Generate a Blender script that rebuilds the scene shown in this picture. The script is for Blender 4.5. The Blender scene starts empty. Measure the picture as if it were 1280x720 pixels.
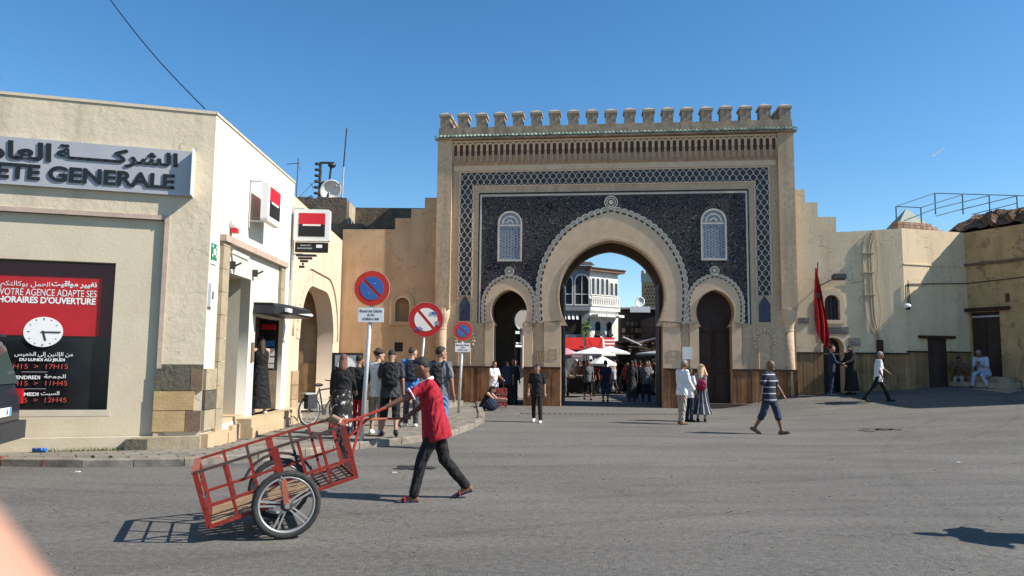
import bpy, bmesh, math, random
from mathutils import Vector, Matrix, Euler
random.seed(7)
SC = bpy.context.scene
COL = SC.collection
R = math.radians

# ------------------------------------------------------------------ camera, sky, sun, exposure
PITCH, ROLL, FPX, EYE = math.atan(91/924.0), R(0.6), 924.0, 1.63
cd = bpy.data.cameras.new('camera'); cam = bpy.data.objects.new('camera', cd); COL.objects.link(cam)
cd.sensor_width = 36; cd.lens = FPX/1280*36; cd.clip_start = 0.01; cd.clip_end = 6000
cam.location = (0, 0, EYE)
cam.rotation_mode = 'QUATERNION'
cam.rotation_quaternion = (Matrix.Rotation(R(90)+PITCH, 3, 'X') @ Matrix.Rotation(ROLL, 3, 'Z')).to_quaternion()
cd.dof.use_dof = True; cd.dof.focus_distance = 14; cd.dof.aperture_fstop = 12
SC.camera = cam
SUN_EL, SUN_DIR = R(41), Vector((1.0, -0.2, 0)).normalized()
SUN_AZ = math.atan2(SUN_DIR.x, SUN_DIR.y)
W = bpy.data.worlds.new('World'); SC.world = W; W.use_nodes = True
nt = W.node_tree; bg = nt.nodes['Background']
sky = nt.nodes.new('ShaderNodeTexSky'); sky.sky_type = 'NISHITA'; sky.sun_disc = False
sky.sun_elevation = SUN_EL; sky.sun_rotation = SUN_AZ; sky.altitude = 400; sky.air_density = 1.0; sky.dust_density = 0.25; sky.ozone_density = 2.5
hs_ = nt.nodes.new('ShaderNodeHueSaturation'); hs_.inputs['Saturation'].default_value = 1.27; hs_.inputs['Hue'].default_value = 0.496
nt.links.new(sky.outputs[0], hs_.inputs['Color']); nt.links.new(hs_.outputs[0], bg.inputs[0]); bg.inputs[1].default_value = 0.108
sl = bpy.data.lights.new('sun', 'SUN'); sl.energy = 4.8; sl.angle = R(0.53); sl.color = (1, 0.95, 0.86)
so = bpy.data.objects.new('sun', sl); COL.objects.link(so)
sdir = Vector((SUN_DIR.x*math.cos(SUN_EL), SUN_DIR.y*math.cos(SUN_EL), math.sin(SUN_EL)))
so.rotation_mode = 'QUATERNION'; so.rotation_quaternion = sdir.to_track_quat('Z', 'Y'); so.location = (30, 0, 30)
SC.view_settings.view_transform = 'Standard'; SC.view_settings.look = 'None'; SC.view_settings.gamma = 1; SC.view_settings.exposure = 0.66
SC.render.engine = 'CYCLES'; SC.cycles.max_bounces = 6; SC.cycles.use_denoising = True

# ------------------------------------------------------------------ ground heights and pixel -> ground helper
def ss(t):
    t = max(0.0, min(1.0, t)); return t*t*(3-2*t)
def sp(t): return (t+math.sqrt(t*t+0.3))/2
def gz(x, y):
    f = ss((y-10)/8)*(1-ss((y-29)/6))
    return 0.07*(sp(x-8)-0.01)*f*(1 if x > 3 else ss((x-1)/2)) + 0.36*ss((y-22.5)/3.8)*ss((x-7)/3)*(1-ss((y-29)/6))
def ray(px, py):
    ix, iy = px-640, 360-py
    c, s = math.cos(ROLL), math.sin(ROLL)
    a, b = (ix*c-iy*s)/FPX, (ix*s+iy*c)/FPX
    return Vector((a, math.cos(PITCH)-b*math.sin(PITCH), math.sin(PITCH)+b*math.cos(PITCH)))
def at(px, py, extra=0.0, flat=None):
    d = ray(px, py); z = 0.0
    for _ in range(12):
        t = (z-EYE)/d.z; x, y = d.x*t, d.y*t
        z = (gz(x, y) if flat is None else flat)+extra
    return Vector((x, y, z))
def on_y(px, py, Y):
    d = ray(px, py); t = Y/d.y; return Vector((d.x*t, Y, EYE+d.z*t))

def on_plane(px, py, org, yaw, w=0.0):
    d = ray(px, py); u = Vector((math.cos(yaw), math.sin(yaw))); n = Vector((math.sin(yaw), -math.cos(yaw)))
    o = Vector(org[:2])+n*w; t = o.dot(n)/Vector(d[:2]).dot(n); q = Vector(d[:2])*t-Vector(org[:2])
    return q.dot(u), EYE+d.z*t
# ------------------------------------------------------------------ mesh collector
class MB:
    def __init__(s): s.v = []; s.f = []
    def add(s, vs, fs, M=None):
        n = len(s.v)
        s.v += [tuple(M @ Vector(v)) if M is not None else tuple(v) for v in vs]
        s.f += [tuple(i+n for i in f) for f in fs]; return s
    def box(s, x0, x1, y0, y1, z0, z1, M=None):
        vs = [(x, y, z) for z in (z0, z1) for y in (y0, y1) for x in (x0, x1)]
        return s.add(vs, [(0, 2, 3, 1), (4, 5, 7, 6), (0, 1, 5, 4), (2, 6, 7, 3), (0, 4, 6, 2), (1, 3, 7, 5)], M)
    def prism(s, poly, y0, y1, M=None):      # poly in (x,z)
        n = len(poly); vs = [(x, y0, z) for x, z in poly]+[(x, y1, z) for x, z in poly]
        fs = [tuple(range(n)), tuple(range(2*n-1, n-1, -1))]+[(i, i+n, (i+1) % n+n, (i+1) % n) for i in range(n)]
        return s.add(vs, fs, M)
    def prismz(s, poly, z0, z1, M=None):     # poly in (x,y)
        n = len(poly); vs = [(x, y, z0) for x, y in poly]+[(x, y, z1) for x, y in poly]
        fs = [tuple(range(n-1, -1, -1)), tuple(range(n, 2*n))]+[(i, (i+1) % n, (i+1) % n+n, i+n) for i in range(n)]
        return s.add(vs, fs, M)
    def ring(s, c, ax, ex, rx, ry, n): return None
    def tube(s, pts, r, n=6, r1=None, M=None, flat=1.0):
        pts = [Vector(p) for p in pts]; rings = []; N = len(pts)
        up0 = None; vs = []; fs = []
        for i, p in enumerate(pts):
            t = (pts[min(i+1, N-1)]-pts[max(i-1, 0)])
            t = t.normalized() if t.length > 1e-9 else Vector((0, 0, 1))
            if up0 is None:
                up0 = Vector((0, 0, 1)) if abs(t.z) < 0.9 else Vector((1, 0, 0))
            a = t.cross(up0).normalized(); b = a.cross(t).normalized(); up0 = b
            rr = r if r1 is None else r+(r1-r)*i/max(1, N-1)
            for k in range(n):
                an = 2*math.pi*(k+0.5)/n; vs.append(p+a*math.cos(an)*rr+b*math.sin(an)*rr*flat)
        for i in range(N-1):
            for k in range(n):
                fs.append((i*n+k, i*n+(k+1) % n, (i+1)*n+(k+1) % n, (i+1)*n+k))
        fs.append(tuple(range(n-1, -1, -1))); fs.append(tuple((N-1)*n+k for k in range(n)))
        return s.add(vs, fs, M)
    def lathe(s, prof, n=16, M=None):        # prof (r,z)
        vs = []; fs = []; m = len(prof)
        for k in range(n):
            a = 2*math.pi*k/n
            for r, z in prof: vs.append((r*math.cos(a), r*math.sin(a), z))
        for k in range(n):
            for i in range(m-1):
                fs.append((k*m+i, ((k+1) % n)*m+i, ((k+1) % n)*m+i+1, k*m+i+1))
        fs.append(tuple(((n-1-k) % n)*m for k in range(n))); fs.append(tuple(k*m+m-1 for k in range(n)))
        return s.add(vs, fs, M)
    def ell(s, c, r, M=None, nu=12, nv=8, Rm=None):
        vs = []; fs = []; c = Vector(c)
        for j in range(1, nv):
            th = math.pi*j/nv
            for i in range(nu):
                ph = 2*math.pi*i/nu
                p = Vector((r[0]*math.sin(th)*math.cos(ph), r[1]*math.sin(th)*math.sin(ph), r[2]*math.cos(th)))
                vs.append(c+(Rm @ p if Rm is not None else p))
        t = Vector((0, 0, r[2])); t = Rm @ t if Rm is not None else t
        vs.append(c+t); vs.append(c-t); T, B = len(vs)-2, len(vs)-1
        for j in range(nv-2):
            for i in range(nu):
                fs.append((j*nu+i, (j+1)*nu+i, (j+1)*nu+(i+1) % nu, j*nu+(i+1) % nu))
        for i in range(nu):
            fs.append((T, i, (i+1) % nu)); fs.append((B, (nv-2)*nu+(i+1) % nu, (nv-2)*nu+i))
        return s.add(vs, fs, M)
    def cap(s, p0, p1, r0, r1, n=10):        # tapered capsule of closed pieces
        p0, p1 = Vector(p0), Vector(p1)
        s.tube([p0, p1], r0, n, r1); s.ell(p0, (r0,)*3, nu=n, nv=6); s.ell(p1, (r1,)*3, nu=n, nv=6); return s
    def loft(s, rings, n=14, M=None):        # rings (centre, rx, ry, Rm)
        vs = []; fs = []; m = len(rings)
        for c, rx, ry, Rm in rings:
            for k in range(n):
                a = 2*math.pi*k/n; p = Vector((rx*math.cos(a), ry*math.sin(a), 0))
                vs.append(Vector(c)+(Rm @ p if Rm is not None else p))
        for i in range(m-1):
            for k in range(n): fs.append((i*n+k, i*n+(k+1) % n, (i+1)*n+(k+1) % n, (i+1)*n+k))
        fs.append(tuple(range(n-1, -1, -1))); fs.append(tuple((m-1)*n+k for k in range(n)))
        return s.add(vs, fs, M)
    def mesh(s, name, smooth=False):
        me = bpy.data.meshes.new(name); me.from_pydata(s.v, [], s.f); me.validate(); me.update()
        if smooth: me.shade_smooth()
        return me
    def build(s, name, mat, parent=None, smooth=False, loc=None, label=None, kind=None):
        return mobj(name, s.mesh(name, smooth), mat, parent, loc, label=label, kind=kind)

def mobj(name, me, mat, parent=None, loc=None, rot=None, label=None, kind=None):
    o = bpy.data.objects.new(name, me); COL.objects.link(o)
    if mat is not None and not me.materials: me.materials.append(mat)
    if parent is not None: o.parent = parent
    if loc is not None: o.location = loc
    if rot is not None: o.rotation_euler = rot
    if label: o['label'] = label
    if kind: o['kind'] = kind
    return o
def tag(o, label, cat, group=None, kind=None):
    if label: o['label'] = label
    if cat: o['category'] = cat
    if group: o['group'] = group
    if kind: o['kind'] = kind
    return o
def thing(name, label, cat, loc=(0, 0, 0), rz=0.0, group=None):
    o = bpy.data.objects.new(name, None); COL.objects.link(o); o.empty_display_size = 0.2
    o.location = loc; o.rotation_euler = (0, 0, rz); return tag(o, label, cat, group)
def struct(o): o['kind'] = 'structure'; return o
def copy_tree(o, parent=None):
    c = o.copy(); COL.objects.link(c); c.parent = parent
    for ch in [k for k in list(bpy.data.objects) if k.parent == o]: copy_tree(ch, c)
    return c
def solidify_curve(name, polys, y0, y1, res=1):
    """plate in the local xz plane: outer outline plus holes, from depth y0 to y1"""
    cu = bpy.data.curves.new(name, 'CURVE'); cu.dimensions = '2D'; cu.fill_mode = 'BOTH'
    for pl in polys:
        sp_ = cu.splines.new('POLY'); sp_.points.add(len(pl)-1)
        for i, (x, z) in enumerate(pl): sp_.points[i].co = (x, z, 0, 1)
        sp_.use_cyclic_u = True
    cu.extrude = abs(y1-y0)/2
    tmp = bpy.data.objects.new(name, cu)
    me = bpy.data.meshes.new_from_object(tmp)
    bpy.data.objects.remove(tmp); bpy.data.curves.remove(cu)
    me.name = name
    M = Matrix(((1, 0, 0, 0), (0, 0, -1, (y0+y1)/2), (0, 1, 0, 0), (0, 0, 0, 1)))
    me.transform(M); me.update(); return me
def plate(name, polys, y0, y1, mat, parent=None, **k):
    return mobj(name, solidify_curve(name, polys, y0, y1), mat, parent, **k)
def rect(x0, x1, z0, z1): return [(x0, z0), (x1, z0), (x1, z1), (x0, z1)]

# ------------------------------------------------------------------ materials
MATS = {}
def mat(name, c1, c2=None, scale=2.0, rough=0.85, bump=0.15, bscale=40.0, streak=None, sk=0.5, metal=0.0, spec=0.3, island=0.0, spots=None, spscale=3.0, spcut=0.62, dist=0.02, fine=None, emit=None, alpha=None, trans=0.0, crack=0.0):
    m = bpy.data.materials.new(name); MATS[name] = m; m.use_nodes = True
    nt = m.node_tree; N = nt.nodes; L = nt.links; b = N['Principled BSDF']
    b.inputs['Roughness'].default_value = rough; b.inputs['Metallic'].default_value = metal
    b.inputs['Specular IOR Level'].default_value = spec
    if trans: b.inputs['Transmission Weight'].default_value = trans
    tc = N.new('ShaderNodeTexCoord')
    def noise(sc, det=5, vec=None, rg=0.6, di=0.0):
        n = N.new('ShaderNodeTexNoise'); n.inputs['Scale'].default_value = sc; n.inputs['Detail'].default_value = det
        n.inputs['Roughness'].default_value = rg; n.inputs['Distortion'].default_value = di
        L.new(vec if vec else tc.outputs['Object'], n.inputs['Vector']); return n.outputs['Fac']
    def ramp(src, a, c, ca=(0, 0, 0, 1), cb=(1, 1, 1, 1)):
        r = N.new('ShaderNodeValToRGB'); r.color_ramp.elements[0].position = a; r.color_ramp.elements[1].position = c
        r.color_ramp.elements[0].color = ca; r.color_ramp.elements[1].color = cb; L.new(src, r.inputs[0]); return r.outputs[0]
    def mix(f, a, c, mode='MIX'):
        x = N.new('ShaderNodeMix'); x.data_type = 'RGBA'; x.blend_type = mode
        if isinstance(f, float): x.inputs[0].default_value = f
        else: L.new(f, x.inputs[0])
        for v, i in ((a, 6), (c, 7)):
            if isinstance(v, tuple): x.inputs[i].default_value = v+(1,) if len(v) == 3 else v
            else: L.new(v, x.inputs[i])
        return x.outputs[2]
    c = tuple(c1)+(1,)
    out = c
    if c2 is not None: out = mix(ramp(noise(scale), 0.32, 0.68), tuple(c1), tuple(c2))
    if fine: out = mix(ramp(noise(fine, 3), 0.35, 0.65), out, tuple(x*0.72 for x in c1))
    if streak is not None:
        mp = N.new('ShaderNodeMapping'); mp.inputs['Scale'].default_value = (1, 1, 0.12); L.new(tc.outputs['Object'], mp.inputs[0])
        out = mix(ramp(noise(2.6, 6, mp.outputs[0]), 0.5, 0.78, (0, 0, 0, 1), (sk, sk, sk, 1)), out, tuple(streak))
    if crack:
        nd = N.new('ShaderNodeTexNoise'); nd.inputs['Scale'].default_value = 2.2; nd.inputs['Detail'].default_value = 7; L.new(tc.outputs['Object'], nd.inputs['Vector'])
        ma = N.new('ShaderNodeVectorMath'); ma.operation = 'MULTIPLY_ADD'; ma.inputs[1].default_value = (1.3, 1.3, 1.3); L.new(nd.outputs['Color'], ma.inputs[0]); L.new(tc.outputs['Object'], ma.inputs[2])
        vo = N.new('ShaderNodeTexVoronoi'); vo.feature = 'DISTANCE_TO_EDGE'; vo.inputs['Scale'].default_value = crack; L.new(ma.outputs[0], vo.inputs['Vector'])
        ad = N.new('ShaderNodeMath'); ad.operation = 'MULTIPLY_ADD'; ad.inputs[1].default_value = .03; L.new(noise(.8, 2), ad.inputs[0]); L.new(vo.outputs['Distance'], ad.inputs[2])
        out = mix(ramp(ad.outputs[0], 0.013, 0.021, (.75, .75, .75, 1), (0, 0, 0, 1)), out, tuple(x*0.42 for x in c1))
    if spots is not None:
        out = mix(ramp(noise(spscale, 7, rg=0.7), spcut, spcut+0.06), out, tuple(spots))
    if island:
        g = N.new('ShaderNodeNewGeometry'); oi = N.new('ShaderNodeObjectInfo')
        ad = N.new('ShaderNodeMath'); ad.operation = 'ADD'; L.new(g.outputs['Random Per Island'], ad.inputs[0]); L.new(oi.outputs['Random'], ad.inputs[1])
        fr = N.new('ShaderNodeMath'); fr.operation = 'FRACT'; L.new(ad.outputs[0], fr.inputs[0])
        mr = N.new('ShaderNodeMapRange'); mr.inputs[3].default_value = 1-island; mr.inputs[4].default_value = 1+island*0.6; L.new(fr.outputs[0], mr.inputs[0])
        hs = N.new('ShaderNodeHueSaturation'); L.new(mr.outputs[0], hs.inputs['Value'])
        if isinstance(out, tuple): hs.inputs['Color'].default_value = out
        else: L.new(out, hs.inputs['Color'])
        out = hs.outputs[0]
    if isinstance(out, tuple): b.inputs['Base Color'].default_value = out
    else: L.new(out, b.inputs['Base Color'])
    if bump:
        bp = N.new('ShaderNodeBump'); bp.inputs['Strength'].default_value = bump; bp.inputs['Distance'].default_value = dist
        L.new(noise(bscale, 6, rg=0.65), bp.inputs['Height']); L.new(bp.outputs[0], b.inputs['Normal'])
    if emit: b.inputs['Emission Color'].default_value = tuple(emit)+(1,); b.inputs['Emission Strength'].default_value = 1
    return m
def G(n): return MATS[n]

def asphalt():
    m = mat('asphalt', (0.185, 0.17, 0.15), (0.125, 0.115, 0.102), scale=0.3, rough=0.93, bump=0.9, bscale=48, fine=45, dist=0.02, spots=(0.13, 0.118, 0.1), spscale=7, spcut=0.6)
    nt = m.node_tree; N = nt.nodes; L = nt.links; b = N['Principled BSDF']; tc = [x for x in N if x.type == 'TEX_COORD'][0]
    src = b.inputs['Base Color'].links[0].from_socket
    def mul(col, fac, lo, hi):
        r = N.new('ShaderNodeMapRange'); L.new(fac, r.inputs[0]); r.inputs[1].default_value = lo[0]; r.inputs[2].default_value = hi[0]; r.inputs[3].default_value = lo[1]; r.inputs[4].default_value = hi[1]
        x = N.new('ShaderNodeMix'); x.data_type = 'RGBA'; x.blend_type = 'MULTIPLY'; x.inputs[0].default_value = 1; L.new(col, x.inputs[6]); L.new(r.outputs[0], x.inputs[7]); return x.outputs[2]
    mp = N.new('ShaderNodeMapping'); mp.inputs['Rotation'].default_value = (0, 0, .35); mp.inputs['Scale'].default_value = (.16, 1.0, 1); L.new(tc.outputs['Object'], mp.inputs[0])
    n1 = N.new('ShaderNodeTexNoise'); n1.inputs['Scale'].default_value = 1.1; n1.inputs['Detail'].default_value = 5; n1.inputs['Distortion'].default_value = .6; L.new(mp.outputs[0], n1.inputs['Vector'])
    c = mul(src, n1.outputs['Fac'], (.35, 1.1), (.65, .86))
    mp3 = N.new('ShaderNodeMapping'); mp3.inputs['Location'].default_value = (3, 22, 0); L.new(tc.outputs['Object'], mp3.inputs[0])
    wv = N.new('ShaderNodeTexWave'); wv.wave_type = 'RINGS'; wv.rings_direction = 'Z'; wv.inputs['Scale'].default_value = .11; wv.inputs['Distortion'].default_value = 4; wv.inputs['Detail'].default_value = 3; L.new(mp3.outputs[0], wv.inputs['Vector'])
    sxy = N.new('ShaderNodeVectorMath'); sxy.operation = 'MULTIPLY'; sxy.inputs[1].default_value = (1, 1, 0); L.new(tc.outputs['Object'], sxy.inputs[0])
    brk = N.new('ShaderNodeTexNoise'); brk.inputs['Scale'].default_value = .8; brk.inputs['Detail'].default_value = 3; L.new(tc.outputs['Object'], brk.inputs['Vector'])
    for cx, cy, rad, dark in ((-3, 32, 20.5, .8), (-2.5, 31.5, 21.9, .84), (9, -14, 23.2, .82), (9.4, -14, 24.6, .85), (26, 4, 21.5, .86), (0, 44, 35.2, .85)):
        di = N.new('ShaderNodeVectorMath'); di.operation = 'DISTANCE'; di.inputs[1].default_value = (cx, cy, 0); L.new(sxy.outputs[0], di.inputs[0])
        su_ = N.new('ShaderNodeMath'); su_.operation = 'SUBTRACT'; L.new(di.outputs['Value'], su_.inputs[0]); su_.inputs[1].default_value = rad
        ab = N.new('ShaderNodeMath'); ab.operation = 'ABSOLUTE'; L.new(su_.outputs[0], ab.inputs[0])
        ad = N.new('ShaderNodeMath'); ad.operation = 'MULTIPLY_ADD'; L.new(brk.outputs['Fac'], ad.inputs[0]); ad.inputs[1].default_value = .35; L.new(ab.outputs[0], ad.inputs[2])
        c = mul(c, ad.outputs[0], (.13, dark), (.3, 1.0))
    n2 = N.new('ShaderNodeTexNoise'); n2.inputs['Scale'].default_value = .9; n2.inputs['Detail'].default_value = 8; n2.inputs['Roughness'].default_value = .75; L.new(tc.outputs['Object'], n2.inputs['Vector'])
    c = mul(c, n2.outputs['Fac'], (.62, 1.0), (.7, .68))
    n3 = N.new('ShaderNodeTexNoise'); n3.inputs['Scale'].default_value = 16; n3.inputs['Detail'].default_value = 4; L.new(tc.outputs['Object'], n3.inputs['Vector'])
    c = mul(c, n3.outputs['Fac'], (.3, .78), (.7, 1.22))
    vo = N.new('ShaderNodeTexVoronoi'); vo.feature = 'DISTANCE_TO_EDGE'; vo.inputs['Scale'].default_value = .45
    ds = N.new('ShaderNodeMix'); ds.data_type = 'VECTOR'; ds.inputs[0].default_value = .12; L.new(tc.outputs['Object'], ds.inputs[4]); nn = N.new('ShaderNodeTexNoise'); nn.inputs['Scale'].default_value = 2.5; nn.inputs['Detail'].default_value = 6; L.new(tc.outputs['Object'], nn.inputs['Vector']); 
    sc_ = N.new('ShaderNodeVectorMath'); sc_.operation = 'MULTIPLY_ADD'; sc_.inputs[1].default_value = (1.2, 1.2, 0); L.new(nn.outputs['Color'], sc_.inputs[0]); L.new(tc.outputs['Object'], sc_.inputs[2]); L.new(sc_.outputs[0], vo.inputs['Vector'])
    c = mul(c, vo.outputs['Distance'], (.0, .74), (.009, 1.0))
    L.new(c, b.inputs['Base Color'])
asphalt()
mat('paving', (0.27, 0.24, 0.195), (0.18, 0.162, 0.135), scale=1.3, rough=0.9, bump=0.3, bscale=50, fine=35, island=0.16, dist=0.01)
mat('kerb', (0.3, 0.26, 0.21), (0.15, 0.13, 0.105), scale=4, rough=0.92, bump=0.5, bscale=25, spots=(0.3, 0.12, 0.09), spscale=2.2, spcut=0.6)
mat('kerb_red', (0.33, 0.06, 0.045), (0.26, 0.16, 0.13), scale=5, bump=0.4, bscale=25)
mat('gate_plaster', (0.66, 0.47, 0.3), (0.55, 0.385, 0.24), scale=0.9, bump=0.35, bscale=22, streak=(0.27, 0.19, 0.125), sk=0.8, dist=0.015, fine=9)
mat('gate_trim', (0.7, 0.51, 0.33), (0.59, 0.42, 0.27), scale=3, bump=0.3, bscale=30)
mat('parapet', (0.44, 0.33, 0.225), (0.25, 0.185, 0.125), scale=3, bump=0.5, bscale=18, streak=(0.1, 0.085, 0.07), sk=0.8)
mat('cap_plaster', (0.42, 0.34, 0.25), (0.28, 0.22, 0.16), scale=5, bump=0.4, bscale=20)
mat('corbel', (0.6, 0.43, 0.27), (0.45, 0.27, 0.16), scale=4, bump=0.3, bscale=30)
mat('recess_dark', (0.16, 0.075, 0.045), (0.09, 0.045, 0.03), scale=3, bump=0.3)
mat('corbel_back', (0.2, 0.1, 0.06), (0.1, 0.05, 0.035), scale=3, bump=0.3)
mat('green_tile', (0.06, 0.16, 0.09), (0.45, 0.5, 0.42), scale=9, rough=0.25, bump=0.1, spec=0.6, island=0.5)
mat('white_glaze', (0.64, 0.56, 0.45), (0.5, 0.44, 0.36), scale=4, rough=0.45, bump=0.1, spec=0.4)
mat('motif_grey', (0.26, 0.26, 0.28), (0.16, 0.16, 0.2), scale=5, rough=0.5)
mat('old_wood', (0.33, 0.15, 0.062), (0.16, 0.07, 0.03), scale=2.5, bump=0.3, bscale=25, streak=(0.42, 0.27, 0.14), sk=0.7, island=0.5)
mat('yellow_wood', (0.36, 0.22, 0.1), (0.22, 0.13, 0.06), scale=2.5, bump=0.3, bscale=25, streak=(0.09, 0.05, 0.03), sk=0.7, island=0.25)
mat('wood_rail', (0.07, 0.03, 0.02), (0.04, 0.02, 0.015), scale=5)
mat('door_dark', (0.055, 0.03, 0.022), (0.03, 0.018, 0.014), scale=2.5, rough=0.6, bump=0.3, bscale=20, streak=(0.1, 0.06, 0.04), sk=0.5)
mat('door_green', (0.025, 0.04, 0.036), (0.015, 0.022, 0.02), scale=4, rough=0.6)
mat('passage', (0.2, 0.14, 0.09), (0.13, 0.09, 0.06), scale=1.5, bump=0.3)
mat('terracotta', (0.57, 0.37, 0.205), (0.44, 0.275, 0.15), scale=0.9, bump=0.45, bscale=20, streak=(0.32, 0.19, 0.1), sk=0.6, spots=(0.6, 0.4, 0.22), spscale=1.3, spcut=0.63, crack=.4)
mat('peach', (0.68, 0.54, 0.4), (0.6, 0.46, 0.33), scale=1.2, bump=0.3, bscale=25, spots=(0.55, 0.33, 0.22), spscale=1.2, spcut=0.68)
mat('peach_stone', (0.5, 0.36, 0.22), (0.36, 0.25, 0.15), scale=3, bump=0.4, bscale=25, island=0.2)
mat('earth_wall', (0.2, 0.155, 0.105), (0.11, 0.085, 0.06), scale=3, bump=0.9, bscale=9, streak=(0.07, 0.055, 0.045), sk=0.7, dist=0.06)
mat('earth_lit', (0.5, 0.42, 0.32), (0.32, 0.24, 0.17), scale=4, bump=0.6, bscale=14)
mat('bank_front', (0.62, 0.53, 0.39), (0.54, 0.46, 0.33), scale=1.1, bump=0.4, bscale=6, streak=(0.34, 0.29, 0.21), sk=0.6, dist=0.04, spots=(0.42, 0.37, 0.28), spscale=1.7, spcut=0.64, crack=.55)
mat('bank_side', (0.68, 0.64, 0.53), (0.62, 0.575, 0.47), scale=1.1, bump=0.2, bscale=18, streak=(0.5, 0.44, 0.33), sk=0.35, dist=0.02)
mat('bank_recess', (0.6, 0.52, 0.38), (0.53, 0.45, 0.32), scale=1.5, bump=0.25, bscale=18)
mat('pink_trim', (0.5, 0.38, 0.3), (0.4, 0.3, 0.24), scale=5, bump=0.3, bscale=25)
mat('marble', (0.6, 0.53, 0.42), (0.5, 0.44, 0.34), scale=1.6, rough=0.5, bump=0.05)
mat('step_stone', (0.56, 0.42, 0.26), (0.46, 0.34, 0.21), scale=2.5, rough=0.7, bump=0.2, bscale=20)
mat('stone_dark', (0.14, 0.12, 0.085), (0.08, 0.07, 0.052), scale=6, bump=0.9, bscale=14, dist=0.03)
mat('stone_ochre', (0.46, 0.325, 0.165), (0.35, 0.24, 0.12), scale=4, bump=0.5, bscale=20)
mat('stone_pale', (0.42, 0.34, 0.23), (0.3, 0.24, 0.16), scale=4, bump=0.5, bscale=20)
mat('stone_brown', (0.2, 0.13, 0.085), (0.13, 0.09, 0.06), scale=5, bump=0.5, bscale=20)
mat('sign_grey', (0.44, 0.44, 0.45), (0.39, 0.39, 0.41), scale=2, rough=0.45, bump=0.02, metal=0.2)
mat('sign_white', (0.8, 0.79, 0.76), rough=0.4, bump=0)
mat('letter_black', (0.018, 0.02, 0.022), rough=0.35, bump=0)
mat('poster_red', (0.46, 0.012, 0.016), (0.38, 0.01, 0.014), scale=3, rough=0.3, bump=0.0, spec=0.5)
mat('poster_maroon', (0.1, 0.008, 0.01), rough=0.25, bump=0, spec=0.5)
mat('poster_black', (0.008, 0.008, 0.01), (0.016, 0.016, 0.016), scale=3, rough=0.2, bump=0.0, spec=0.5)
mat('paint_white', (0.78, 0.77, 0.74), (0.68, 0.67, 0.64), scale=6, rough=0.5, bump=0)
mat('digit_red', (0.45, 0.07, 0.06), rough=0.5, bump=0)
mat('logo_red', (0.6, 0.02, 0.04), rough=0.35, bump=0)
mat('logo_black', (0.015, 0.015, 0.018), rough=0.3, bump=0)
mat('sg_green', (0.03, 0.2, 0.11), rough=0.4, bump=0)
mat('black_plastic', (0.02, 0.02, 0.022), (0.03, 0.03, 0.03), scale=8, rough=0.45, bump=0)
mat('steel', (0.4, 0.4, 0.39), (0.28, 0.28, 0.28), scale=9, rough=0.45, metal=0.7, bump=0.05)
mat('galv', (0.55, 0.57, 0.56), (0.42, 0.44, 0.44), scale=9, rough=0.5, metal=0.3, bump=0.05)
mat('dark_metal', (0.05, 0.05, 0.055), (0.09, 0.08, 0.075), scale=8, rough=0.55, metal=0.5, bump=0.1)
mat('rail_green', (0.1, 0.17, 0.15), (0.07, 0.11, 0.1), scale=8, rough=0.6)
mat('sign_red', (0.66, 0.045, 0.025), (0.56, 0.035, 0.02), scale=7, rough=0.42, bump=0)
mat('sign_red2', (0.5, 0.02, 0.025), (0.42, 0.02, 0.02), scale=7, rough=0.42, bump=0)
mat('sign_blue', (0.045, 0.13, 0.42), (0.05, 0.15, 0.36), scale=9, rough=0.42, bump=0, spots=(0.4, 0.3, 0.3), spscale=14, spcut=0.76)
mat('cart_red', (0.27, 0.022, 0.016), (0.15, 0.02, 0.015), scale=9, rough=0.5, bump=0.25, bscale=60, spots=(0.2, 0.15, 0.12), spscale=16, spcut=0.62)
mat('cart_rust', (0.33, 0.09, 0.045), (0.2, 0.06, 0.04), scale=12, rough=0.75, bump=0.3, bscale=60, spots=(0.4, 0.33, 0.28), spscale=14, spcut=0.62)
mat('cart_black', (0.035, 0.028, 0.026), (0.08, 0.04, 0.035), scale=9, rough=0.6, bump=0.2)
mat('cart_plank', (0.42, 0.28, 0.16), (0.3, 0.18, 0.1), scale=5, bump=0.3, bscale=30, island=0.2)
mat('rubber', (0.022, 0.022, 0.023), (0.045, 0.043, 0.04), scale=9, rough=0.8, bump=0.3, bscale=40)
mat('alloy', (0.5, 0.5, 0.49), (0.36, 0.36, 0.35), scale=9, rough=0.4, metal=0.6, bump=0.05)
mat('cream_wall', (0.75, 0.59, 0.385), (0.65, 0.5, 0.32), scale=0.9, bump=0.4, bscale=14, streak=(0.38, 0.28, 0.17), sk=0.6, spots=(0.6, 0.47, 0.31), spscale=2.1, spcut=0.62, crack=.35)
mat('ochre_wall', (0.6, 0.4, 0.19), (0.44, 0.28, 0.13), scale=1.4, bump=0.6, bscale=14, streak=(0.25, 0.18, 0.09), sk=0.7, spots=(0.3, 0.2, 0.11), spscale=2.4, spcut=0.54, dist=0.04, crack=.6)
mat('rubble', (0.2, 0.12, 0.065), (0.09, 0.055, 0.035), scale=5, bump=1.0, bscale=9, spots=(0.36, 0.26, 0.17), spscale=6, spcut=0.6, dist=0.08)
mat('brick_rubble', (0.28, 0.14, 0.08), (0.4, 0.3, 0.22), scale=7, bump=0.8, bscale=12, island=0.3)
mat('pipe_cream', (0.5, 0.42, 0.28), (0.4, 0.33, 0.22), scale=5)
mat('flag_red', (0.42, 0.012, 0.016), (0.32, 0.01, 0.012), scale=2, rough=0.8, bump=0.1)
mat('plaque', (0.14, 0.13, 0.11), (0.22, 0.19, 0.15), scale=14, rough=0.6, bump=0.3)
mat('cafe_white', (0.78, 0.76, 0.7), (0.66, 0.63, 0.57), scale=2, bump=0.1)
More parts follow.
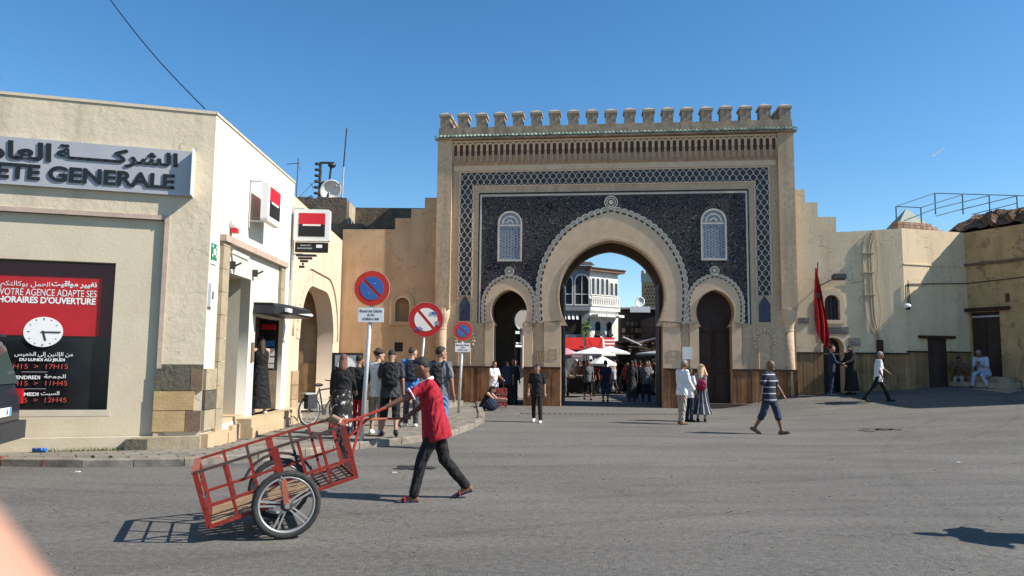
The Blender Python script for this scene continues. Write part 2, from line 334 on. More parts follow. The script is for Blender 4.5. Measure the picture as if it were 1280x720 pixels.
mat('cafe_grey', (0.3, 0.32, 0.33), (0.22, 0.23, 0.24), scale=3, bump=0.1)
mat('dark_glass', (0.03, 0.035, 0.04), rough=0.15, bump=0, spec=0.6)
mat('awning_red', (0.62, 0.025, 0.02), (0.5, 0.02, 0.018), scale=2, rough=0.8, bump=0.1)
mat('awning_white', (0.8, 0.79, 0.76), (0.7, 0.69, 0.66), scale=2, rough=0.8, bump=0.1)
mat('awning_yellow', (0.62, 0.58, 0.34), (0.7, 0.68, 0.5), scale=2, rough=0.8)
mat('pink_cloth', (0.6, 0.3, 0.34), (0.5, 0.2, 0.25), scale=2)
mat('minaret', (0.4, 0.3, 0.17), (0.32, 0.24, 0.14), scale=2, bump=0.3)
mat('minaret_tile', (0.25, 0.33, 0.26), (0.4, 0.38, 0.3), scale=3, rough=0.5)
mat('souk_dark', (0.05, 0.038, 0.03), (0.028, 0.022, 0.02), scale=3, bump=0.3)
mat('stall_goods', (0.36, 0.3, 0.22), (0.16, 0.09, 0.06), scale=12, island=0.7)
mat('leaf', (0.1, 0.17, 0.03), (0.2, 0.26, 0.05), scale=6, rough=0.7, bump=0, island=0.4)
mat('weed', (0.07, 0.1, 0.03), (0.14, 0.15, 0.06), scale=6, rough=0.8, bump=0, island=0.4)
mat('car_paint', (0.016, 0.018, 0.026), (0.02, 0.022, 0.03), scale=3, rough=0.25, bump=0, spec=0.6)
mat('car_plastic', (0.03, 0.032, 0.038), (0.04, 0.04, 0.045), scale=5, rough=0.6, bump=0.05)
mat('car_glass', (0.04, 0.055, 0.05), rough=0.08, bump=0, spec=0.8)
mat('plate_blue', (0.1, 0.3, 0.5), rough=0.4, bump=0)
mat('skin_dark', (0.21, 0.1, 0.058), (0.17, 0.08, 0.045), scale=9, rough=0.55, bump=0.03, spec=0.4)
mat('skin_mid', (0.37, 0.2, 0.125), (0.31, 0.16, 0.1), scale=9, rough=0.55, bump=0.03, spec=0.4)
mat('skin_pale', (0.52, 0.3, 0.21), (0.46, 0.25, 0.17), scale=9, rough=0.5, bump=0.03, spec=0.4)
mat('finger_skin', (0.5, 0.27, 0.19), (0.46, 0.24, 0.165), scale=60, rough=0.5, bump=0)
mat('hair_black', (0.014, 0.012, 0.011), (0.03, 0.025, 0.022), scale=30, rough=0.6, bump=0.5, bscale=60)
mat('hair_brown', (0.06, 0.035, 0.02), (0.03, 0.02, 0.012), scale=30, rough=0.6, bump=0.5, bscale=60)
mat('hair_blond', (0.55, 0.42, 0.25), (0.4, 0.29, 0.16), scale=30, rough=0.6, bump=0.5, bscale=60)
mat('hair_grey', (0.28, 0.26, 0.24), (0.18, 0.17, 0.16), scale=30, rough=0.6, bump=0.5, bscale=60)
def cloth(n, c, c2=None, **k):
    m = mat(n, c, c2 or tuple(x*0.8 for x in c), scale=5, rough=0.85, bump=0, **k); nt = m.node_tree; N = nt.nodes; L = nt.links
    tc = [x for x in N if x.type == 'TEX_COORD'][0]; w = N.new('ShaderNodeTexWave'); w.inputs['Scale'].default_value = 3.2; w.inputs['Distortion'].default_value = 9; w.inputs['Detail'].default_value = 2; w.inputs['Detail Scale'].default_value = 1.4; w.wave_profile = 'SIN'
    mp = N.new('ShaderNodeMapping'); mp.inputs['Scale'].default_value = (1.3, 1.3, .8); mp.inputs['Rotation'].default_value = (.5, .6, .3); L.new(tc.outputs['Object'], mp.inputs[0]); L.new(mp.outputs[0], w.inputs['Vector'])
    bp = N.new('ShaderNodeBump'); bp.inputs['Strength'].default_value = .75; bp.inputs['Distance'].default_value = .02; L.new(w.outputs['Fac'], bp.inputs['Height']); L.new(bp.outputs[0], N['Principled BSDF'].inputs['Normal']); return m
cloth('c_red', (0.38, 0.014, 0.028)); cloth('c_black', (0.014, 0.014, 0.015)); cloth('c_white', (0.8, 0.79, 0.78)); cloth('c_jeans', (0.1, 0.19, 0.36))
cloth('c_navy', (0.02, 0.03, 0.06)); cloth('c_grey', (0.17, 0.17, 0.18)); cloth('c_blue', (0.06, 0.2, 0.55)); cloth('c_khaki', (0.4, 0.34, 0.27))
cloth('c_darkgrey', (0.05, 0.05, 0.055)); cloth('c_teal', (0.1, 0.16, 0.2)); cloth('c_burgundy', (0.27, 0.012, 0.05)); cloth('c_yellow', (0.6, 0.5, 0.06))
cloth('c_paleblue', (0.42, 0.48, 0.6)); cloth('c_brown', (0.16, 0.1, 0.06)); cloth('c_shirtwhite', (0.8, 0.8, 0.82)); cloth('c_denimshort', (0.035, 0.05, 0.08)); cloth('c_maroon', (0.2, 0.03, 0.03)); cloth('c_orange', (0.6, 0.25, 0.08))
def stripes(name, base, line, z0, pitch, width, axis=2, radial=False, waves=9):
    m = mat(name, base, rough=0.85, bump=0.2); nt = m.node_tree; N = nt.nodes; L = nt.links; b = N['Principled BSDF']
    tc = N.new('ShaderNodeTexCoord'); sx = N.new('ShaderNodeSeparateXYZ'); L.new(tc.outputs['Object'], sx.inputs[0])
    if radial:
        at_ = N.new('ShaderNodeMath'); at_.operation = 'ARCTAN2'; L.new(sx.outputs[1], at_.inputs[0]); L.new(sx.outputs[0], at_.inputs[1])
        src = at_.outputs[0]; pitch = 2*math.pi/waves
    else: src = sx.outputs[axis]
    a = N.new('ShaderNodeMath'); a.operation = 'SUBTRACT'; L.new(src, a.inputs[0]); a.inputs[1].default_value = z0-100*pitch
    d = N.new('ShaderNodeMath'); d.operation = 'MODULO'; L.new(a.outputs[0], d.inputs[0]); d.inputs[1].default_value = pitch
    c = N.new('ShaderNodeMath'); c.operation = 'LESS_THAN'; L.new(d.outputs[0], c.inputs[0]); c.inputs[1].default_value = width
    mx = N.new('ShaderNodeMix'); mx.data_type = 'RGBA'; L.new(c.outputs[0], mx.inputs[0]); mx.inputs[6].default_value = base+(1,); mx.inputs[7].default_value = line+(1,)
    L.new(mx.outputs[2], b.inputs['Base Color']); return m
stripes('c_striped', (0.022, 0.024, 0.04), (0.42, 0.42, 0.44), 0.93, 0.145, 0.022)
stripes('c_skirtstripe', (0.02, 0.022, 0.032), (0.3, 0.33, 0.37), 0, 1, 0.13, radial=True, waves=11)
mat('c_floral', (0.02, 0.02, 0.02), rough=0.85, spots=(0.7, 0.66, 0.6), spscale=9, spcut=0.56)
mat('c_scarf', (0.2, 0.09, 0.065), (0.08, 0.035, 0.03), scale=9, rough=0.8, bump=0.2)

def tile_mat(name, freq, dark, dark2, line, thick, vor=False):
    """glazed ground with a printed scroll pattern"""
    m = mat(name, dark, rough=0.6, bump=0, spec=0.12); nt = m.node_tree; N = nt.nodes; L = nt.links; b = N['Principled BSDF']
    tc = N.new('ShaderNodeTexCoord'); n = N.new('ShaderNodeTexNoise'); n.inputs['Scale'].default_value = freq; n.inputs['Detail'].default_value = 1.0
    n.inputs['Distortion'].default_value = 1.2
    L.new(tc.outputs['Object'], n.inputs['Vector'])
    mu = N.new('ShaderNodeMath'); mu.operation = 'MULTIPLY'; L.new(n.outputs['Fac'], mu.inputs[0]); mu.inputs[1].default_value = 9
    pp = N.new('ShaderNodeMath'); pp.operation = 'PINGPONG'; L.new(mu.outputs[0], pp.inputs[0]); pp.inputs[1].default_value = 0.5
    lt = N.new('ShaderNodeMapRange'); L.new(pp.outputs[0], lt.inputs[0]); lt.inputs[1].default_value = thick; lt.inputs[2].default_value = thick+0.05; lt.inputs[3].default_value = 1; lt.inputs[4].default_value = 0
    n2 = N.new('ShaderNodeTexNoise'); n2.inputs['Scale'].default_value = 1.1; L.new(tc.outputs['Object'], n2.inputs['Vector'])
    m1 = N.new('ShaderNodeMix'); m1.data_type = 'RGBA'; L.new(n2.outputs['Fac'], m1.inputs[0]); m1.inputs[6].default_value = dark+(1,); m1.inputs[7].default_value = dark2+(1,)
    m2 = N.new('ShaderNodeMix'); m2.data_type = 'RGBA'; L.new(lt.outputs[0], m2.inputs[0]); L.new(m1.outputs[2], m2.inputs[6]); m2.inputs[7].default_value = line+(1,)
    L.new(m2.outputs[2], b.inputs['Base Color']); return m
tile_mat('blue_tiles', 4.2, (0.02, 0.018, 0.024), (0.033, 0.024, 0.022), (0.16, 0.15, 0.14), 0.1)
tile_mat('frieze_tiles', 9.0, (0.014, 0.011, 0.014), (0.024, 0.015, 0.013), (0.2, 0.19, 0.2), 0.12)
tile_mat('screen_tiles', 11.0, (0.12, 0.14, 0.19), (0.17, 0.19, 0.23), (0.4, 0.42, 0.45), 0.2)
tile_mat('lozenge_tiles', 11.0, (0.03, 0.034, 0.06), (0.05, 0.045, 0.055), (0.14, 0.15, 0.22), 0.14)

# ------------------------------------------------------------------ lettering
AR = {'ا': (0xFE8D, 0xFE8E, 0, 0), 'ب': (0xFE8F, 0xFE90, 0xFE91, 0xFE92), 'ت': (0xFE95, 0xFE96, 0xFE97, 0xFE98), 'ة': (0xFE93, 0xFE94, 0, 0), 'ج': (0xFE9D, 0xFE9E, 0xFE9F, 0xFEA0), 'خ': (0xFEA5, 0xFEA6, 0xFEA7, 0xFEA8), 'ث': (0xFE99, 0xFE9A, 0xFE9B, 0xFE9C),
      'ر': (0xFEAD, 0xFEAE, 0, 0), 'س': (0xFEB1, 0xFEB2, 0xFEB3, 0xFEB4), 'ش': (0xFEB5, 0xFEB6, 0xFEB7, 0xFEB8), 'ع': (0xFEC9, 0xFECA, 0xFECB, 0xFECC), 'غ': (0xFECD, 0xFECE, 0xFECF, 0xFED0), 'ق': (0xFED5, 0xFED6, 0xFED7, 0xFED8), 'ك': (0xFED9, 0xFEDA, 0xFEDB, 0xFEDC),
      'ل': (0xFEDD, 0xFEDE, 0xFEDF, 0xFEE0), 'م': (0xFEE1, 0xFEE2, 0xFEE3, 0xFEE4), 'ن': (0xFEE5, 0xFEE6, 0xFEE7, 0xFEE8), 'و': (0xFEED, 0xFEEE, 0, 0), 'ي': (0xFEF1, 0xFEF2, 0xFEF3, 0xFEF4), 'ى': (0xFEEF, 0xFEF0, 0, 0), 'إ': (0xFE87, 0xFE88, 0, 0), 'ـ': (0x640, 0x640, 0x640, 0x640)}
def arab(s):
    out = []
    for i, c in enumerate(s):
        if c not in AR: out.append(c); continue
        prev = i > 0 and s[i-1] in AR and AR[s[i-1]][2] != 0
        nxt = i < len(s)-1 and s[i+1] in AR and AR[c][2] != 0
        f = AR[c]; out.append(chr(f[3] if prev and nxt else f[1] if prev else f[2] if nxt else f[0]))
    return ''.join(reversed(out))
def text(body, x0, x1, z0, z1, y, m, parent, ext=0.002, bold=0.0, name='lettering'):
    """lettering standing in the local xz plane, fitted to the box x0..x1, z0..z1, front face toward -y"""
    cu = bpy.data.curves.new(name, 'FONT'); cu.body = body; cu.size = 1; cu.offset = bold; cu.extrude = 0.05
    tmp = bpy.data.objects.new(name, cu); me = bpy.data.meshes.new_from_object(tmp)
    bpy.data.objects.remove(tmp); bpy.data.curves.remove(cu); me.name = name
    xs = [v.co.x for v in me.vertices]; ys = [v.co.y for v in me.vertices]
    a, b, c, d = min(xs), max(xs), min(ys), max(ys)
    for v in me.vertices:
        p = v.co.copy(); v.co = (x0+(p.x-a)/(b-a)*(x1-x0), y-(p.z+0.05)/0.1*ext, z0+(p.y-c)/(d-c)*(z1-z0))
    me.materials.clear()
    return mobj(name, me, m, parent)

# ------------------------------------------------------------------ ground
def axis(fine0, fine1, step, far):
    a = []; x = fine0
    while x <= fine1: a.append(x); x += step
    s = step; x = fine1
    while x < far: s *= 1.5; x += s; a.append(x)
    s = step; x = fine0; b = []
    while x > -far: s *= 1.5; x -= s; b.append(x)
    return b[::-1]+a
xs, ys = axis(-8, 22, 0.5, 2500), axis(3, 36, 0.5, 2500)
m = MB(); m.v = [(x, y, gz(x, y)) for y in ys for x in xs]
nx = len(xs); m.f = [(j*nx+i, j*nx+i+1, (j+1)*nx+i+1, (j+1)*nx+i) for j in range(len(ys)-1) for i in range(nx-1)]
struct(m.build('road', G('asphalt'), smooth=True))

# pavement on the left: kerb line (road side) from far left to the gate
KERB = [(-14, 11.1), (-7.53, 11.13), (-6.3, 11.08), (-4.9, 11.32), (-4.0, 11.95), (-3.45, 12.66), (-2.75, 13.7), (-2.1, 14.5), (-1.33, 15.75), (-0.95, 17.6), (-0.7, 19.8), (-0.75, 21.6), (-0.9, 24.0), (-1.1, 27.4)]
PZ = 0.11
pav = thing('pavement', None, None); pav['kind'] = 'structure'
m = MB()
inner = []
for i, (x, y) in enumerate(KERB):
    a = KERB[max(0, i-1)]; b = KERB[min(len(KERB)-1, i+1)]
    d = Vector((b[0]-a[0], b[1]-a[1])).normalized(); inner.append((x-d.y*0.16, y+d.x*0.16))
poly = inner+[(-14, 30)]
m.prismz(poly[::-1] if False else poly, 0.0, PZ-0.03)
m.build('paving_bed', G('paving'), pav)
# kerb stones
def along(P, step):
    out = []; L = 0
    for a, b in zip(P, P[1:]):
        a, b = Vector(a), Vector(b); n = max(1, round((b-a).length/step))
        for k in range(n): out.append((a+(b-a)*k/n, a+(b-a)*(k+1)/n))
    return out
kerbroot = thing('kerb', None, None); kerbroot['kind'] = 'structure'
for i, (a, b) in enumerate(along(KERB, 0.8)):
    d = (b-a).normalized(); n = Vector((-d.y, d.x)); g = 0.008
    p = [a+d*g, b-d*g, b-d*g+n*0.17, a+d*g+n*0.17]; h = PZ+0.012+random.uniform(-.006, .006)
    mm = MB(); q = [tuple(v) for v in p]; ins = [tuple(p[0]+n*0.015), tuple(p[1]+n*0.015), q[2], q[3]]
    mm.add([(x, y, -0.02) for x, y in q]+[(x, y, h-0.015) for x, y in q]+[(x, y, h) for x, y in ins],
           [(0, 1, 5, 4), (1, 2, 6, 5), (2, 3, 7, 6), (3, 0, 4, 7), (4, 5, 9, 8), (5, 6, 10, 9), (6, 7, 11, 10), (7, 4, 8, 11), (8, 9, 10, 11)])
    red = a.x < -7.6 and a.x > -9.0
    mm.build('kerb_stone', G('kerb_red' if red else 'kerb'), kerbroot, label='kerb stone with flaking red paint' if red else None)
# paving slabs: diagonal rows (largest in view one by one, the rest joined)
def inside(x, y, P):
    c = False; j = len(P)-1
    for i in range(len(P)):
        (xi, yi), (xj, yj) = P[i], P[j]
        if (yi > y) != (yj > y) and x < (xj-xi)*(y-yi)/(yj-yi)+xi: c = not c
        j = i
    return c
cells = []
ang = R(38); ca, sa = math.cos(ang), math.sin(ang); w_, h_ = 0.42, 0.21
for j in range(-10, 170):
    for i in range(-60, 60):
        u, v = (i+0.5*(j % 2))*w_, j*h_
        x, y = -6+u*ca-v*sa, 9+u*sa+v*ca
        if not (-10.2 < x < -0.6 and 11 < y < 27.8): continue
        if x < -5.0 and y > 12.7+0.3*(x+5.0)+0.1: 
            if not (x > -6.6 and y > 18.2): continue
        if all(inside(x+dx*ca*w_/2-dy*sa*h_/2, y+dx*sa*w_/2+dy*ca*h_/2, poly) for dx in (-1, 1) for dy in (-1, 1)): cells.append((y, x))
cells.sort()
slab = MB(); slab.box(-w_/2+.008, w_/2-.008, -h_/2+.008, h_/2-.008, -0.03, 0)
sm = slab.mesh('paving_slab')
rest = MB()
for k, (y, x) in enumerate(cells):
    if k < 290: mobj('paving_slab', sm, G('paving'), pav, (x, y, PZ+random.uniform(-.004, .004)), (random.uniform(-.008, .008), random.uniform(-.008, .008), ang))
    else: rest.box(-w_/2+.008, w_/2-.008, -h_/2+.008, h_/2-.008, -0.03, random.uniform(-.004, .004), Matrix.Translation((x, y, PZ)) @ Matrix.Rotation(ang, 4, 'Z'))
rest.build('paving_slabs', G('paving'), pav, kind='stuff')
mat('mortar', (0.2, 0.18, 0.15), (0.15, 0.135, 0.11), scale=3, bump=0.2)
pav.children[0].data.materials[0] = G('mortar')

# low pale blocks on the pavement by the gate
m = MB(); m.prismz([(-3.3, 23.6), (-2.1, 23.3), (-1.6, 25.2), (-3.4, 25.6)], PZ, PZ+0.17)
tag(m.build('stone_block', G('kerb')), 'low pale stone block on the pavement behind the smallest sign', 'stone block')

# ------------------------------------------------------------------ the gate
GO = (3.745, 27.004)
gate = thing('city_gate', 'monumental Moorish gate with three horseshoe arches, dark tiled panel and battlements', 'gate', (GO[0]-0.1*math.cos(R(-6.5)), GO[1]-0.1*math.sin(R(-6.5)), 0), R(-6.5))
GM = Matrix.Translation(gate.location) @ Matrix.Rotation(R(-6.5), 4, 'Z')
def horseshoe(u0, zc, r, e, zi, jw, zb, n=20, straight=False):
    """outline of an opening, counter-clockwise from the foot on the right"""
    RR = r+e; crown = math.sqrt(RR*RR-e*e); pts = []
    a0 = -math.asin((zc-zi)/RR) if not straight else 0.0
    a1 = math.acos(e/RR)
    right = [(u0-e+RR*math.cos(a0+(a1-a0)*k/n), zc+RR*math.sin(a0+(a1-a0)*k/n)) for k in range(n+1)]
    if straight:
        low = [(u0+r-(r*0.02)*t*t, zc-(zc-zi)*t) for t in (1, .75, .5, .25)]
        right = low+right
    if jw is not None: pts += [(u0+jw, zb), (u0+jw, zi)]
    pts += right
    left = [(2*u0-x, z) for x, z in right[::-1]][1:]
    pts += left
    if jw is not None: pts += [(u0-jw, zi), (u0-jw, zb)]
    return pts
BIG = dict(u0=0.0, zc=4.03, r=1.92, e=0.15, zi=2.95, jw=1.84, zb=-0.3)
LEF = dict(u0=-3.77, zc=3.45, r=0.67, e=0.15, zi=2.93, jw=0.56, zb=-0.3)
RIG = dict(u0=3.70, zc=3.45, r=0.67, e=0.15, zi=2.93, jw=0.58, zb=-0.3)
holes = [horseshoe(**a) for a in (BIG, LEF, RIG)]
outer = rect(-6.5, 6.5, -0.5, 10.15)
# the feet of the openings reach the ground: cut as notches by giving each hole its own foot at -0.3 (ground hides the strip)
plate('wall', [outer]+holes, 0.0, 0.55, G('gate_plaster'), gate)
holes_r = [holes[0], horseshoe(-3.53, 3.3, .36, .12, 2.85, .33, -0.3), holes[2]]
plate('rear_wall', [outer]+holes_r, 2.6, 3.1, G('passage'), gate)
m = MB()
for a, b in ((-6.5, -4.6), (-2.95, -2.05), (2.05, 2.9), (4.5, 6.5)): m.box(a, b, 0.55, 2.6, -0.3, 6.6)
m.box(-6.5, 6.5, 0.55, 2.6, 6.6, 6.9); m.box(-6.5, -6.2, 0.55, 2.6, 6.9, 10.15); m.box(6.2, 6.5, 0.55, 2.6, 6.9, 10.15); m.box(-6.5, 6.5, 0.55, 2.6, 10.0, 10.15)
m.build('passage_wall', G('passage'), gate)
# end buttresses with capital and half column below
for s in (-1, 1):
    x0, x1 = (6.0, 6.56) if s > 0 else (-6.56, -6.0)
    MB().box(x0, x1, -0.16, 0.0, 3.55, 10.12).build('buttress', G('gate_plaster'), gate)
    cx = (x0+x1)/2
    c = MB(); c.lathe([(0.19, 2.75), (0.2, 2.8), (0.19, 2.86), (0.21, 3.0), (0.27, 3.2), (0.3, 3.34), (0.3, 3.4), (0.3, 3.55)], 16); 
    o = c.build('capital', G('gate_trim'), gate, smooth=False, loc=(cx, 0.1, 0))
    c = MB(); c.lathe([(0.21, 0.0), (0.2, 1.5), (0.19, 2.75)], 16); c.build('half_column', G('gate_plaster'), gate, smooth=True, loc=(cx, 0.1, 0))
# raised fields: outer border pieces round the tile work
pl = lambda n, x0, x1, z0, z1, y0, y1, mt, par=gate: MB().box(x0, x1, y0, y1, z0, z1).build(n, G(mt), par)
pl('band', -5.96, 5.96, 8.80, 9.0, -0.05, 0.0, 'gate_trim')
# frieze backing (an upside-down U) and lattice
def u_shape(w_out, w_in, zt, zi, zb): return [(-w_out, zb), (-w_in, zb), (-w_in, zi), (w_in, zi), (w_in, zb), (w_out, zb), (w_out, zt), (-w_out, zt)]
WO, WI, ZT, ZI, ZB = 5.68, 5.20, 8.74, 8.24, 4.06
plate('frieze_ground', [u_shape(WO, WI, ZT, ZI, ZB)], -0.012, 0.0, G('frieze_tiles'), gate)
lat = MB(); sw = 0.12; hp = 0.185
def in_u(x, z): return abs(x) <= WO+1e-6 and ZB-0.12 <= z <= ZT and (abs(x) >= WI-1e-6 or z >= ZI)
def strand(x0, sg, z0, z1):
    n = max(2, int((z1-z0)/0.046)); prev = None
    for k in range(n+1):
        z = z0+(z1-z0)*k/n; ph = (z-ZT)/hp*math.pi
        cx = math.copysign(abs(math.cos(ph))**0.75, math.cos(ph))
        x = x0+sg*sw/2*cx; x = max(-WO, min(WO, x))
        if z < ZI and abs(x) < WI: x = math.copysign(WI, x)
        cur = (x, z)
        if prev:
            (xa, za), (xb, zb) = prev, cur; t = 0.014
            lat.add([(xa-t, -0.034, za), (xa+t, -0.034, za), (xb+t, -0.034, zb), (xb-t, -0.034, zb), (xa-t, -0.012, za), (xa+t, -0.012, za), (xb+t, -0.012, zb), (xb-t, -0.012, zb)],
                    [(0, 1, 2, 3), (0, 3, 7, 4), (1, 5, 6, 2)])
        prev = cur
ns = int(round(WO*2/sw))
for k in range(ns+1):
    x0 = -WO+k*2*WO/ns; sg = 1 if k % 2 else -1
    if abs(x0) >= WI-0.02: strand(x0, sg, ZB, ZT)
    else: strand(x0, sg, ZI, ZT)
lat.build('lattice', G('white_glaze'), gate, kind='stuff')
mot = MB()
for k in range(ns):
    x0 = -WO+(k+0.5)*2*WO/ns
    j = 0
    while True:
        z = ZT-(0.0 if k % 2 else hp)-hp*2*j-(hp if False else 0)
        j += 1
        if z < ZB+0.05: break
        if z > ZT-0.05 or not in_u(x0, z) or (abs(x0) < WI and z < ZI+0.05): continue
        mot.add([(x0, -0.03, z+0.07), (x0+0.034, -0.03, z), (x0, -0.03, z-0.07), (x0-0.034, -0.03, z), (x0, -0.012, z+.07), (x0+.034, -.012, z), (x0, -.012, z-.07), (x0-.034, -.012, z)], [(3, 2, 1, 0), (0, 1, 5, 4), (1, 2, 6, 5), (2, 3, 7, 6), (3, 0, 4, 7)])
mot.build('lattice_motifs', G('motif_grey'), gate, kind='stuff')
# border lines of the frieze
for nm, a, b, c_, d_ in (('border', -WO-.05, -WO, ZB-.15, ZT+.05), ('border', WO, WO+.05, ZB-.15, ZT+.05), ('border', -WI, -WI+.04, ZB-.15, ZI-.04), ('border', WI-.04, WI, ZB-.15, ZI-.04), ('border', -WO-.0, WO+.0, ZT, ZT+.05), ('border', -WI, WI, ZI-.04, ZI)):
    pl(nm, a, b, c_, d_, -0.028, 0.0, 'gate_trim')
# pointed lozenge tile panels under the frieze legs
for s in (-1, 1):
    cx = s*(WO+WI)/2
    plate('lozenge_panel', [[(cx-.2, 3.1), (cx+.2, 3.1), (cx+.2, 3.72), (cx+.13, 3.86), (cx, 4.04), (cx-.13, 3.86), (cx-.2, 3.72)]], -0.015, 0.0, G('lozenge_tiles'), gate)
# the big dark tiled panel with holes for the three arch surrounds
sur = [horseshoe(0, 4.2, 2.62, 0.42, 3.06, None, 0, straight=True), horseshoe(-3.77, 3.72, 0.93, 0.1, 3.06, None, 0, straight=True), horseshoe(3.70, 3.72, 0.93, 0.1, 3.06, None, 0, straight=True)]
def open_bottom(pts, zb):      # surround outline closed below the panel
    return pts
panel_out = [(-4.85, 3.06)]
def notch(pts): return [p for p in pts[::-1]]      # walk the outline from left foot to right foot
bottom = []
for s_ in (sur[1], sur[0], sur[2]): bottom += s_[::-1]
plate('tile_panel', [[(-4.85, 3.055)]+bottom+[(4.85, 3.055), (4.85, 7.8), (-4.85, 7.8)]], -0.016, 0.0, G('blue_tiles'), gate)
for a, b, c_, d_, mt, y in ((-4.91, -4.85, 3.0, 7.87, 'white_glaze', -.035), (4.85, 4.91, 3.0, 7.87, 'white_glaze', -.035), (-4.85, 4.85, 7.81, 7.87, 'white_glaze', -.035), (-4.96, -4.91, 3.0, 7.95, 'letter_black', -.02), (4.91, 4.96, 3.0, 7.95, 'letter_black', -.02), (-4.91, 4.91, 7.9, 7.95, 'letter_black', -.02)):
    pl('panel_border', a, b, c_, d_, y, 0.0, mt)
# arch surrounds: smooth plaster rings standing proud
def ring_pts(o, h, zi):
    """ring between outer outline o (feet at 3.06) and the opening h"""
    hh = [p for p in h if p[1] >= zi-1e-6]; return o+[p for p in hh[::-1]]
specs = [(sur[0], holes[0], BIG), (sur[1], holes[1], LEF), (sur[2], holes[2], RIG)]
for o, h, a in specs:
    op = [p for p in h if p[1] > a['zi']+1e-4 or abs(abs(p[0]-a['u0'])-a['jw']) > 1e-3 and p[1] >= a['zi']-1e-4]
    # go out along the surround (right foot -> crown -> left foot), back along the opening (left -> right)
    pts = o+[(a['u0']-a['jw'], 3.06) if False else (op[-1][0], 3.06) if op[-1][1] < 3.06 else op[-1]]
    inner_ = [p for p in op[::-1] if p[1] >= 3.06]
    pts = o+inner_
    plate('arch_surround', [pts], -0.07, 0.0, G('gate_trim'), gate)
    # second order: thin inner lip
    lip = [((x-a['u0'])*1.045+a['u0'], (z-a['zc'])*1.045+a['zc']) for x, z in inner_]
    plate('arch_lip', [lip[::-1]+inner_], -0.095, -0.07, G('gate_plaster'), gate)
# scallops: three concentric white ribs each
def scallop_mesh(r):
    m = MB()
    for ra, rb in ((r, r*0.78), (r*0.64, r*0.46), (r*0.32, r*0.12)):
        n = 9
        for k in range(n):
            a0, a1 = math.pi*(-0.08+1.16*k/n), math.pi*(-0.08+1.16*(k+1)/n)
            q = [(ra*math.cos(a0), ra*math.sin(a0)), (ra*math.cos(a1), ra*math.sin(a1)), (rb*math.cos(a1), rb*math.sin(a1)), (rb*math.cos(a0), rb*math.sin(a0))]
            m.add([(x, -0.02, z) for x, z in q]+[(x, 0, z) for x, z in q], [(0, 1, 2, 3), (0, 4, 5, 1), (3, 2, 6, 7)])
    return m.mesh('scallop')
for (o, h, a), r in zip(specs, (0.165, 0.115, 0.115)):
    sc = scallop_mesh(r)
    tot = [0]
    for p, q in zip(o, o[1:]): tot.append(tot[-1]+math.dist(p, q))
    n = int(round(tot[-1]/(r*1.5))); 
    bk = MB()
    for k in range(n+1):
        d = tot[-1]*(k+0.5)/(n+1); i = max(j for j in range(len(tot)) if tot[j] <= d); i = min(i, len(o)-2)
        t = (d-tot[i])/(tot[i+1]-tot[i]); x = o[i][0]+(o[i+1][0]-o[i][0])*t; z = o[i][1]+(o[i+1][1]-o[i][1])*t
        dx, dz = o[i+1][0]-o[i][0], o[i+1][1]-o[i][1]; an = math.atan2(dz, dx)-math.pi/2
        nrm = (dz, -dx); an = math.atan2(nrm[1], nrm[0])-math.pi/2
        ob = mobj('scallop', sc, G('white_glaze'), gate, (x, -0.074, z), (0, -an, 0))
        sub = mobj('scallop_lobe', None, None) if False else None
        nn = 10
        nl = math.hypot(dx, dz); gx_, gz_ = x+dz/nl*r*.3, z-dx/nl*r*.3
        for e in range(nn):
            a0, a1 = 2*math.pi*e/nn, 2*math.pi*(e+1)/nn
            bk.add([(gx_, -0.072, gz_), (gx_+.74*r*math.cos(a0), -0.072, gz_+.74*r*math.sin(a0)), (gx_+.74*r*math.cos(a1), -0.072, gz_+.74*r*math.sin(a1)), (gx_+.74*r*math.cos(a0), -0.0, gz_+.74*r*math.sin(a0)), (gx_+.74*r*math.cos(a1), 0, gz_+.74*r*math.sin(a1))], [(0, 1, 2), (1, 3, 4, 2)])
        # dark ground between the ribs: little lobes set under them
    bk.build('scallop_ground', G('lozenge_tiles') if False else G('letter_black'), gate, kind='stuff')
    # rosette at the crown
    top = max(z for x, z in o); ro = MB()
    rr = 0.25 if r > .15 else 0.17
    for ra, rb, y in ((rr, rr*.86, -.1), (rr*.7, rr*.56, -.1), (rr*.36, 0.001, -.1)):
        for e in range(20):
            a0, a1 = 2*math.pi*e/20, 2*math.pi*(e+1)/20
            q = [(ra*math.cos(a0), ra*math.sin(a0)), (ra*math.cos(a1), ra*math.sin(a1)), (rb*math.cos(a1), rb*math.sin(a1)), (rb*math.cos(a0), rb*math.sin(a0))]
            ro.add([(x, y, z) for x, z in q]+[(x, 0, z) for x, z in q], [(0, 1, 2, 3), (0, 4, 5, 1), (3, 2, 6, 7)])
    ro.build('rosette', G('white_glaze'), gate, loc=(a['u0'], 0, top+r+rr*.55))
    dk = MB(); dk.prism([(rr*.98*math.cos(2*math.pi*e/20), rr*.98*math.sin(2*math.pi*e/20)) for e in range(20)], -0.085, 0)
    dk.build('rosette_ground', G('letter_black'), gate, loc=(a['u0'], 0, top+r+rr*.55))
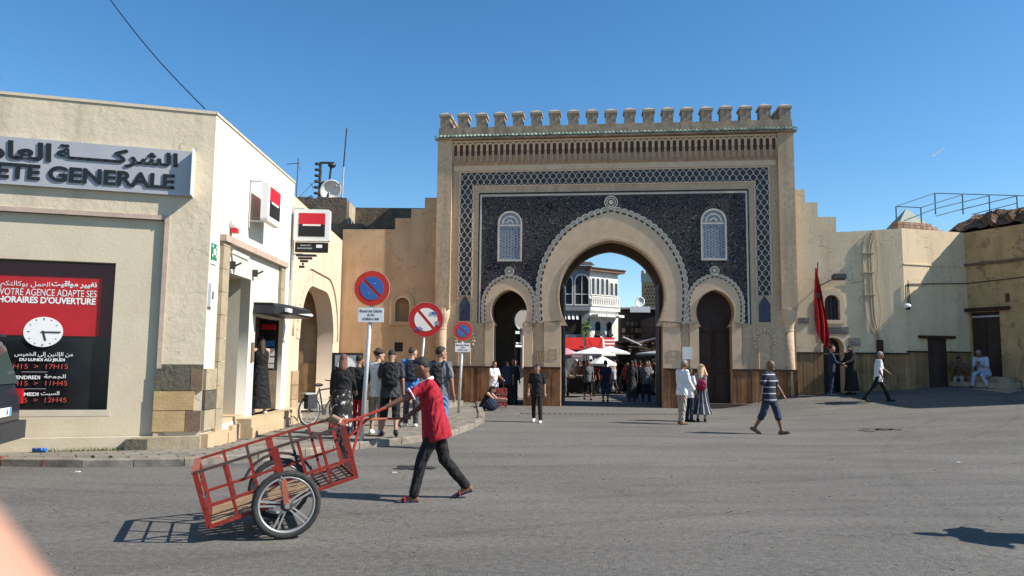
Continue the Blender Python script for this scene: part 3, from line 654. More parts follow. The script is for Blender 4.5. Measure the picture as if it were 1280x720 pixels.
# impost line, jamb strips and profile lines beside each opening
for a, wd in ((BIG, 0.62), (LEF, 0.32), (RIG, 0.32)):
    for s in (-1, 1):
        x0 = a['u0']+s*a['jw']; x1 = x0+s*wd
        lo, hi = min(x0, x1), max(x0, x1)
        pl('jamb', lo, hi, 1.42, 2.9, -0.055, 0.0, 'gate_trim')
        MB().box(lo, hi, -0.075, 0.0, 2.9, 3.055).build('impost', G('gate_plaster'), gate)
        m = MB(); xe = x1+s*0.0
        m.tube([(xe+s*.09, -0.03, 3.05), (xe+s*.06, -.03, 2.98), (xe+s*.1, -.03, 2.9), (xe+s*.03, -.03, 2.8), (xe+s*.0, -.03, 2.6), (xe, -.03, 1.42)], 0.022, 5)
        m.build('profile_line', G('gate_plaster'), gate)
# shallow blind arches low on the piers: lobed relief line
for s in (-1, 1):
    cx = s*5.42; m = MB(); pts = []
    m2 = MB()
    for k in range(13):
        an = math.pi*(-0.18+1.36*k/12); r = 0.36; x, z = cx+r*math.cos(an), 2.42+r*1.05*math.sin(an)
        m2.ell((x, -0.012, z), (0.062, 0.03, 0.062), nu=8, nv=5)
    m2.ell((cx, -0.01, 2.88), (0.06, .04, .07), nu=8, nv=5); m2.ell((cx, -0.01, 3.0), (0.03, .03, .04), nu=8, nv=5)
    m2.build('blind_arch_lobe', G('gate_trim'), gate, smooth=True)
    n = 16; pts = [(cx+0.3*math.cos(math.pi*(-.15+1.3*k/n)), -0.02, 2.42+0.31*math.sin(math.pi*(-.15+1.3*k/n))) for k in range(n+1)]
    m.tube([(cx+0.22, -.02, 1.45), (cx+.22, -.02, 2.2)]+pts+[(cx-.22, -.02, 2.2), (cx-.22, -.02, 1.45)], 0.016, 5)
    m.build('blind_arch', G('gate_plaster'), gate)
# incised square ornaments on the inner piers
for cx, cz in ((-2.55, 1.85), (-2.12, 1.9), (2.2, 1.9)):
    m = MB()
    for a, b, c_, d_ in ((-.15, .15, .17, .19), (-.15, .15, -.19, -.17), (-.15, -.13, -.17, .17), (.13, .15, -.17, .17), (-.06, -.04, -.1, .17), (-.06, .08, -.02, 0)):
        m.box(cx+a, cx+b, -0.068, 0.0, cz+c_, cz+d_)
    m.build('incised_ornament', G('gate_plaster'), gate)
# arched tiled screens
for s, cx in ((-1, -3.77), (1, 3.70)):
    def arched(w, z0, z1, n=14):
        r = w; return [(cx-w, z0), (cx+w, z0)]+[(cx+w*math.cos(math.pi*k/n), z1-w+w*math.sin(math.pi*k/n)) for k in range(n+1)]
    plate('screen_frame', [arched(.46, 5.33, 7.24), arched(.4, 5.4, 7.17)], -0.05, 0, G('white_glaze'), gate)
    fr = plate('screen_panel', [arched(.4, 5.4, 7.17)], -0.03, 0, G('screen_tiles'), gate)
    m = MB(); m.box(cx-.4, cx+.4, -.045, -.03, 6.66, 6.72)
    for i in range(4):
        r = 0.3-0.08*i
        for e in range(12):
            a0, a1 = math.pi*e/12, math.pi*(e+1)/12
            if i % 2 == 0:
                q = [(r*math.cos(a0), r*math.sin(a0)), (r*math.cos(a1), r*math.sin(a1)), ((r-.05)*math.cos(a1), (r-.05)*math.sin(a1)), ((r-.05)*math.cos(a0), (r-.05)*math.sin(a0))]
                m.add([(cx+x, -.045, 6.76+z) for x, z in q]+[(cx+x, -.03, 6.76+z) for x, z in q], [(0, 1, 2, 3), (0, 4, 5, 1), (3, 2, 6, 7)])
    m.build('screen_tympanum', G('white_glaze'), fr)
    m = MB()
    for i in range(7):
        for j in range(11):
            x, z = cx-.33+i*.11, 5.47+j*.108+(.054 if i % 2 else 0)
            if z > 6.6: continue
            m.add([(x, -.031, z+.035), (x+.025, -.031, z), (x, -.031, z-.035), (x-.025, -.031, z)], [(3, 2, 1, 0)])
    m.build('screen_studs', G('frieze_tiles'), fr, kind='stuff')
# corbel band: dark recess, rounded slots between hanging pendants
CB0, CB1 = 9.04, 9.86
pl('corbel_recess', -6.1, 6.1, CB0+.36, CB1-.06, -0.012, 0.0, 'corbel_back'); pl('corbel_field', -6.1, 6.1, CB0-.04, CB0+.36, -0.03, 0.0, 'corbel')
nc = 55; pitch = 12.2/nc
cm = MB(); w2 = 0.052
arc = [(w2*math.cos(math.pi*k/6-math.pi), CB0+w2+w2*math.sin(math.pi*k/6-math.pi)) for k in range(7)]
cm.prism(arc+[(w2, 9.42), (w2*.7, 9.5), (w2*.7, 9.74), (-w2*.7, 9.74), (-w2*.7, 9.5), (-w2, 9.42)], -0.09, 0)
for sx in (-1, 1): cm.box(min(sx*.03, sx*.052), max(sx*.03, sx*.052), -.12, -.09, CB0+.06, 9.4)
cm.prism([(w2*.8*math.cos(math.pi*k/6-math.pi), CB0+w2+w2*.8*math.sin(math.pi*k/6-math.pi)) for k in range(7)], -.12, -.09)
cmesh = cm.mesh('corbel')
am = MB(); ro_, ri_ = pitch*.56, pitch*.3
for e in range(8):
    a0, a1 = math.pi*e/8, math.pi*(e+1)/8
    q = [(ro_*math.cos(a0), ro_*math.sin(a0)), (ro_*math.cos(a1), ro_*math.sin(a1)), (ri_*math.cos(a1), ri_*math.sin(a1)), (ri_*math.cos(a0), ri_*math.sin(a0))]
    am.add([(x, -0.11, z) for x, z in q]+[(x, 0, z) for x, z in q], [(0, 1, 2, 3), (0, 4, 5, 1), (3, 2, 6, 7)])
am.box(-ro_, -ri_, -.11, 0, -.2, 0); am.box(ri_, ro_, -.11, 0, -.2, 0)
amesh = am.mesh('corbel_arch')
for k in range(nc):
    x = -6.1+pitch*(k+.5)
    mobj('corbel', cmesh, G('corbel'), gate, (x, -.001*(k % 2), 0))
    if k < nc-1: mobj('corbel_arch', amesh, G('gate_trim'), gate, (x+pitch/2, 0.001*(k % 2), 9.76))
pl('corbel_ledge', -6.2, 6.2, 9.9, 9.97, -0.1, 0.0, 'gate_trim')
# glazed tile cornice
pl('cornice_board', -6.66, 6.66, 10.0, 10.06, -0.26, 0.0, 'parapet')
tm = MB()
tm.add([], [])
n = 6
ring = [(0.068*math.cos(math.pi*k/n), 0.05*math.sin(math.pi*k/n)) for k in range(n+1)]
vs = [(x, -0.3, z) for x, z in ring]+[(x*.9, 0.0, z+0.14) for x, z in ring]+[(x*.7, -0.3, z*.6-.012) for x, z in ring]
fs = [(i, i+1, i+n+2, i+n+1) for i in range(n)]+[(i, i+2*n+2, i+2*n+3, i+1) for i in range(n)]
tm.add(vs, fs); tmesh = tm.mesh('roof_tile')
for k in range(92): mobj('roof_tile', tmesh, G('green_tile'), gate, (-6.62+k*13.24/91, 0, 10.07+random.uniform(-.006, .006)), (0, 0, random.uniform(-.05, .05)))
pl('parapet', -6.56, 6.56, 10.14, 10.52, -0.02, 0.56, 'parapet')
MB().box(-6.56, -6.0, .56, 3.1, 10.14, 10.52).box(6.0, 6.56, .56, 3.1, 10.14, 10.52).box(-6.0, 6.0, 2.6, 3.1, 10.14, 10.52).build('side_parapet', G('parapet'), gate)
mm_ = MB().box(-.19, .19, -.01, .5, 10.5, 10.97).mesh('merlon')
capm = MB().box(-.235, .235, -.045, .545, 10.97, 11.06)
capm.add([(-.235, -.045, 11.06), (.235, -.045, 11.06), (.235, .545, 11.06), (-.235, .545, 11.06), (0, .25, 11.23)], [(0, 1, 4), (1, 2, 4), (2, 3, 4), (3, 0, 4)])
capme = capm.mesh('merlon_cap')
for k in range(19):
    x = -6.33+k*12.66/18
    o = mobj('merlon', mm_, G('parapet'), gate, (x, 0, random.uniform(-.03, 0)))
    mobj('merlon_cap', capme, G('cap_plaster'), o)
for s in (-1, 1):
    for j in (1, 2, 3):
        o = mobj('merlon', mm_, G('parapet'), gate, (s*6.33, 0.7*j, 0)); mobj('merlon_cap', capme, G('cap_plaster'), o)
# wooden skirting of upright boards
def boards(x0, x1, z0f, z1, y, mt, parent, name='skirt_boards', w=0.125):
    m = MB(); x = x0
    while x < x1-0.02:
        ww = min(w*random.uniform(.85, 1.15), x1-x); m.box(x+.004, x+ww-.004, y-.03-random.uniform(0, .014), y, z0f, z1-random.uniform(0, .01)); x += ww
    return m.build(name, G(mt), parent, kind='stuff')
for a, b in ((-6.5, -4.33), (-3.21, -1.84), (1.84, 3.12), (4.28, 6.5)):
    boards(a, b, -0.05, 1.36, -0.02 if abs(a) < 6 and abs(b) < 6 else -0.06, 'old_wood', gate)
    MB().box(a, b, -0.12, 0.0, 1.36, 1.42).build('skirt_rail', G('wood_rail'), gate)
# doors: great open leaves in the middle passage, closed double door on the right
for s in (-1, 1):
    d = MB().box(s*1.84-.05 if s > 0 else -1.89, s*1.84+.05 if s > 0 else -1.79, .62, 2.45, 0.05, 4.6).build('door_leaf', G('door_dark'), gate)
    m = MB(); x = s*1.79
    for i in range(2):
        for z0, z1 in ((.3, 1.2), (1.4, 2.8), (3.0, 4.4)):
            y0 = .7+i*.86; a, b = (x-.02, x) if s > 0 else (x, x+.02)
            m.box(a, b, y0, y0+.78, z0, z1)
    m.build('door_panel', G('door_green'), d)
d = plate('door', [horseshoe(3.70, 3.45, 0.72, 0.15, 2.93, 0.62, -0.2)], 0.5, 0.56, G('door_dark'), gate)
for s in (-1, 1):
    m = MB(); x0, x1 = (3.70+.02, 3.70+.54) if s > 0 else (3.70-.54, 3.70-.02)
    for z0, z1 in ((.15, 1.3), (1.4, 2.8)):
        m.box(x0, x1, .47, .5, z0, z0+.07); m.box(x0, x1, .47, .5, z1-.07, z1); m.box(x0, x0+.06, .47, .5, z0+.07, z1-.07); m.box(x1-.06, x1, .47, .5, z0+.07, z1-.07)
    m.build('door_frame', G('wood_rail'), d)
MB().box(2.52, 2.86, -.085, -.07, 1.75, 2.2).build('notice_sheet', G('paint_white'), gate)
# dark low step round the right foot of the gate
m = MB(); m.prismz([(2.0, 0.0), (4.4, -.25), (5.2, -.6), (6.8, -.75), (6.8, 0.0)], 0.0, 0.2)
m.build('foot_step', G('stone_brown'), gate)
# drain grating across the road in front of the gate
gr = thing('drain_grating', 'long narrow steel drain grating set in the road before the gate', 'drain')
p0, p1 = at(650, 517.5), at(850, 518.5)
n = 30
for k in range(n):
    a = p0+(p1-p0)*k/n; b = p0+(p1-p0)*(k+.72)/n; MB().add([(a.x, a.y, .006), (b.x, b.y, .006), (b.x+.02, b.y+.28, .006), (a.x+.02, a.y+.28, .006)], [(0, 1, 2, 3)]).build('slot', G('letter_black'), gr)
m = MB(); m.add([(p0.x-.2, p0.y-.1, .003), (p1.x+.2, p1.y-.1, .003), (p1.x+.2, p1.y+.4, .003), (p0.x-.2, p0.y+.4, .003)], [(0, 1, 2, 3)]).build('frame', G('mortar'), gr)

# ------------------------------------------------------------------ bank (front wall yaw 16 deg, side wall running away from the road)
K = 0.908
BO = (-5.82475*K, 14.08679*K)
def kz(z): return EYE+K*(z-EYE)
bank = thing('bank_building', 'cream rendered bank building with grey lettered sign, shop window poster and side portal', 'building', (BO[0], BO[1], 0), R(16))
BT = kz(6.37)
U0 = -11.5
rec = (-0.735, kz(0.16), kz(4.22))        # recess: right edge, bottom, top
m = solidify_curve('front_wall', [rect(U0, 0, 0.0, BT), rect(U0+.6, rec[0], rec[1], rec[2])], 0.0, 0.055)
mobj('front_wall', m, G('bank_front'), bank)
win = (-1.47, kz(0.66), kz(3.37))
m = solidify_curve('recess_wall', [rect(U0, 0, 0.0, rec[2]+.3), rect(U0+2.5, win[0], win[1], win[2])], 0.055, 0.28)
mobj('recess_wall', m, G('bank_recess'), bank)
pl('recess_trim', rec[0], rec[0]+.075, rec[1]-.1, rec[2]+.075, -.035, 0.1, 'pink_trim', bank)
pl('recess_trim', U0+.6, rec[0], rec[2], rec[2]+.075, -.035, 0.1, 'pink_trim', bank)
pl('coping', U0, 0.02, BT, BT+.05, -.02, 0.3, 'bank_recess', bank)
pl('window_sill', U0+2.5, win[0]+.05, win[1]-.1, win[1]-.01, .05, .15, 'marble', bank)
pl('base_ledge', U0, -.92, 0.0, kz(.18), -.1, 0.0, 'bank_recess', bank)
# shop window with poster
wd = MB().box(U0+2.5, win[0], .22, .25, win[1], win[2]).build('window', G('poster_black'), bank)
pl('poster_top', U0+2.5, win[0]-.01, kz(2.0), win[2]-.03, .208, .22, 'poster_maroon', wd)
MB().box(-6.2, kz(0)*0+-1.69, .2, .206, kz(2.0), kz(3.09)).build('poster_panel', G('poster_red'), wd)
def wtext(b, px0, px1, pz0, pz1, mt, bold=0.0, ar=False): return text(arab(b) if ar else b, px0, px1, pz0, pz1, .197, G(mt), wd, bold=bold, ext=.002)
# pixel columns 0..160 of the photo map to u = -3.39K .. -1.47K in this window
def wu(px, py=None): return on_plane(px, py or 370, BO, R(16), -.2)[0]
def wz(py, px=None): return on_plane(px or 60, py, BO, R(16), -.2)[1]
wtext('تغيير مواقيت', wu(64, 363), wu(121, 363), wz(360.5, (64+121)/2), wz(351.5, (64+121)/2), 'paint_white', .03, True)
wtext('العمل بوكالتكم', wu(0, 363), wu(62, 363), wz(360.5, (0+62)/2), wz(351.5, (0+62)/2), 'paint_white', .0, True)
wtext("VOTRE AGENCE ADAPTE SES", wu(-1, 370), wu(120.5, 370), wz(370, (-1+120.5)/2), wz(361.5, (-1+120.5)/2), 'paint_white', .0)
wtext("HORAIRES D'OUVERTURE", wu(-3, 379.5), wu(119.5, 379.5), wz(379.5, (-3+119.5)/2), wz(371, (-3+119.5)/2), 'paint_white', .035)
ck = thing('clock', None, None); ck.parent = wd
ck.location = (wu(57.5), .195, wz(415)); 
for k in ('category',): 
    if k in ck: del ck[k]
CR = 0.29
m = MB(); m.prism([(CR*math.cos(2*math.pi*k/40), CR*.86*math.sin(2*math.pi*k/40)) for k in range(40)], -.004, 0.002)
face = m.build('clock_face', G('sign_white'), wd, loc=(wu(57.5), .195, wz(415)))
bpy.data.objects.remove(ck)
m = MB()
for k in range(12):
    a = 2*math.pi*k/12; L_ = .035 if k % 3 == 0 else .02; w = .007
    m.box(-w, w, -.007, -.004, CR*.8-L_, CR*.8, Matrix.Rotation(a, 4, 'Y'))
m.build('hour_marks', G('letter_black'), face)
m = MB(); m.box(-.012, .012, -.011, -.007, -.02, .15, Matrix.Rotation(R(163), 4, 'Y')); m.build('hour_hand', G('letter_black'), face)
m = MB(); m.box(-.01, .01, -.014, -.011, -.03, .26, Matrix.Rotation(R(90), 4, 'Y')); m.build('minute_hand', G('letter_black'), face)
wtext('من الإثنين إلى الخميس', wu(18, 447), wu(91, 447), wz(447, (18+91)/2), wz(440, (18+91)/2), 'paint_white', .01, True)
wtext("DU LUNDI AU JEUDI", wu(24, 452.5), wu(81, 452.5), wz(452.5, (24+81)/2), wz(447.8, (24+81)/2), 'paint_white', .04)
wtext("8H15  >  17H15", wu(10, 461), wu(85, 461), wz(461, (10+85)/2), wz(455, (10+85)/2), 'digit_red')
wtext("VENDREDI", wu(15, 474), wu(50, 474), wz(474, (15+50)/2), wz(469.5, (15+50)/2), 'paint_white', .03)
wtext("الجمعة", wu(55, 474), wu(82, 474), wz(474, (55+82)/2), wz(468, (55+82)/2), 'paint_white', .01, True)
wtext("8H15  >  11H45", wu(10, 482), wu(84, 482), wz(482, (10+84)/2), wz(476, (10+84)/2), 'digit_red')
wtext("SAMEDI", wu(20, 495), wu(48, 495), wz(495, (20+48)/2), wz(490.5, (20+48)/2), 'paint_white', .03)
wtext("السبت", wu(51, 495), wu(74, 495), wz(495, (51+74)/2), wz(489, (51+74)/2), 'paint_white', .01, True)
wtext("8H45  >  12H45", wu(10, 503), wu(83, 503), wz(503, (10+83)/2), wz(497, (10+83)/2), 'digit_red')
for py in (465, 486): pl('divider', wu(34), wu(66), wz(py+.3), wz(py-.3), .195, .197, 'sign_grey', wd)
# grey sign box with raised letters
sx0, sx1, sz0, sz1 = -6.6*K, -0.36*K, kz(4.70), kz(5.57)
sg = MB().box(sx0, sx1, -.08, 0.0, sz0, sz1).build('sign_box', G('sign_grey'), bank)
pl('sign_edge', sx1, sx1+.02, sz0-.01, sz1+.01, -.275, 0.0, 'sign_white', sg)
def su(px): return (-3.62+px/243.0*(3.62-.364))*K
def szz(f): return sz0+(sz1-sz0)*f
text('SOCIETE GENERALE', su(-75), su(220), szz(.12), szz(.45), -.08, G('letter_black'), sg, ext=.022, bold=.03)
text(arab('الشركـــــة'), su(70), su(223), szz(.53), szz(.93), -.08, G('letter_black'), sg, ext=.022, bold=.03)
text(arab('العامـــــة'), su(-90), su(64), szz(.53), szz(.93), -.08, G('letter_black'), sg, ext=.022, bold=.03)
# corner stones (front face and side face), three courses
SY = R(91.1-16)
side = Matrix.Rotation(SY, 4, 'Z')
rows = [(kz(1.015), kz(1.42)), (kz(.65), kz(1.0)), (kz(.26), kz(.635))]
fr = [('stone_dark', -.73, -.2), ('stone_ochre', -.75, -.12), ('stone_ochre', -.75, -.25)]
for (z0, z1), (mt, a, b) in zip(rows, fr):
    MB().box(a, b, -.05, 0.06, z0, z1).build('corner_stone', G(mt), bank)
    if b < -.15: MB().box(b+.01, -.005, -.045, 0.05, z0, z1).build('corner_stone', G('stone_brown'), bank)
for (z0, z1), mt in zip(rows, ('stone_pale', 'stone_dark', 'stone_pale')):
    mm = MB(); mm.box(0.0, .62, -.055, .04, z0, z1, side); mm.build('corner_stone', G(mt), bank)
MB().box(-.74, 0.0, -.03, .03, kz(1.42), kz(1.5)).build('corner_stone', G('stone_dark'), bank)
# side wall in its own frame (u along the wall, -y outwards)
sw = thing('side_wall_root', None, None); bpy.data.objects.remove(sw)
SL = 5.63*K
def smb(): return MB()
def sbuild(m, name, mt, par=bank, **k): 
    m.v = [tuple(side @ Vector(v)) for v in m.v]; return m.build(name, G(mt), par, **k)
def sbox(name, u0, u1, y0, y1, z0, z1, mt, par=bank, **k): return sbuild(MB().box(u0, u1, y0, y1, z0, z1), name, mt, par, **k)
def splate(name, polys, y0, y1, mt, par=bank):
    me = solidify_curve(name, polys, y0, y1); me.transform(side); return mobj(name, me, G(mt), par)
D1 = rect(.96, 2.22, .42, kz(3.385)); D2 = rect(2.62, 4.62, .45, 2.52)
splate('side_wall', [rect(0.0, SL, 0.0, BT), D1, D2], 0.0, 0.2, 'bank_side')
sbox('coping', -.02, SL, -.02, .2, BT, BT+.045, 'bank_recess')
sbox('door_soffit', .9, 2.3, .2, .8, kz(3.385), kz(3.385)+.1, 'bank_side')
sbox('door_reveal', 2.22, 2.32, .2, .78, .42, kz(3.385), 'marble')
sbox('door_reveal', .86, .96, .2, .78, .42, kz(3.385), 'marble')
dr = sbox('door', .96, 2.22, .55, .6, .42, kz(3.385), 'black_plastic')
sbox('door_stile', .96, 1.08, .5, .55, .42, kz(3.385), 'dark_metal', dr); sbox('door_stile', 1.56, 1.62, .5, .55, .42, 3.1, 'dark_metal', dr)
sbox('door_threshold', .96, 2.22, .02, .55, .42, .5, 'step_stone')
# cash machine niche
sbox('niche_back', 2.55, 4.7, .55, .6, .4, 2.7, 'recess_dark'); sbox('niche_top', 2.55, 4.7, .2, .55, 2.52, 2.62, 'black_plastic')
sbox('niche_side', 2.52, 2.62, .2, .55, .4, 2.52, 'bank_side')
pn = sbox('niche_panel', 4.62, 4.7, .1, .55, 1.35, 2.52, 'black_plastic')
sbox('niche_panel_base', 4.62, 4.7, .1, .55, .4, 1.35, 'stone_pale')
sbox('sticker', 4.612, 4.62, .16, .5, 2.3, 2.42, 'logo_red', pn)
for z0, z1, mt in ((2.08, 2.25, 'letter_black'), (1.9, 2.04, 'c_blue'), (1.68, 1.86, 'sign_white'), (1.52, 1.65, 'sign_white'), (1.4, 1.5, 'paint_white')): sbox('sticker', 4.612, 4.62, .18, .5, z0, z1, mt, pn)
atm = sbox('cash_machine', 2.75, 3.75, .3, .55, 1.2, 2.3, 'dark_metal'); sbox('cash_machine_screen', 3.0, 3.5, .28, .3, 1.6, 2.0, 'dark_glass', atm); sbox('cash_machine_keypad', 3.05, 3.4, .2, .3, 1.35, 1.45, 'steel', atm)
# canopy over the machine
cp = MB(); cp.loft([(Vector((0, 0, 0)), .01, .01, None)], 4) if False else None
m = MB(); n = 10; prof = []
poly = [(2.4, 0.0), (4.6, 0.0), (4.7, -.38), (4.55, -.62), (4.2, -.7), (3.0, -.6), (2.45, -.42)]
m.add([(x, y, 2.56) for x, y in poly]+[(x+.05, y*1.04, 2.72) for x, y in poly]+[(x*.98+.08, y*.86, 2.78) for x, y in poly], [tuple(range(6, -1, -1)), tuple(range(14, 21))]+[(i, (i+1) % 7, (i+1) % 7+7, i+7) for i in range(7)]+[(i+7, (i+1) % 7+7, (i+1) % 7+14, i+14) for i in range(7)])
cp = sbuild(m, 'canopy', 'black_plastic')
sbuild(MB().add([(3.4, -.67, 2.6), (4.2, -.75, 2.6), (4.68, -.66, 2.61), (4.78, -.4, 2.62), (4.2, -.76, 2.66), (4.7, -.68, 2.66)], [(0, 1, 4), (1, 2, 5, 4)]), 'canopy_tip', 'sign_white', cp)
sbox('canopy_logo', 2.62, 2.95, -.66, -.6, 2.6, 2.68, 'sign_white', cp)
# portal frame on the side wall
for nm, a, b, z0, z1 in (('portal_post', .48, .8, .3, 3.74), ('portal_post', 4.1, 4.42, 2.8, 3.74)):
    z = z0; 
    while z < z1-.05:
        h = min(.42, z1-z); sbox(nm, a, b, -.07, .0, z+.004, z+h-.004, 'stone_pale'); z += h
sbox('portal_lintel', .44, 4.46, -.12, 0.0, 3.74, 3.86, 'pink_trim')
sbox('notice_strip', .84, .92, -.02, 0.0, 1.3, 2.3, 'sign_white'); sbox('notice_strip', .84, .93, -.022, 0.0, 1.75, 1.85, 'letter_black')
sbox('card_reader', 2.4, 2.52, -.03, 0.0, 1.55, 1.95, 'stone_brown')
# steps and landing
sbox('plinth', -.02, .92, -.14, .0, 0.0, .33, 'step_stone')
MB().box(-1.0, .02, -.2, 0.0, 0.0, .31).build('plinth', G('stone_pale'), bank); MB().box(-1.12, -.78, -.22, -.02, 0.0, .28).build('plinth_block', G('stone_dark'), bank)
sbox('step', .92, 1.32, -.16, 0.0, 0.0, .27, 'step_stone'); sbox('step', 1.32, 1.75, -.08, 0.0, 0.0, .36, 'step_stone')
sbox('landing', 1.75, SL+.3, -.32, .0, 0.0, .29, 'step_stone'); sbox('landing', 1.75, SL+.26, -.29, .55, .29, .45, 'step_stone')
# small fittings
gs = sbox('exit_sign', .0, .0, 0, 0, 0, 0, 'sg_green') if False else sbox('green_sign', .06, .3, -.02, 0.0, kz(3.52), kz(3.84), 'sg_green')
sbuild(MB().lathe([(.06, -.004), (.06, .004)], 10, Matrix.Translation((.18, -.024, kz(3.68))) @ Matrix.Rotation(R(90), 4, 'X')), 'sign_mark', 'sign_white', gs)
for a, b in ((.08, .11), (.25, .28)):
    for z in (kz(3.58), kz(3.76)): sbox('sign_mark', a, b, -.024, -.02, z, z+.05, 'sign_white', gs)
sbox('sign_footer', .06, .3, -.021, 0.0, kz(3.44), kz(3.51), 'sign_white', gs)
ib = sbox('intercom', -.02+.03, .17, -.06, 0.0, kz(2.6), kz(3.05), 'sign_white'); sbox('intercom_slot', .06, .12, -.065, -.06, kz(2.75), kz(2.9), 'letter_black', ib)
al = sbuild(MB().ell((.95, -.05, kz(4.42)), (.09, .09, .13)), 'alarm_box', 'sign_white'); sbuild(MB().box(.89, 1.02, -.13, -.03, kz(4.2), kz(4.3)), 'alarm_lamp', 'logo_red', al)
ccv = sbuild(MB().tube([(1.02, -.02, 3.62), (1.18, -.28, 3.5)], .05, 8), 'security_camera', 'sign_white')
for u in (1.0, 2.3): sbuild(MB().box(u-.03, u+.03, -.1, 0, kz(3.46), kz(3.62)).tube([(u, -.05, kz(3.5)), (u+.05, -.2, kz(3.6))], .02, 5), 'wall_bracket', 'dark_metal')
# light box lying along the side wall
def lightbox(parent, M, w, h, t):
    b = MB(); r = .05
    poly = []
    for cx, cz, a0 in ((w/2-r, h/2-r, 0), (-w/2+r, h/2-r, 90), (-w/2+r, -h/2+r, 180), (w/2-r, -h/2+r, 270)):
        for k in range(4): poly.append((cx+r*math.cos(R(a0+30*k)), cz+r*math.sin(R(a0+30*k))))
    b.prism(poly, -t/2, t/2, M); o = b.build('light_box', G('sign_white'), parent)
    for s in (-1, 1):
        y0, y1 = (s*(t/2), s*(t/2+.006)); y0, y1 = min(y0, y1), max(y0, y1)
        MB().box(-w*.37, w*.37, y0, y1, h*.0+.02, h*.38, M).build('logo_field', G('logo_red'), o)
        MB().box(-w*.37, w*.37, y0, y1, -h*.36, .02, M).build('logo_field', G('logo_black'), o)
        MB().box(-w*.25, w*.25, y0-.002, y1+.002, -.02, .02, M).build('logo_bar', G('sign_white'), o)
    return o
M1 = side @ Matrix.Translation((2.33, -.32, kz(5.12)))
lb = lightbox(bank, M1, .95, .82, .14)
sbuild(MB().tube([(1.9, 0, kz(5.56)), (1.9, -.3, kz(5.56)), (2.3, -.32, kz(5.56))], .018, 6).tube([(1.9, 0, kz(4.66)), (1.95, -.25, kz(4.66))], .018, 6).tube([(1.9, -.02, kz(4.5)), (1.9, -.02, kz(5.6))], .015, 6), 'bracket', 'galv', lb)
# second light box facing the square, at the far end of the side wall
M2 = side @ Matrix.Translation((SL-.1, -.5, 4.86)) @ Matrix.Rotation(-SY-R(16)+R(3), 4, 'Z')
lb2 = lightbox(bank, M2, .86, .78, .16)
gp = MB().box(-.39, .39, -.05, .05, -.66, -.42, M2).build('guide_panel', G('logo_black'), lb2)
def mtext(b, x0, x1, z0, z1, y, mt, par, M, **k):
    o = text(b, x0, x1, z0, z1, y, G(mt), par, **k); o.data.transform(M); return o
mtext('GUICHET', -.26, 0.0, -.51, -.475, -.052, 'sign_white', gp, M2); mtext('AUTOMATIQUE', -.34, .02, -.59, -.55, -.052, 'sign_white', gp, M2)
MB().box(.12, .26, -.056, -.05, -.55, -.47, M2).build('hand_mark', G('sign_white'), gp)
for i in range(5): MB().box(-.36+.05*i, .12-.1*i, -.05, .04, -.76-.07*i, -.71-.07*i, M2).build('louvre', G('black_plastic'), lb2)
sbuild(MB().tube([(SL-.12, -.05, 2.7), (SL-.12, -.05, 5.35)], .025, 6).tube([(SL-.12, -.05, 5.28), (SL-.12, -.3, 5.28)], .02, 6).tube([(SL-.12, -.05, 4.15), (SL-.12, -.3, 4.15)], .02, 6), 'bracket', 'galv', lb2)
# roof bits on the bank
m = MB(); m.tube([(-3.5, .3, BT), (-3.5, .3, BT+.42)], .03, 6); m.build('roof_pipe', G('dark_metal'), bank)
# rest of the building body behind
Ls = side @ Vector((SL, .2, 0)); 
m = MB(); A_ = side @ Vector((0.05, .8, 0)); B_ = side @ Vector((SL, .8, 0)); 
m.prismz([(U0, .42), (A_.x, A_.y) if A_.y > .42 else (-1, .42), (B_.x, B_.y), (U0, B_.y)], 0.0, BT-.2)
m.build('body', G('bank_recess'), bank)
sbox('end_wall', SL-.12, SL, .2, 6.0, 0, BT, 'bank_side')

# litter, weeds and ledge
lt = MB(); lt.tube([(0, 0, 0), (.16, .01, 0), (.2, .01, 0)], .035, 8)
tag(lt.build('bottle', G('c_blue'), loc=tuple(Vector((BO[0], BO[1], PZ+.035))+Matrix.Rotation(R(16), 3, 'Z') @ Vector((on_plane(43, 547, BO, R(16), .2)[0], -.22, 0))), smooth=True), 'small crushed blue and white plastic bottle lying by the bank wall', 'bottle')
wm = MB()
for k in range(260):
    p = at(random.uniform(95, 165), 0, 0) if False else None
    t = random.random(); bx = Vector((BO[0], BO[1], 0))+Matrix.Rotation(R(16), 3, 'Z') @ Vector((-2.25+t*1.15, -.16-random.uniform(0, .07), 0))
    h = random.uniform(.02, .08); a = random.uniform(0, 6.3); 
    wm.add([(bx.x, bx.y, PZ), (bx.x+.012*math.cos(a), bx.y+.012*math.sin(a), PZ), (bx.x+random.uniform(-.04, .04), bx.y+random.uniform(-.03, .03), PZ+h)], [(0, 1, 2)])
tag(wm.build('weeds', G('weed')), 'low green weeds along the foot of the bank wall', 'weeds', kind='stuff')

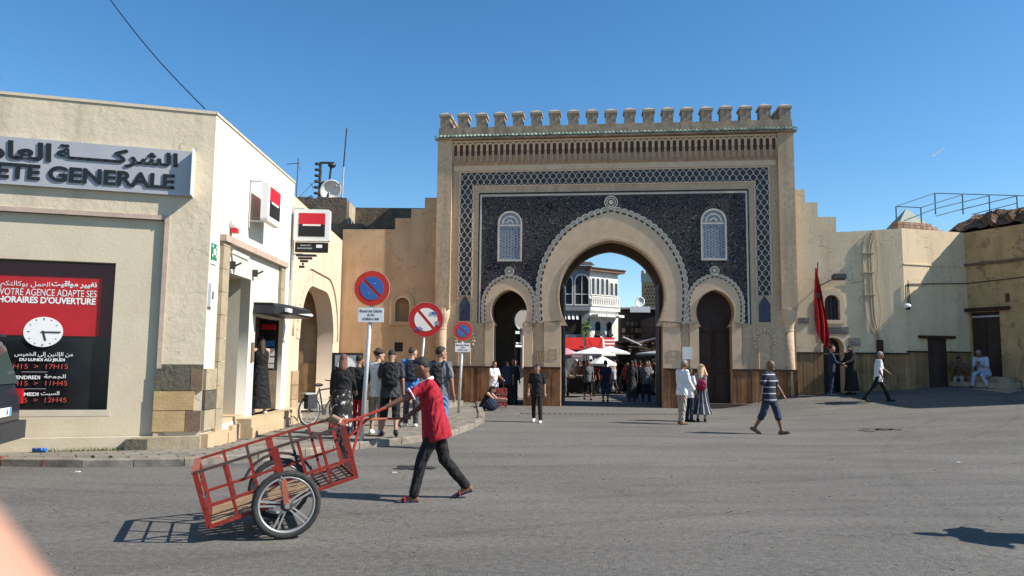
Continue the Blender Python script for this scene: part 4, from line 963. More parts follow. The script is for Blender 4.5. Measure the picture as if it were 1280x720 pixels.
# ------------------------------------------------------------------ peach wall with pointed arch
PO = (-6.05, 20.0); PYAW = 90+math.degrees(math.atan(.44/8))
pw = thing('peach_wall', 'peach rendered wall with a tall pointed archway between bank and terracotta wall', 'wall', (PO[0], PO[1], 0), R(PYAW))
def pointed(u0, hw, zs, zc, zb, n=12):
    h = zc-zs; c = (h*h-hw*hw)/(2*hw); RR = hw+c
    a1 = math.acos(c/RR) if c > 0 else math.pi/2
    rt = [(u0-c+RR*math.cos(a1*k/n), zs+RR*math.sin(a1*k/n)) for k in range(n+1)]
    return [(u0+hw, zb)]+rt+[(2*u0-x, z) for x, z in rt[::-1]][1:]+[(u0-hw, zb)]
ao = pointed(4.0, 2.62, 2.2, 3.62, .12)
plate('wall', [rect(-2.3, 7.9, -.1, 6.12), ao], 0.0, .55, G('peach'), pw)
o1, i1 = pointed(4.05, 3.55, 2.3, 4.12, 2.3), pointed(4.05, 3.35, 2.3, 3.98, 2.3)
plate('arch_moulding', [o1[1:-1]+[p for p in i1[1:-1]][::-1]], -.05, 0.0, G('peach'), pw)
vv = MB()
for k in range(1, 26):      # arch stones
    p = ao[k]; q = ao[k+1]; 
for (a, b) in zip(ao[1:-2], ao[2:-1]):
    c = ((a[0]+b[0])/2-4.0, (a[1]+b[1])/2-2.2); L_ = math.hypot(*c); nx_, nz_ = c[0]/L_, c[1]/L_
    MB().prism([(a[0], a[1]), (b[0], b[1]), (b[0]+nx_*.42, b[1]+nz_*.42), (a[0]+nx_*.42, a[1]+nz_*.42)], -.02, 0.0).build('arch_stone', G('peach'), pw)
for u0, u1 in ((.55, 1.3), (6.72, 7.5)):
    for j in range(3): MB().box(u0, u1, -.05, 0, .1+j*.4, .1+j*.4+.385).build('pier_stone', G('peach_stone'), pw)
m = MB(); m.box(.2, 7.6, .55, .7, 0, 4.5) if False else None
m.box(1.0, 1.3, .55, 3.4, 0, 4.6); m.box(6.75, 7.1, .55, 3.4, 0, 4.6); m.box(1.0, 7.1, 3.4, 3.7, 0, 4.6); m.box(1.0, 7.1, .55, 3.7, 4.6, 4.8)
m.build('inner_wall', G('peach_stone'), pw)
m = MB(); m.box(6.7, 6.75, .6, 3.35, 1.4, 1.48); m.box(6.7, 6.75, .6, 3.35, .1, 1.4); m.build('inner_dado', G('yellow_wood'), pw)
MB().box(1.38, 6.62, -.03, .6, 0.0, .2).build('threshold', G('marble'), pw)

# ------------------------------------------------------------------ terracotta wall with stepped top
tw = thing('terracotta_wall', 'terracotta rendered wall with stepped top and small arched niche left of the gate', 'wall', (0, 28.0, 0))
TL = -6.5
outl = [(TL, -.3), (-2.8, -.3), (-2.8, 7.85), (-3.39, 7.85), (-3.39, 7.41), (-3.905, 7.41), (-3.905, 7.04), (-4.51, 7.04), (-4.51, 6.6), (TL, 6.58)]
def roundtop(u0, hw, z0, z1, n=10): return [(u0-hw, z0), (u0+hw, z0)]+[(u0+hw*math.cos(math.pi*k/n), z1-hw+hw*math.sin(math.pi*k/n)) for k in range(n+1)]
nh = roundtop(-4.16, .27, 3.06, 3.98)
plate('wall', [outl, nh, rect(-4.42, -4.1, 1.93, 2.28)], 0.0, .5, G('terracotta'), tw)
plate('niche_frame', [roundtop(-4.17, .46, 2.92, 4.2), roundtop(-4.16, .33, 3.04, 4.06)], -.06, 0, G('terracotta'), tw)
plate('niche_frame', [roundtop(-4.16, .33, 3.04, 4.06), nh], -.03, 0, G('gate_trim'), tw)
MB().box(-4.5, -3.8, .4, .5, 2.9, 4.1).build('niche_back', G('terracotta'), tw); MB().box(-4.45, -4.0, .25, .3, 1.8, 2.4).build('grille_back', G('letter_black'), tw)
m = MB(); 
for x in (-4.32, -4.21): m.box(x-.012, x+.012, .02, .05, 1.93, 2.28)
for z in (2.04, 2.16): m.box(-4.42, -4.1, .05, .07, z-.012, z+.012)
m.build('grille', G('dark_metal'), tw)
boards(TL, -2.8, 0.0, 1.33, 0.0, 'old_wood', tw); MB().box(TL, -2.8, -.07, 0.0, 1.33, 1.38).build('skirt_rail', G('wood_rail'), tw)

# ------------------------------------------------------------------ dark earthen building behind, with aerials
eb = thing('earthen_building', 'dark weathered earthen building rising behind the terracotta wall', 'building', (0, 30, 0))
MB().box(-13, -6.85, 0, 4, 0, 8.2).build('wall', G('earth_wall'), eb)
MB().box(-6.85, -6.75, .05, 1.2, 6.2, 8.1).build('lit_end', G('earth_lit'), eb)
MB().box(-6.85, -2.2, 1.2, 1.7, 0, 8.1).build('wall', G('earth_wall'), eb)
m = MB(); x = -13.0
while x < -6.9:
    w = random.uniform(.15, .5); m.box(x, min(x+w, -6.85), .0, .4, 8.2, 8.2+random.uniform(.01, .09)); x += w
m.build('ragged_edge', G('earth_wall'), eb, kind='stuff')
MB().box(-7.5, -5.9, -1.2, 0.0, 5.2, 6.95).build('wall', G('earth_wall'), eb)
dsh = MB(); dsh.lathe([(0.001, .1), (.2, .07), (.38, .02), (.46, -.04), (.44, -.05), (.36, 0.0), (.2, .045), (0.001, .07)], 20, Matrix.Rotation(R(-62), 4, 'X') @ Matrix.Scale(1, 4))
d = thing('satellite_dish', 'white satellite dish on the roof of the dark earthen building', 'satellite dish', (-7.6, 30.2, 8.62), R(35))
dsh.build('dish', G('sign_white'), d, smooth=True); MB().tube([(0, .1, -.42), (0, .1, .0)], .03, 6).tube([(0, 0, -.1), (0.05, -.55, .1)], .015, 5).build('mount', G('galv'), d)
d = thing('antenna_mast', 'tall thin aerial rod beside the rooftop satellite dish', 'aerial', (-7.1, 30.2, 8.2))
MB().tube([(0, 0, 0), (.02, 0, 1.4)], .035, 6).build('mast', G('galv'), d); MB().tube([(.02, 0, 1.4), (.1, 0, 3.05)], .03, 6).build('rod', G('dark_metal'), d)
d = thing('insulator_pole', 'dark double pole carrying stacked insulators on the roof', 'pole', (-7.95, 30.3, 8.2))
MB().tube([(-.12, 0, 0), (-.12, 0, 1.62)], .06, 6).tube([(.2, 0, 0), (.34, 0, 1.6)], .045, 6).tube([(-.12, 0, 1.6), (.45, 0, 1.6)], .05, 6).build('post', G('dark_metal'), d)
for k in range(6): MB().lathe([(.03, -.06), (.12, -.04), (.12, .03), (.03, .06)], 8, Matrix.Translation((-.24, 0, .3+.25*k))).build('insulator', G('dark_metal'), d)
MB().ell((.36, 0, 1.5), (.17, .12, .12)).build('insulator', G('dark_metal'), d)
MB().tube([(.05, .0, 0), (.05, 0, .75)], .03, 5).ell((.05, 0, .72), (.12, .1, .1)).tube([(-.12, 0, 1.0), (-1.0, 0, .1)], .01, 4).build('stay', G('dark_metal'), d)
d = thing('television_aerial', 'small television aerial with cross bar on the bank roof', 'aerial', (-5.93, 19.2, 5.9)) if False else thing('television_aerial', 'thin television aerial with a cross bar behind the bank roof', 'aerial', (-9.0, 30.2, 8.2))
MB().tube([(0, 0, 0), (.02, 0, 1.75)], .022, 5).tube([(-.45, 0, 1.5), (.1, 0, 1.55)], .015, 5).tube([(0, 0, 1.45), (.18, 0, 1.2)], .01, 4).build('mast', G('dark_metal'), d)
tag(MB().tube([(-8.5, 30.4, 8.95), (-8.2, 30.6, 8.5)], .02).tube([(-8.4, 30.4, 8.35), (-8.7, 30.5, 8.2)], .1, 8).build('gas_cowl', G('galv')), 'low grey cowl on the roof left of the insulator pole', 'cowl')

# overhead wire
a, b = on_y(120, -25, 14.0), on_y(256, 136, 12.9)
pts = [a.lerp(b, t/12)-Vector((0, 0, .12*math.sin(math.pi*t/12))) for t in range(13)]
tag(MB().tube(pts, .011, 5).build('overhead_wire', G('letter_black')), 'thin black wire coming down from the sky to the bank roof corner', 'wire')

# ------------------------------------------------------------------ cream wall on the right of the gate (W1), slanting wall (W2), ochre building (W3)
C1, C2 = (13.952, 26.163), (16.666, 26.941)
cw = thing('cream_wall', 'long cream plastered wall with stepped top and wooden boards right of the gate', 'wall', (10.1, 26.5, 0), R(-5))
L1 = 3.867
out1 = [(-.3, -.3), (L1, -.3), (L1, 6.5), (2.1, 6.4), (1.6, 6.38), (1.6, 6.94), (.97, 6.94), (.97, 7.475), (.53, 7.475), (.53, 7.955), (-.3, 7.955)]
w1h = roundtop(1.36, .265, 3.2, 4.1); d1h = roundtop(1.36, .36, .2, 2.58, 14)
plate('wall', [out1, w1h, d1h], 0.0, .45, G('cream_wall'), cw)
plate('window_frame', [roundtop(1.36, .42, 3.07, 4.32), w1h], -.05, 0, G('cream_wall'), cw)
MB().box(1.0, 1.72, .2, .24, 3.1, 4.2).build('window_pane', G('letter_black'), cw)
m = MB(); 
for x in (1.22, 1.36, 1.5): m.box(x-.012, x+.012, .1, .13, 3.2, 4.1)
for z in (3.45, 3.75): m.box(1.09, 1.63, .13, .15, z-.012, z+.012)
m.build('window_grille', G('dark_metal'), cw)
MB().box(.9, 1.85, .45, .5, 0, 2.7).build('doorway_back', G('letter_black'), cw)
plate('doorway_rim', [roundtop(1.36, .43, 2.0, 2.65, 14), roundtop(1.36, .36, 1.99, 2.58, 14)], -.03, 0, G('cream_wall'), cw)
boards(-.3, 1.0, .2, 1.99, 0.0, 'yellow_wood', cw); boards(1.72, L1+.03, .2, 1.99, 0.0, 'yellow_wood', cw)
for a, b in ((-.3, 1.0), (1.72, L1+.06)): MB().box(a, b, -.075, 0.0, 1.99, 2.05).build('skirt_rail', G('wood_rail'), cw)
for i, (a, b, c_, d_) in enumerate(((1.12, 1.9, 2.69, 2.96), (1.9, 2.29, 2.27, 2.57), (.18, .56, 3.06, 3.28))):
    o = MB().box(a, b, -.04, 0, c_, d_).build('plaque', G('plaque'), cw)
    m = MB()
    for r_ in range(2+(i == 0)): m.box(a+.06, b-.06-.1*r_, -.044, -.04, c_+.06+.075*r_, c_+.075+.075*r_)
    m.build('engraving', G('letter_black'), o)
# pipes and cables
pp = MB()
def arcpts(pts, n=8):
    out = []
    P = [pts[0]]+pts+[pts[-1]]
    for i in range(1, len(P)-2):
        for k in range(n):
            t = k/n; a, b, c, d = [Vector(P[i+j]) for j in (-1, 0, 1, 2)]
            out.append(0.5*((2*b)+(-a+c)*t+(2*a-5*b+4*c-d)*t*t+(-a+3*b-3*c+d)*t**3))
    out.append(Vector(P[-2])); return out
for dx in (0, .2, .28): 
    m = MB(); m.tube(arcpts([(2.84+dx*.4, -.03, 6.42), (2.6+dx, -.05, 6.2), (2.48+dx, -.05, 5.6), (2.5+dx, -.05, 4.4), (2.52+dx, -.05, 3.4), (2.68+dx*.7, -.05, 2.9), (2.9+dx*.2, -.05, 2.5)]), .021, 6); m.build('drain_pipe', G('pipe_cream'), cw)
m = MB()
for z in (5.6, 4.9, 4.1): m.box(2.42, 2.85, -.09, 0.0, z-.015, z+.015)
m.build('pipe_clamp', G('pipe_cream'), cw)
m = MB(); m.tube(arcpts([(2.95, -.03, 6.4), (2.98, -.03, 5.2), (2.92, -.03, 4.6), (3.02, -.03, 3.6), (2.92, -.03, 2.8), (2.93, -.03, 2.5)]), .012, 5); m.tube([(1.6, -.02, 4.5), (2.2, -.02, 4.55), (2.5, -.02, 4.6)], .01, 5); m.build('cable', G('pipe_cream'), cw)
MB().box(2.84, 3.03, -.14, -.0, 1.2, 2.5).build('cable_duct', G('wood_rail'), cw)
tag(MB().box(0, 1.72-1.0, -.5, -.03, .2, .36).build('d', G('stone_brown')), '', '') if False else None
# flood lamp and flag
W1M = Matrix.Translation((10.1, 26.5, 0)) @ Matrix.Rotation(R(-5), 4, 'Z')
fl = thing('flood_lamp', 'black flood lamp on an arm above the small arched window', 'lamp', W1M @ Vector((1.45, 0, 4.6)), R(-5))
MB().tube([(-.55, 0, -.2), (-.2, -.3, 0), (-.1, -.38, .02)], .02, 5).build('arm', G('dark_metal'), fl); MB().box(-.18, .25, -.6, -.32, -.08, .08, Matrix.Rotation(R(-12), 4, 'X')).build('housing', G('black_plastic'), fl)
fg = thing('flag', 'red flag with green star hanging from a wall pole beside the gate', 'flag', W1M @ Vector((.8, -.12, 2.3)), R(-5))
MB().tube([(.05, -.1, 2.95), (-.05, 0, 1.2)], .02, 6).build('pole', G('dark_metal'), fg)
vs = []; nu, nv = 22, 26
for j in range(nv+1):
    t = j/nv; z = 2.75-2.75*t
    wdt = .05+.36*min(1, t*1.5)*(1 if t < .9 else 1-(t-.9)*4); cx = .02+.16*t-(.06 if t < .5 else .06-(t-.5)*.1)
    for i in range(nu+1):
        s_ = i/nu; vs.append((cx+(s_-.5)*wdt, -.14+.07*math.sin(s_*15+t*3+math.sin(t*7))*min(1, 3*t), z+(.5-s_)*.35*ss((t-.5)*2)))
fs = [(j*(nu+1)+i, j*(nu+1)+i+1, (j+1)*(nu+1)+i+1, (j+1)*(nu+1)+i) for j in range(nv) for i in range(nu)]
fm = MB(); fm.add(vs, fs); fc = fm.build('cloth', G('flag_red'), fg, smooth=True)
st = MB()
for k in range(5):
    a0, a1 = 2*math.pi*k/5+math.pi/2, 2*math.pi*(k+2)/5+math.pi/2; c = (-.02, 1.75)
    st.tube([(c[0]+.09*math.cos(a0), -.19, c[1]+.12*math.sin(a0)), (c[0]+.09*math.cos(a1), -.19, c[1]+.12*math.sin(a1))], .008, 4)
st.build('star', G('sg_green'), fc)
# slanting wall W2
w2 = thing('slanting_wall', 'cream wall turned toward the sun with a small low dark door and a corner shadow', 'wall', (C1[0], C1[1], 0), R(16))
L2 = 2.823
plate('wall', [rect(0, L2, -.2, 6.51), rect(.93, 1.72, .5, 2.58)], 0.0, .45, G('cream_wall'), w2)
MB().box(0.02, L2, -.03, .0, 5.2, 5.24).build('ledge', G('cream_wall'), w2)
boards(-.0, .9, .5, 2.08, 0.0, 'yellow_wood', w2); boards(1.75, L2, .6, 2.08, 0.0, 'yellow_wood', w2)
MB().box(0, .9, -.075, 0, 2.08, 2.13).build('skirt_rail', G('wood_rail'), w2); MB().box(1.75, L2, -.075, 0, 2.08, 2.13).build('skirt_rail', G('wood_rail'), w2)
dr = MB().box(.93, 1.72, -.03, .06, .5, 2.58).build('door', G('door_dark'), w2); MB().box(1.6, 1.63, -.07, -.03, 1.4, 1.5).build('handle', G('dark_metal'), dr)
MB().box(.52, 2.05, -.16, 0.0, 2.58, 2.68).build('door_lintel', G('wood_rail'), w2)
cc = thing('security_camera', 'white dome security camera at the corner of the cream wall', 'camera', (C1[0], C1[1]-.05, 3.72), R(0))
MB().tube([(0, 0, 0), (-.05, -.3, -.05)], .02, 5).build('bracket', G('sign_white'), cc); MB().ell((-.12, -.34, -.04), (.13, .1, .09)).build('housing', G('sign_white'), cc, smooth=True); MB().ell((-.1, -.34, -.1), (.09, .09, .08)).build('lens_dome', G('letter_black'), cc, smooth=True)
MB().tube([(0, 0, 0), (.1, -.02, -.1), (.16, -.01, .1), (.12, -.0, .9)], .015, 5).build('cable', G('letter_black'), cc)
m = MB(); M_ = Matrix.Rotation(R(16), 4, 'Z'); m.tube([M_ @ Vector(p) for p in ((.12, -.03, 3.8), (.12, -.03, 4.5), (L2-.02, -.03, 4.62))], .02, 5)
w3d = Matrix.Rotation(R(-65), 4, 'Z'); 
tag(m.build('wall_cable', G('dark_metal'), loc=(C1[0], C1[1], 0)), 'dark cable running level along the slanting cream wall', 'cable')
# ochre building W3: faces left, in shade
w3 = thing('ochre_building', 'ochre plastered old building with rubble roof edge and tall dark door', 'building', (C2[0], C2[1], 0), R(-65))
L3 = 6.2
plate('wall', [rect(-.0, L3, -.2, 6.5), rect(.08, 1.12, 1.1, 3.55)], 0.0, .4, G('ochre_wall'), w3)
MB().box(0, L3, .4, 3.0, 0, 6.3).build('body', G('ochre_wall'), w3)
m = MB(); 
for k in range(16): 
    u = k*L3/16; m.box(u, u+L3/16, -.09-random.uniform(0, .05), 0, 5.24+random.uniform(-.02, .02), 5.33)
m.build('ledge', G('stone_brown'), w3, kind='stuff')
dr = MB().box(.08, 1.12, .1, .16, 1.1, 3.55).build('door', G('door_dark'), w3)
for x in (.12, .62): MB().box(x, x+.46, .08, .1, 1.2, 3.3).build('door_board', G('door_dark'), dr)
MB().box(.1, 1.1, .07, .1, 3.36, 3.42).build('door_bar', G('galv'), dr)
MB().box(-.05, 1.5, -.18, 0, 3.58, 3.7).build('door_lintel', G('wood_rail'), w3)
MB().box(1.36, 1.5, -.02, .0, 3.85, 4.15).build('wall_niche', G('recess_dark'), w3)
MB().tube([(0, -.02, 4.62), (L3, -.04, 4.75)], .02, 5).build('wall_cable', G('dark_metal'), w3)
# stone steps in front of that door
W3M = Matrix.Translation((C2[0], C2[1], 0)) @ w3d
st = thing('stone_steps', 'worn stone steps below the tall dark door in the ochre wall', 'steps', (0, 0, 0))
for i, (a, b, c_, z) in enumerate(((-.6, 2.2, 1.5, .85), (-.35, 2.0, 1.05, 1.06), (-.1, 1.7, .6, 1.25))):
    x = a
    while x < b-.05:
        w = min(random.uniform(.5, .8), b-x); MB().box(x+.004, x+w-.004, -c_, -.02-i*.002, .1, z+random.uniform(-.01, .01), W3M).build('stone', G('stone_pale'), st); x += w
# board leaning props at far right
pr = thing('wooden_trestle', 'pale folded wooden trestle leaning on the ochre wall at the right edge', 'trestle', W3M @ Vector((1.9, -.5, .9)), R(-65))
MB().tube([(0, 0, 0), (.05, .3, 1.1)], .03, 5).build('leg', G('cart_plank'), pr); MB().tube([(.15, 0, 0), (.3, .3, 1.0)], .03, 5).build('leg', G('cart_plank'), pr); MB().tube([(.2, .15, .7), (.6, .25, .75)], .025, 5).build('rail', G('cart_plank'), pr)
# rubble mound on top + railing
rb = MB()
for k in range(240):
    t = random.random(); u = random.uniform(0, 3.2); v = random.uniform(.1, 2.2)
    h = 6.45+.75*math.sin(math.pi*min(1, v/2.6+.15))*ss((u+.9)/1.4)*1.0
    s_ = random.uniform(.06, .2); Mx = Matrix.Translation((u, v, h-.1+random.uniform(-.1, .05))) @ Euler((random.uniform(0, 3), random.uniform(0, 3), random.uniform(0, 3))).to_matrix().to_4x4()
    rb.box(-s_, s_, -s_*.8, s_*.8, -s_*.6, s_*.6, Mx)
vs = []; n1, n2 = 26, 16
for j in range(n2+1):
    for i in range(n1+1):
        u, v = -1.6+i*5.2/n1, -.0+j*3.2/n2
        vs.append((u, v, 6.35+(.95*math.sin(math.pi*min(1, v/3.4+.1)))*ss((u+1.7)/1.5)+random.uniform(-.09, .09)))
rb.add(vs, [(j*(n1+1)+i, j*(n1+1)+i+1, (j+1)*(n1+1)+i+1, (j+1)*(n1+1)+i) for j in range(n2) for i in range(n1)])
rb.build('rubble_roof', G('rubble'), w3, kind='stuff')
bk = thing('brick_stub', 'broken brick parapet stub on top of the slanting cream wall', 'brickwork', W1M @ Vector((L1, .3, 6.5)), R(16))
for j in range(3):
    for i in range(8-j): MB().box(i*.26+.005, i*.26+.25, 0, .3, j*.11, j*.11+.1).build('brick', G('brick_rubble'), bk)
rl = thing('rooftop_railing', 'thin dark green metal railing on the roof above the ochre building', 'railing', (0, 0, 0))
RY = 29.0
def rp(px, py, Y=RY): return on_y(px, py, Y)
posts = [(1120, 258, 283, 29), (1168.5, 241.5, 262, 30), (1203, 243.5, 262, 30), (1236.5, 244.5, 263, 30), (1271, 245, 264, 30), (1151, 259.5, 275, 29.0)]
for px, a, b, Y in posts: MB().tube([rp(px, a, Y), rp(px+1, b+6, Y)], .026, 5).build('post', G('rail_green'), rl)
for l in (((1120, 258, 29), (1168.5, 241.5, 30), (1290, 245, 30)), ((1120, 258, 29), (1151, 259.5, 29), (1203, 243.5, 30)), ((1130, 276, 29), (1168.5, 261, 29.5), (1236.5, 244.5, 30)), ((1170, 270, 29.5), (1205, 261, 30), (1271, 245, 30)), ((1215, 268, 30), (1271, 254, 30))):
    MB().tube([rp(*p) for p in l], .02, 5).build('rail', G('rail_green'), rl)
tp = thing('green_pyramid_roof', 'small pale green pyramid roof seen behind the rooftop railing', 'roof', on_y(1134, 288, 31))
MB().add([(-.75, -.6, 0), (.75, -.6, 0), (.75, .6, 0), (-.75, .6, 0), (0, 0, .95)], [(0, 1, 4), (1, 2, 4), (2, 3, 4), (3, 0, 4), (0, 3, 2, 1)]).build('roof', G('minaret_tile'), tp); MB().box(-.7, .7, -.55, .55, -1.5, 0).build('base', G('earth_lit'), tp)
ub = thing('upper_terrace', 'earthen terrace rising behind the cream and ochre walls', 'building', (0, 0, 0))
MB().box(12.0, 30, 28.2, 34, 0, 6.6).build('wall', G('earth_wall'), ub)
# patches in the road
for nm, px, py, w, d_, lb in (('road_repair', 1114, 537, 1.5, .5, 'rough dark patch of cracked tar in the open road'), ('manhole_cover', 521, 585, .5, .3, 'small worn manhole cover in the road behind the cart pusher')):
    p = at(px, py); m = MB()
    for k in range(48):
        a = random.uniform(-w/2, w/2); b = random.uniform(-d_/2, d_/2); s_ = random.uniform(.02, .09)
        m.add([(p.x+a+s_*math.cos(t)*random.uniform(.7, 1.5), p.y+b+s_*math.sin(t), gz(p.x, p.y)+.005+.0002*k) for t in (0, 1, 2, 3, 4, 5)], [tuple(range(6))])
    tag(m.build(nm, G('letter_black' if nm == 'road_repair' else 'dark_metal')), lb, 'road patch')
# building off to the right that casts nothing in view is left out

# ------------------------------------------------------------------ the street beyond the gate
st = MB().box(-12, 16, 0, .01, 0, .01)
def far_box(name, x0, x1, y0, y1, z0, z1, mt, par): return MB().box(x0, x1, y0, y1, z0, z1).build(name, G(mt), par)
cf = thing('cafe_building', 'white three storey cafe with arched windows, awnings and overhanging tiled eaves', 'building', (4.75, 45, 0), 0)
import itertools
# left part faces the camera, right part turned
far_box('wall', -4.2, 0, 0, 6, 0, 7.3, 'cafe_grey', cf)
rotc = R(35)
cr = Matrix.Rotation(rotc, 4, 'Z')
LC = 2.35
def cb(name, u0, u1, y0, y1, z0, z1, mt, par=cf, **k): return MB().box(u0, u1, y0, y1, z0, z1, cr).build(name, G(mt), par, **k)
cb('wall', 0, LC, 0, 4, 0, 7.15, 'cafe_white')
m = MB().box(-.2, LC+.35, -.28, 4, 7.15, 7.3, cr); m.box(-4.5, .1, -.3, 4, 7.3, 7.45); m.build('eaves', G('stone_brown'), cf)
m = MB().add([(-4.5, -.35, 7.46), (.3, -.35, 7.46), (.3, 2, 8.0), (-4.5, 2, 8.0)], [(0, 1, 2, 3)]); m.box(-.25, LC+.4, -.33, 4, 7.3, 7.38, cr); m.build('roof', G('wood_rail'), cf)
for i in range(6):
    u = .12+i*.38; zt = 6.75 if i < 4 else 6.55
    me = solidify_curve('window', [roundtop(u+.12, .12, 5.75, zt, 8)], -.02, 0.0); me.transform(cr); w_o = mobj('window', me, G('dark_glass'), cf)
    me = solidify_curve('window_trim', [roundtop(u+.12, .165, 5.7, zt+.05, 8), roundtop(u+.12, .12, 5.75, zt, 8)], -.06, 0.0); me.transform(cr); mobj('window_trim', me, G('cafe_white'), cf)
cb('balustrade_rail', 0, LC, -.22, -.12, 5.55, 5.62, 'cafe_white'); cb('balustrade_base', 0, LC, -.22, -.12, 5.02, 5.1, 'cafe_white')
m = MB()
for i in range(16): m.box(.03+i*LC/16, .09+i*LC/16, -.2, -.14, 5.1, 5.55, cr)
m.build('balusters', G('cafe_white'), cf, kind='stuff')
cb('floor_band', -.05, LC+.05, -.15, 0, 4.75, 5.0, 'cafe_white')
for i in range(3): cb('awning', .05+i*.75, .72+i*.75, -.7, -.05, 4.35, 4.5, 'awning_white')
for i in range(2):
    u = .45+i*.95
    me = solidify_curve('arched_door', [roundtop(u+.2, .2, 3.1, 4.1, 8)], -.03, 0.0); me.transform(cr); mobj('arched_door', me, G('dark_glass'), cf)
    cb('window_box', u, u+.4, -.15, -.03, 3.2, 3.35, 'souk_dark')
# glazed front on the left
for i in range(4):
    x = -3.9+i*1.0
    me = solidify_curve('window', [roundtop(x+.42, .4, 5.1, 6.9, 8)], -.03, 0.0); mobj('window', me, G('dark_glass'), cf)
    me = solidify_curve('window_trim', [roundtop(x+.42, .47, 5.03, 6.98, 8), roundtop(x+.42, .4, 5.1, 6.9, 8)], -.1, 0.0); mobj('window_trim', me, G('cafe_white'), cf)
    far_box('mullion', x+.4, x+.44, -.06, 0, 5.1, 6.9, 'cafe_white', cf); far_box('transom', x+.02, x+.82, -.055, -.03, 5.7, 5.75, 'cafe_white', cf)
far_box('floor_band', -4.2, .0, -.35, 0, 4.7, 4.95, 'cafe_grey', cf); far_box('terrace_void', -4.0, -.5, -.03, 0, 2.9, 4.4, 'souk_dark', cf)
far_box('pier', -.5, -.05, -.1, 0, 2.4, 4.7, 'cafe_grey', cf); far_box('parapet', -4.2, -.6, -.5, -.35, 2.6, 3.25, 'cafe_grey', cf)
m = MB()
for i in range(14): m.add([(-4.1+i*.25, -.6, 4.15), (-3.97+i*.25, -.6, 4.15), (-3.97+i*.25, -.05, 4.5), (-4.1+i*.25, -.05, 4.5)], [(0, 1, 2, 3)])
m.build('striped_awning', G('awning_white'), cf, kind='stuff')
sh = MB(); sh.add([(-4.5, -.8, 2.45), (2.3, .3, 2.5), (2.3, 1, 2.75), (-4.5, 0, 2.75)], [(0, 1, 2, 3)]); sh.build('canopy', G('cafe_white'), cf)
# shrub on the cafe terrace
bs = thing('potted_shrub', 'light green leafy shrub on the cafe terrace beyond the arch', 'shrub', (4.45, 44.2, 2.6))
lm = MB()
for k in range(500):
    a = random.uniform(0, 6.28); r_ = random.random()**.5*.42; z = random.uniform(0, 1.5); c = Vector((r_*math.cos(a)*(1.1-z*.4), r_*math.sin(a), z)); 
    v1 = Vector((random.uniform(-1, 1), random.uniform(-1, 1), random.uniform(-1, 1)))*.07; v2 = Vector((random.uniform(-1, 1), random.uniform(-1, 1), random.uniform(-1, 1)))*.07
    lm.add([c, c+v1, c+v1+v2, c+v2], [(0, 1, 2, 3)])
lm.build('foliage', G('leaf'), bs); MB().tube([(0, 0, 0), (0, 0, .8)], .04, 6, .02).build('trunk', G('wood_rail'), bs)
# red awnings
for i, (a, b) in enumerate(((690, 731), (733, 755), (756, 770))):
    t = thing('red_awning', ('plain red shop awning, first from the left beyond the arch', 'red shop awning with a looped valance, middle one beyond the arch', 'red and white striped shop awning, last one beyond the arch')[i], 'awning', on_y(a, 437, 43), 0, 'red awnings beyond the arch')
    wid = (b-a)/924*43
    MB().add([(0, 0, .05), (wid-.05, 0, .05), (wid-.05, .35, .72), (0, .35, .72), (0, 0, 0), (wid-.05, 0, 0)], [(0, 1, 2, 3), (4, 5, 1, 0)]).build('cloth', G('awning_red'), t)
    if i == 1: MB().tube([(.1, -.03, .6), (wid/2-.2, -.03, .2), (wid/2, -.03, .12), (wid/2+.2, -.03, .2), (wid-.15, -.03, .6)], .03, 4).build('valance', G('sign_red2'), t)
    if i == 2:
        for j in range(3): MB().add([(0, .02+.1*j, .1+.2*j), (wid-.05, .02+.1*j, .1+.2*j), (wid-.05, .06+.1*j, .19+.2*j), (0, .06+.1*j, .19+.2*j)], [(0, 1, 2, 3)]).build('stripe', G('awning_white'), t)
    for xx in (0, wid-.05): MB().tube([(xx, 0, 0), (xx, 0, -1.9)], .03, 5).build('post', G('dark_metal'), t)
# parasols
def parasol(p, r, h, lab, mt='awning_white', n=8, rise=.35, group='market parasols beyond the arch'):
    t = thing('parasol', lab, 'parasol', (p.x, p.y, gz(p.x, p.y)), random.uniform(0, .5), group)
    m = MB(); vs = [(0, 0, h)]+[(r*math.cos(2*math.pi*k/n), r*math.sin(2*math.pi*k/n), h-rise) for k in range(n)]+[(r*.99*math.cos(2*math.pi*k/n), r*.99*math.sin(2*math.pi*k/n), h-rise-.1) for k in range(n)]
    m.add(vs, [(0, k+1, (k+1) % n+1) for k in range(n)]+[(k+1, k+1+n, (k+1) % n+1+n, (k+1) % n+1) for k in range(n)]); m.build('canopy', G(mt), t)
    MB().tube([(0, 0, 0), (0, 0, h)], .025, 6).build('pole', G('galv'), t)
    m = MB()
    for k in range(n): m.tube([(0, 0, h-.06), (r*.97*math.cos(2*math.pi*k/n), r*.97*math.sin(2*math.pi*k/n), h-rise-.03)], .01, 4)
    m.build('ribs', G('galv'), t); return t
parasol(on_y(742, 440, 38), 1.2, 2.38, 'wide white parasol, the largest one beyond the arch')
parasol(on_y(762, 440, 41), 1.15, 2.5, 'white parasol with an orange seam partly behind the largest parasol')
parasol(on_y(753, 450, 34), .68, 1.9, 'small low white parasol in front of the largest one')
parasol(on_y(708, 440, 40), .9, 2.35, 'pink and white parasol cut by the left side of the arch', 'pink_cloth')
parasol(on_y(820, 450, 36), 1.0, 2.2, 'flat grey parasol in the shade on the right of the arch', 'cafe_grey', rise=.15)
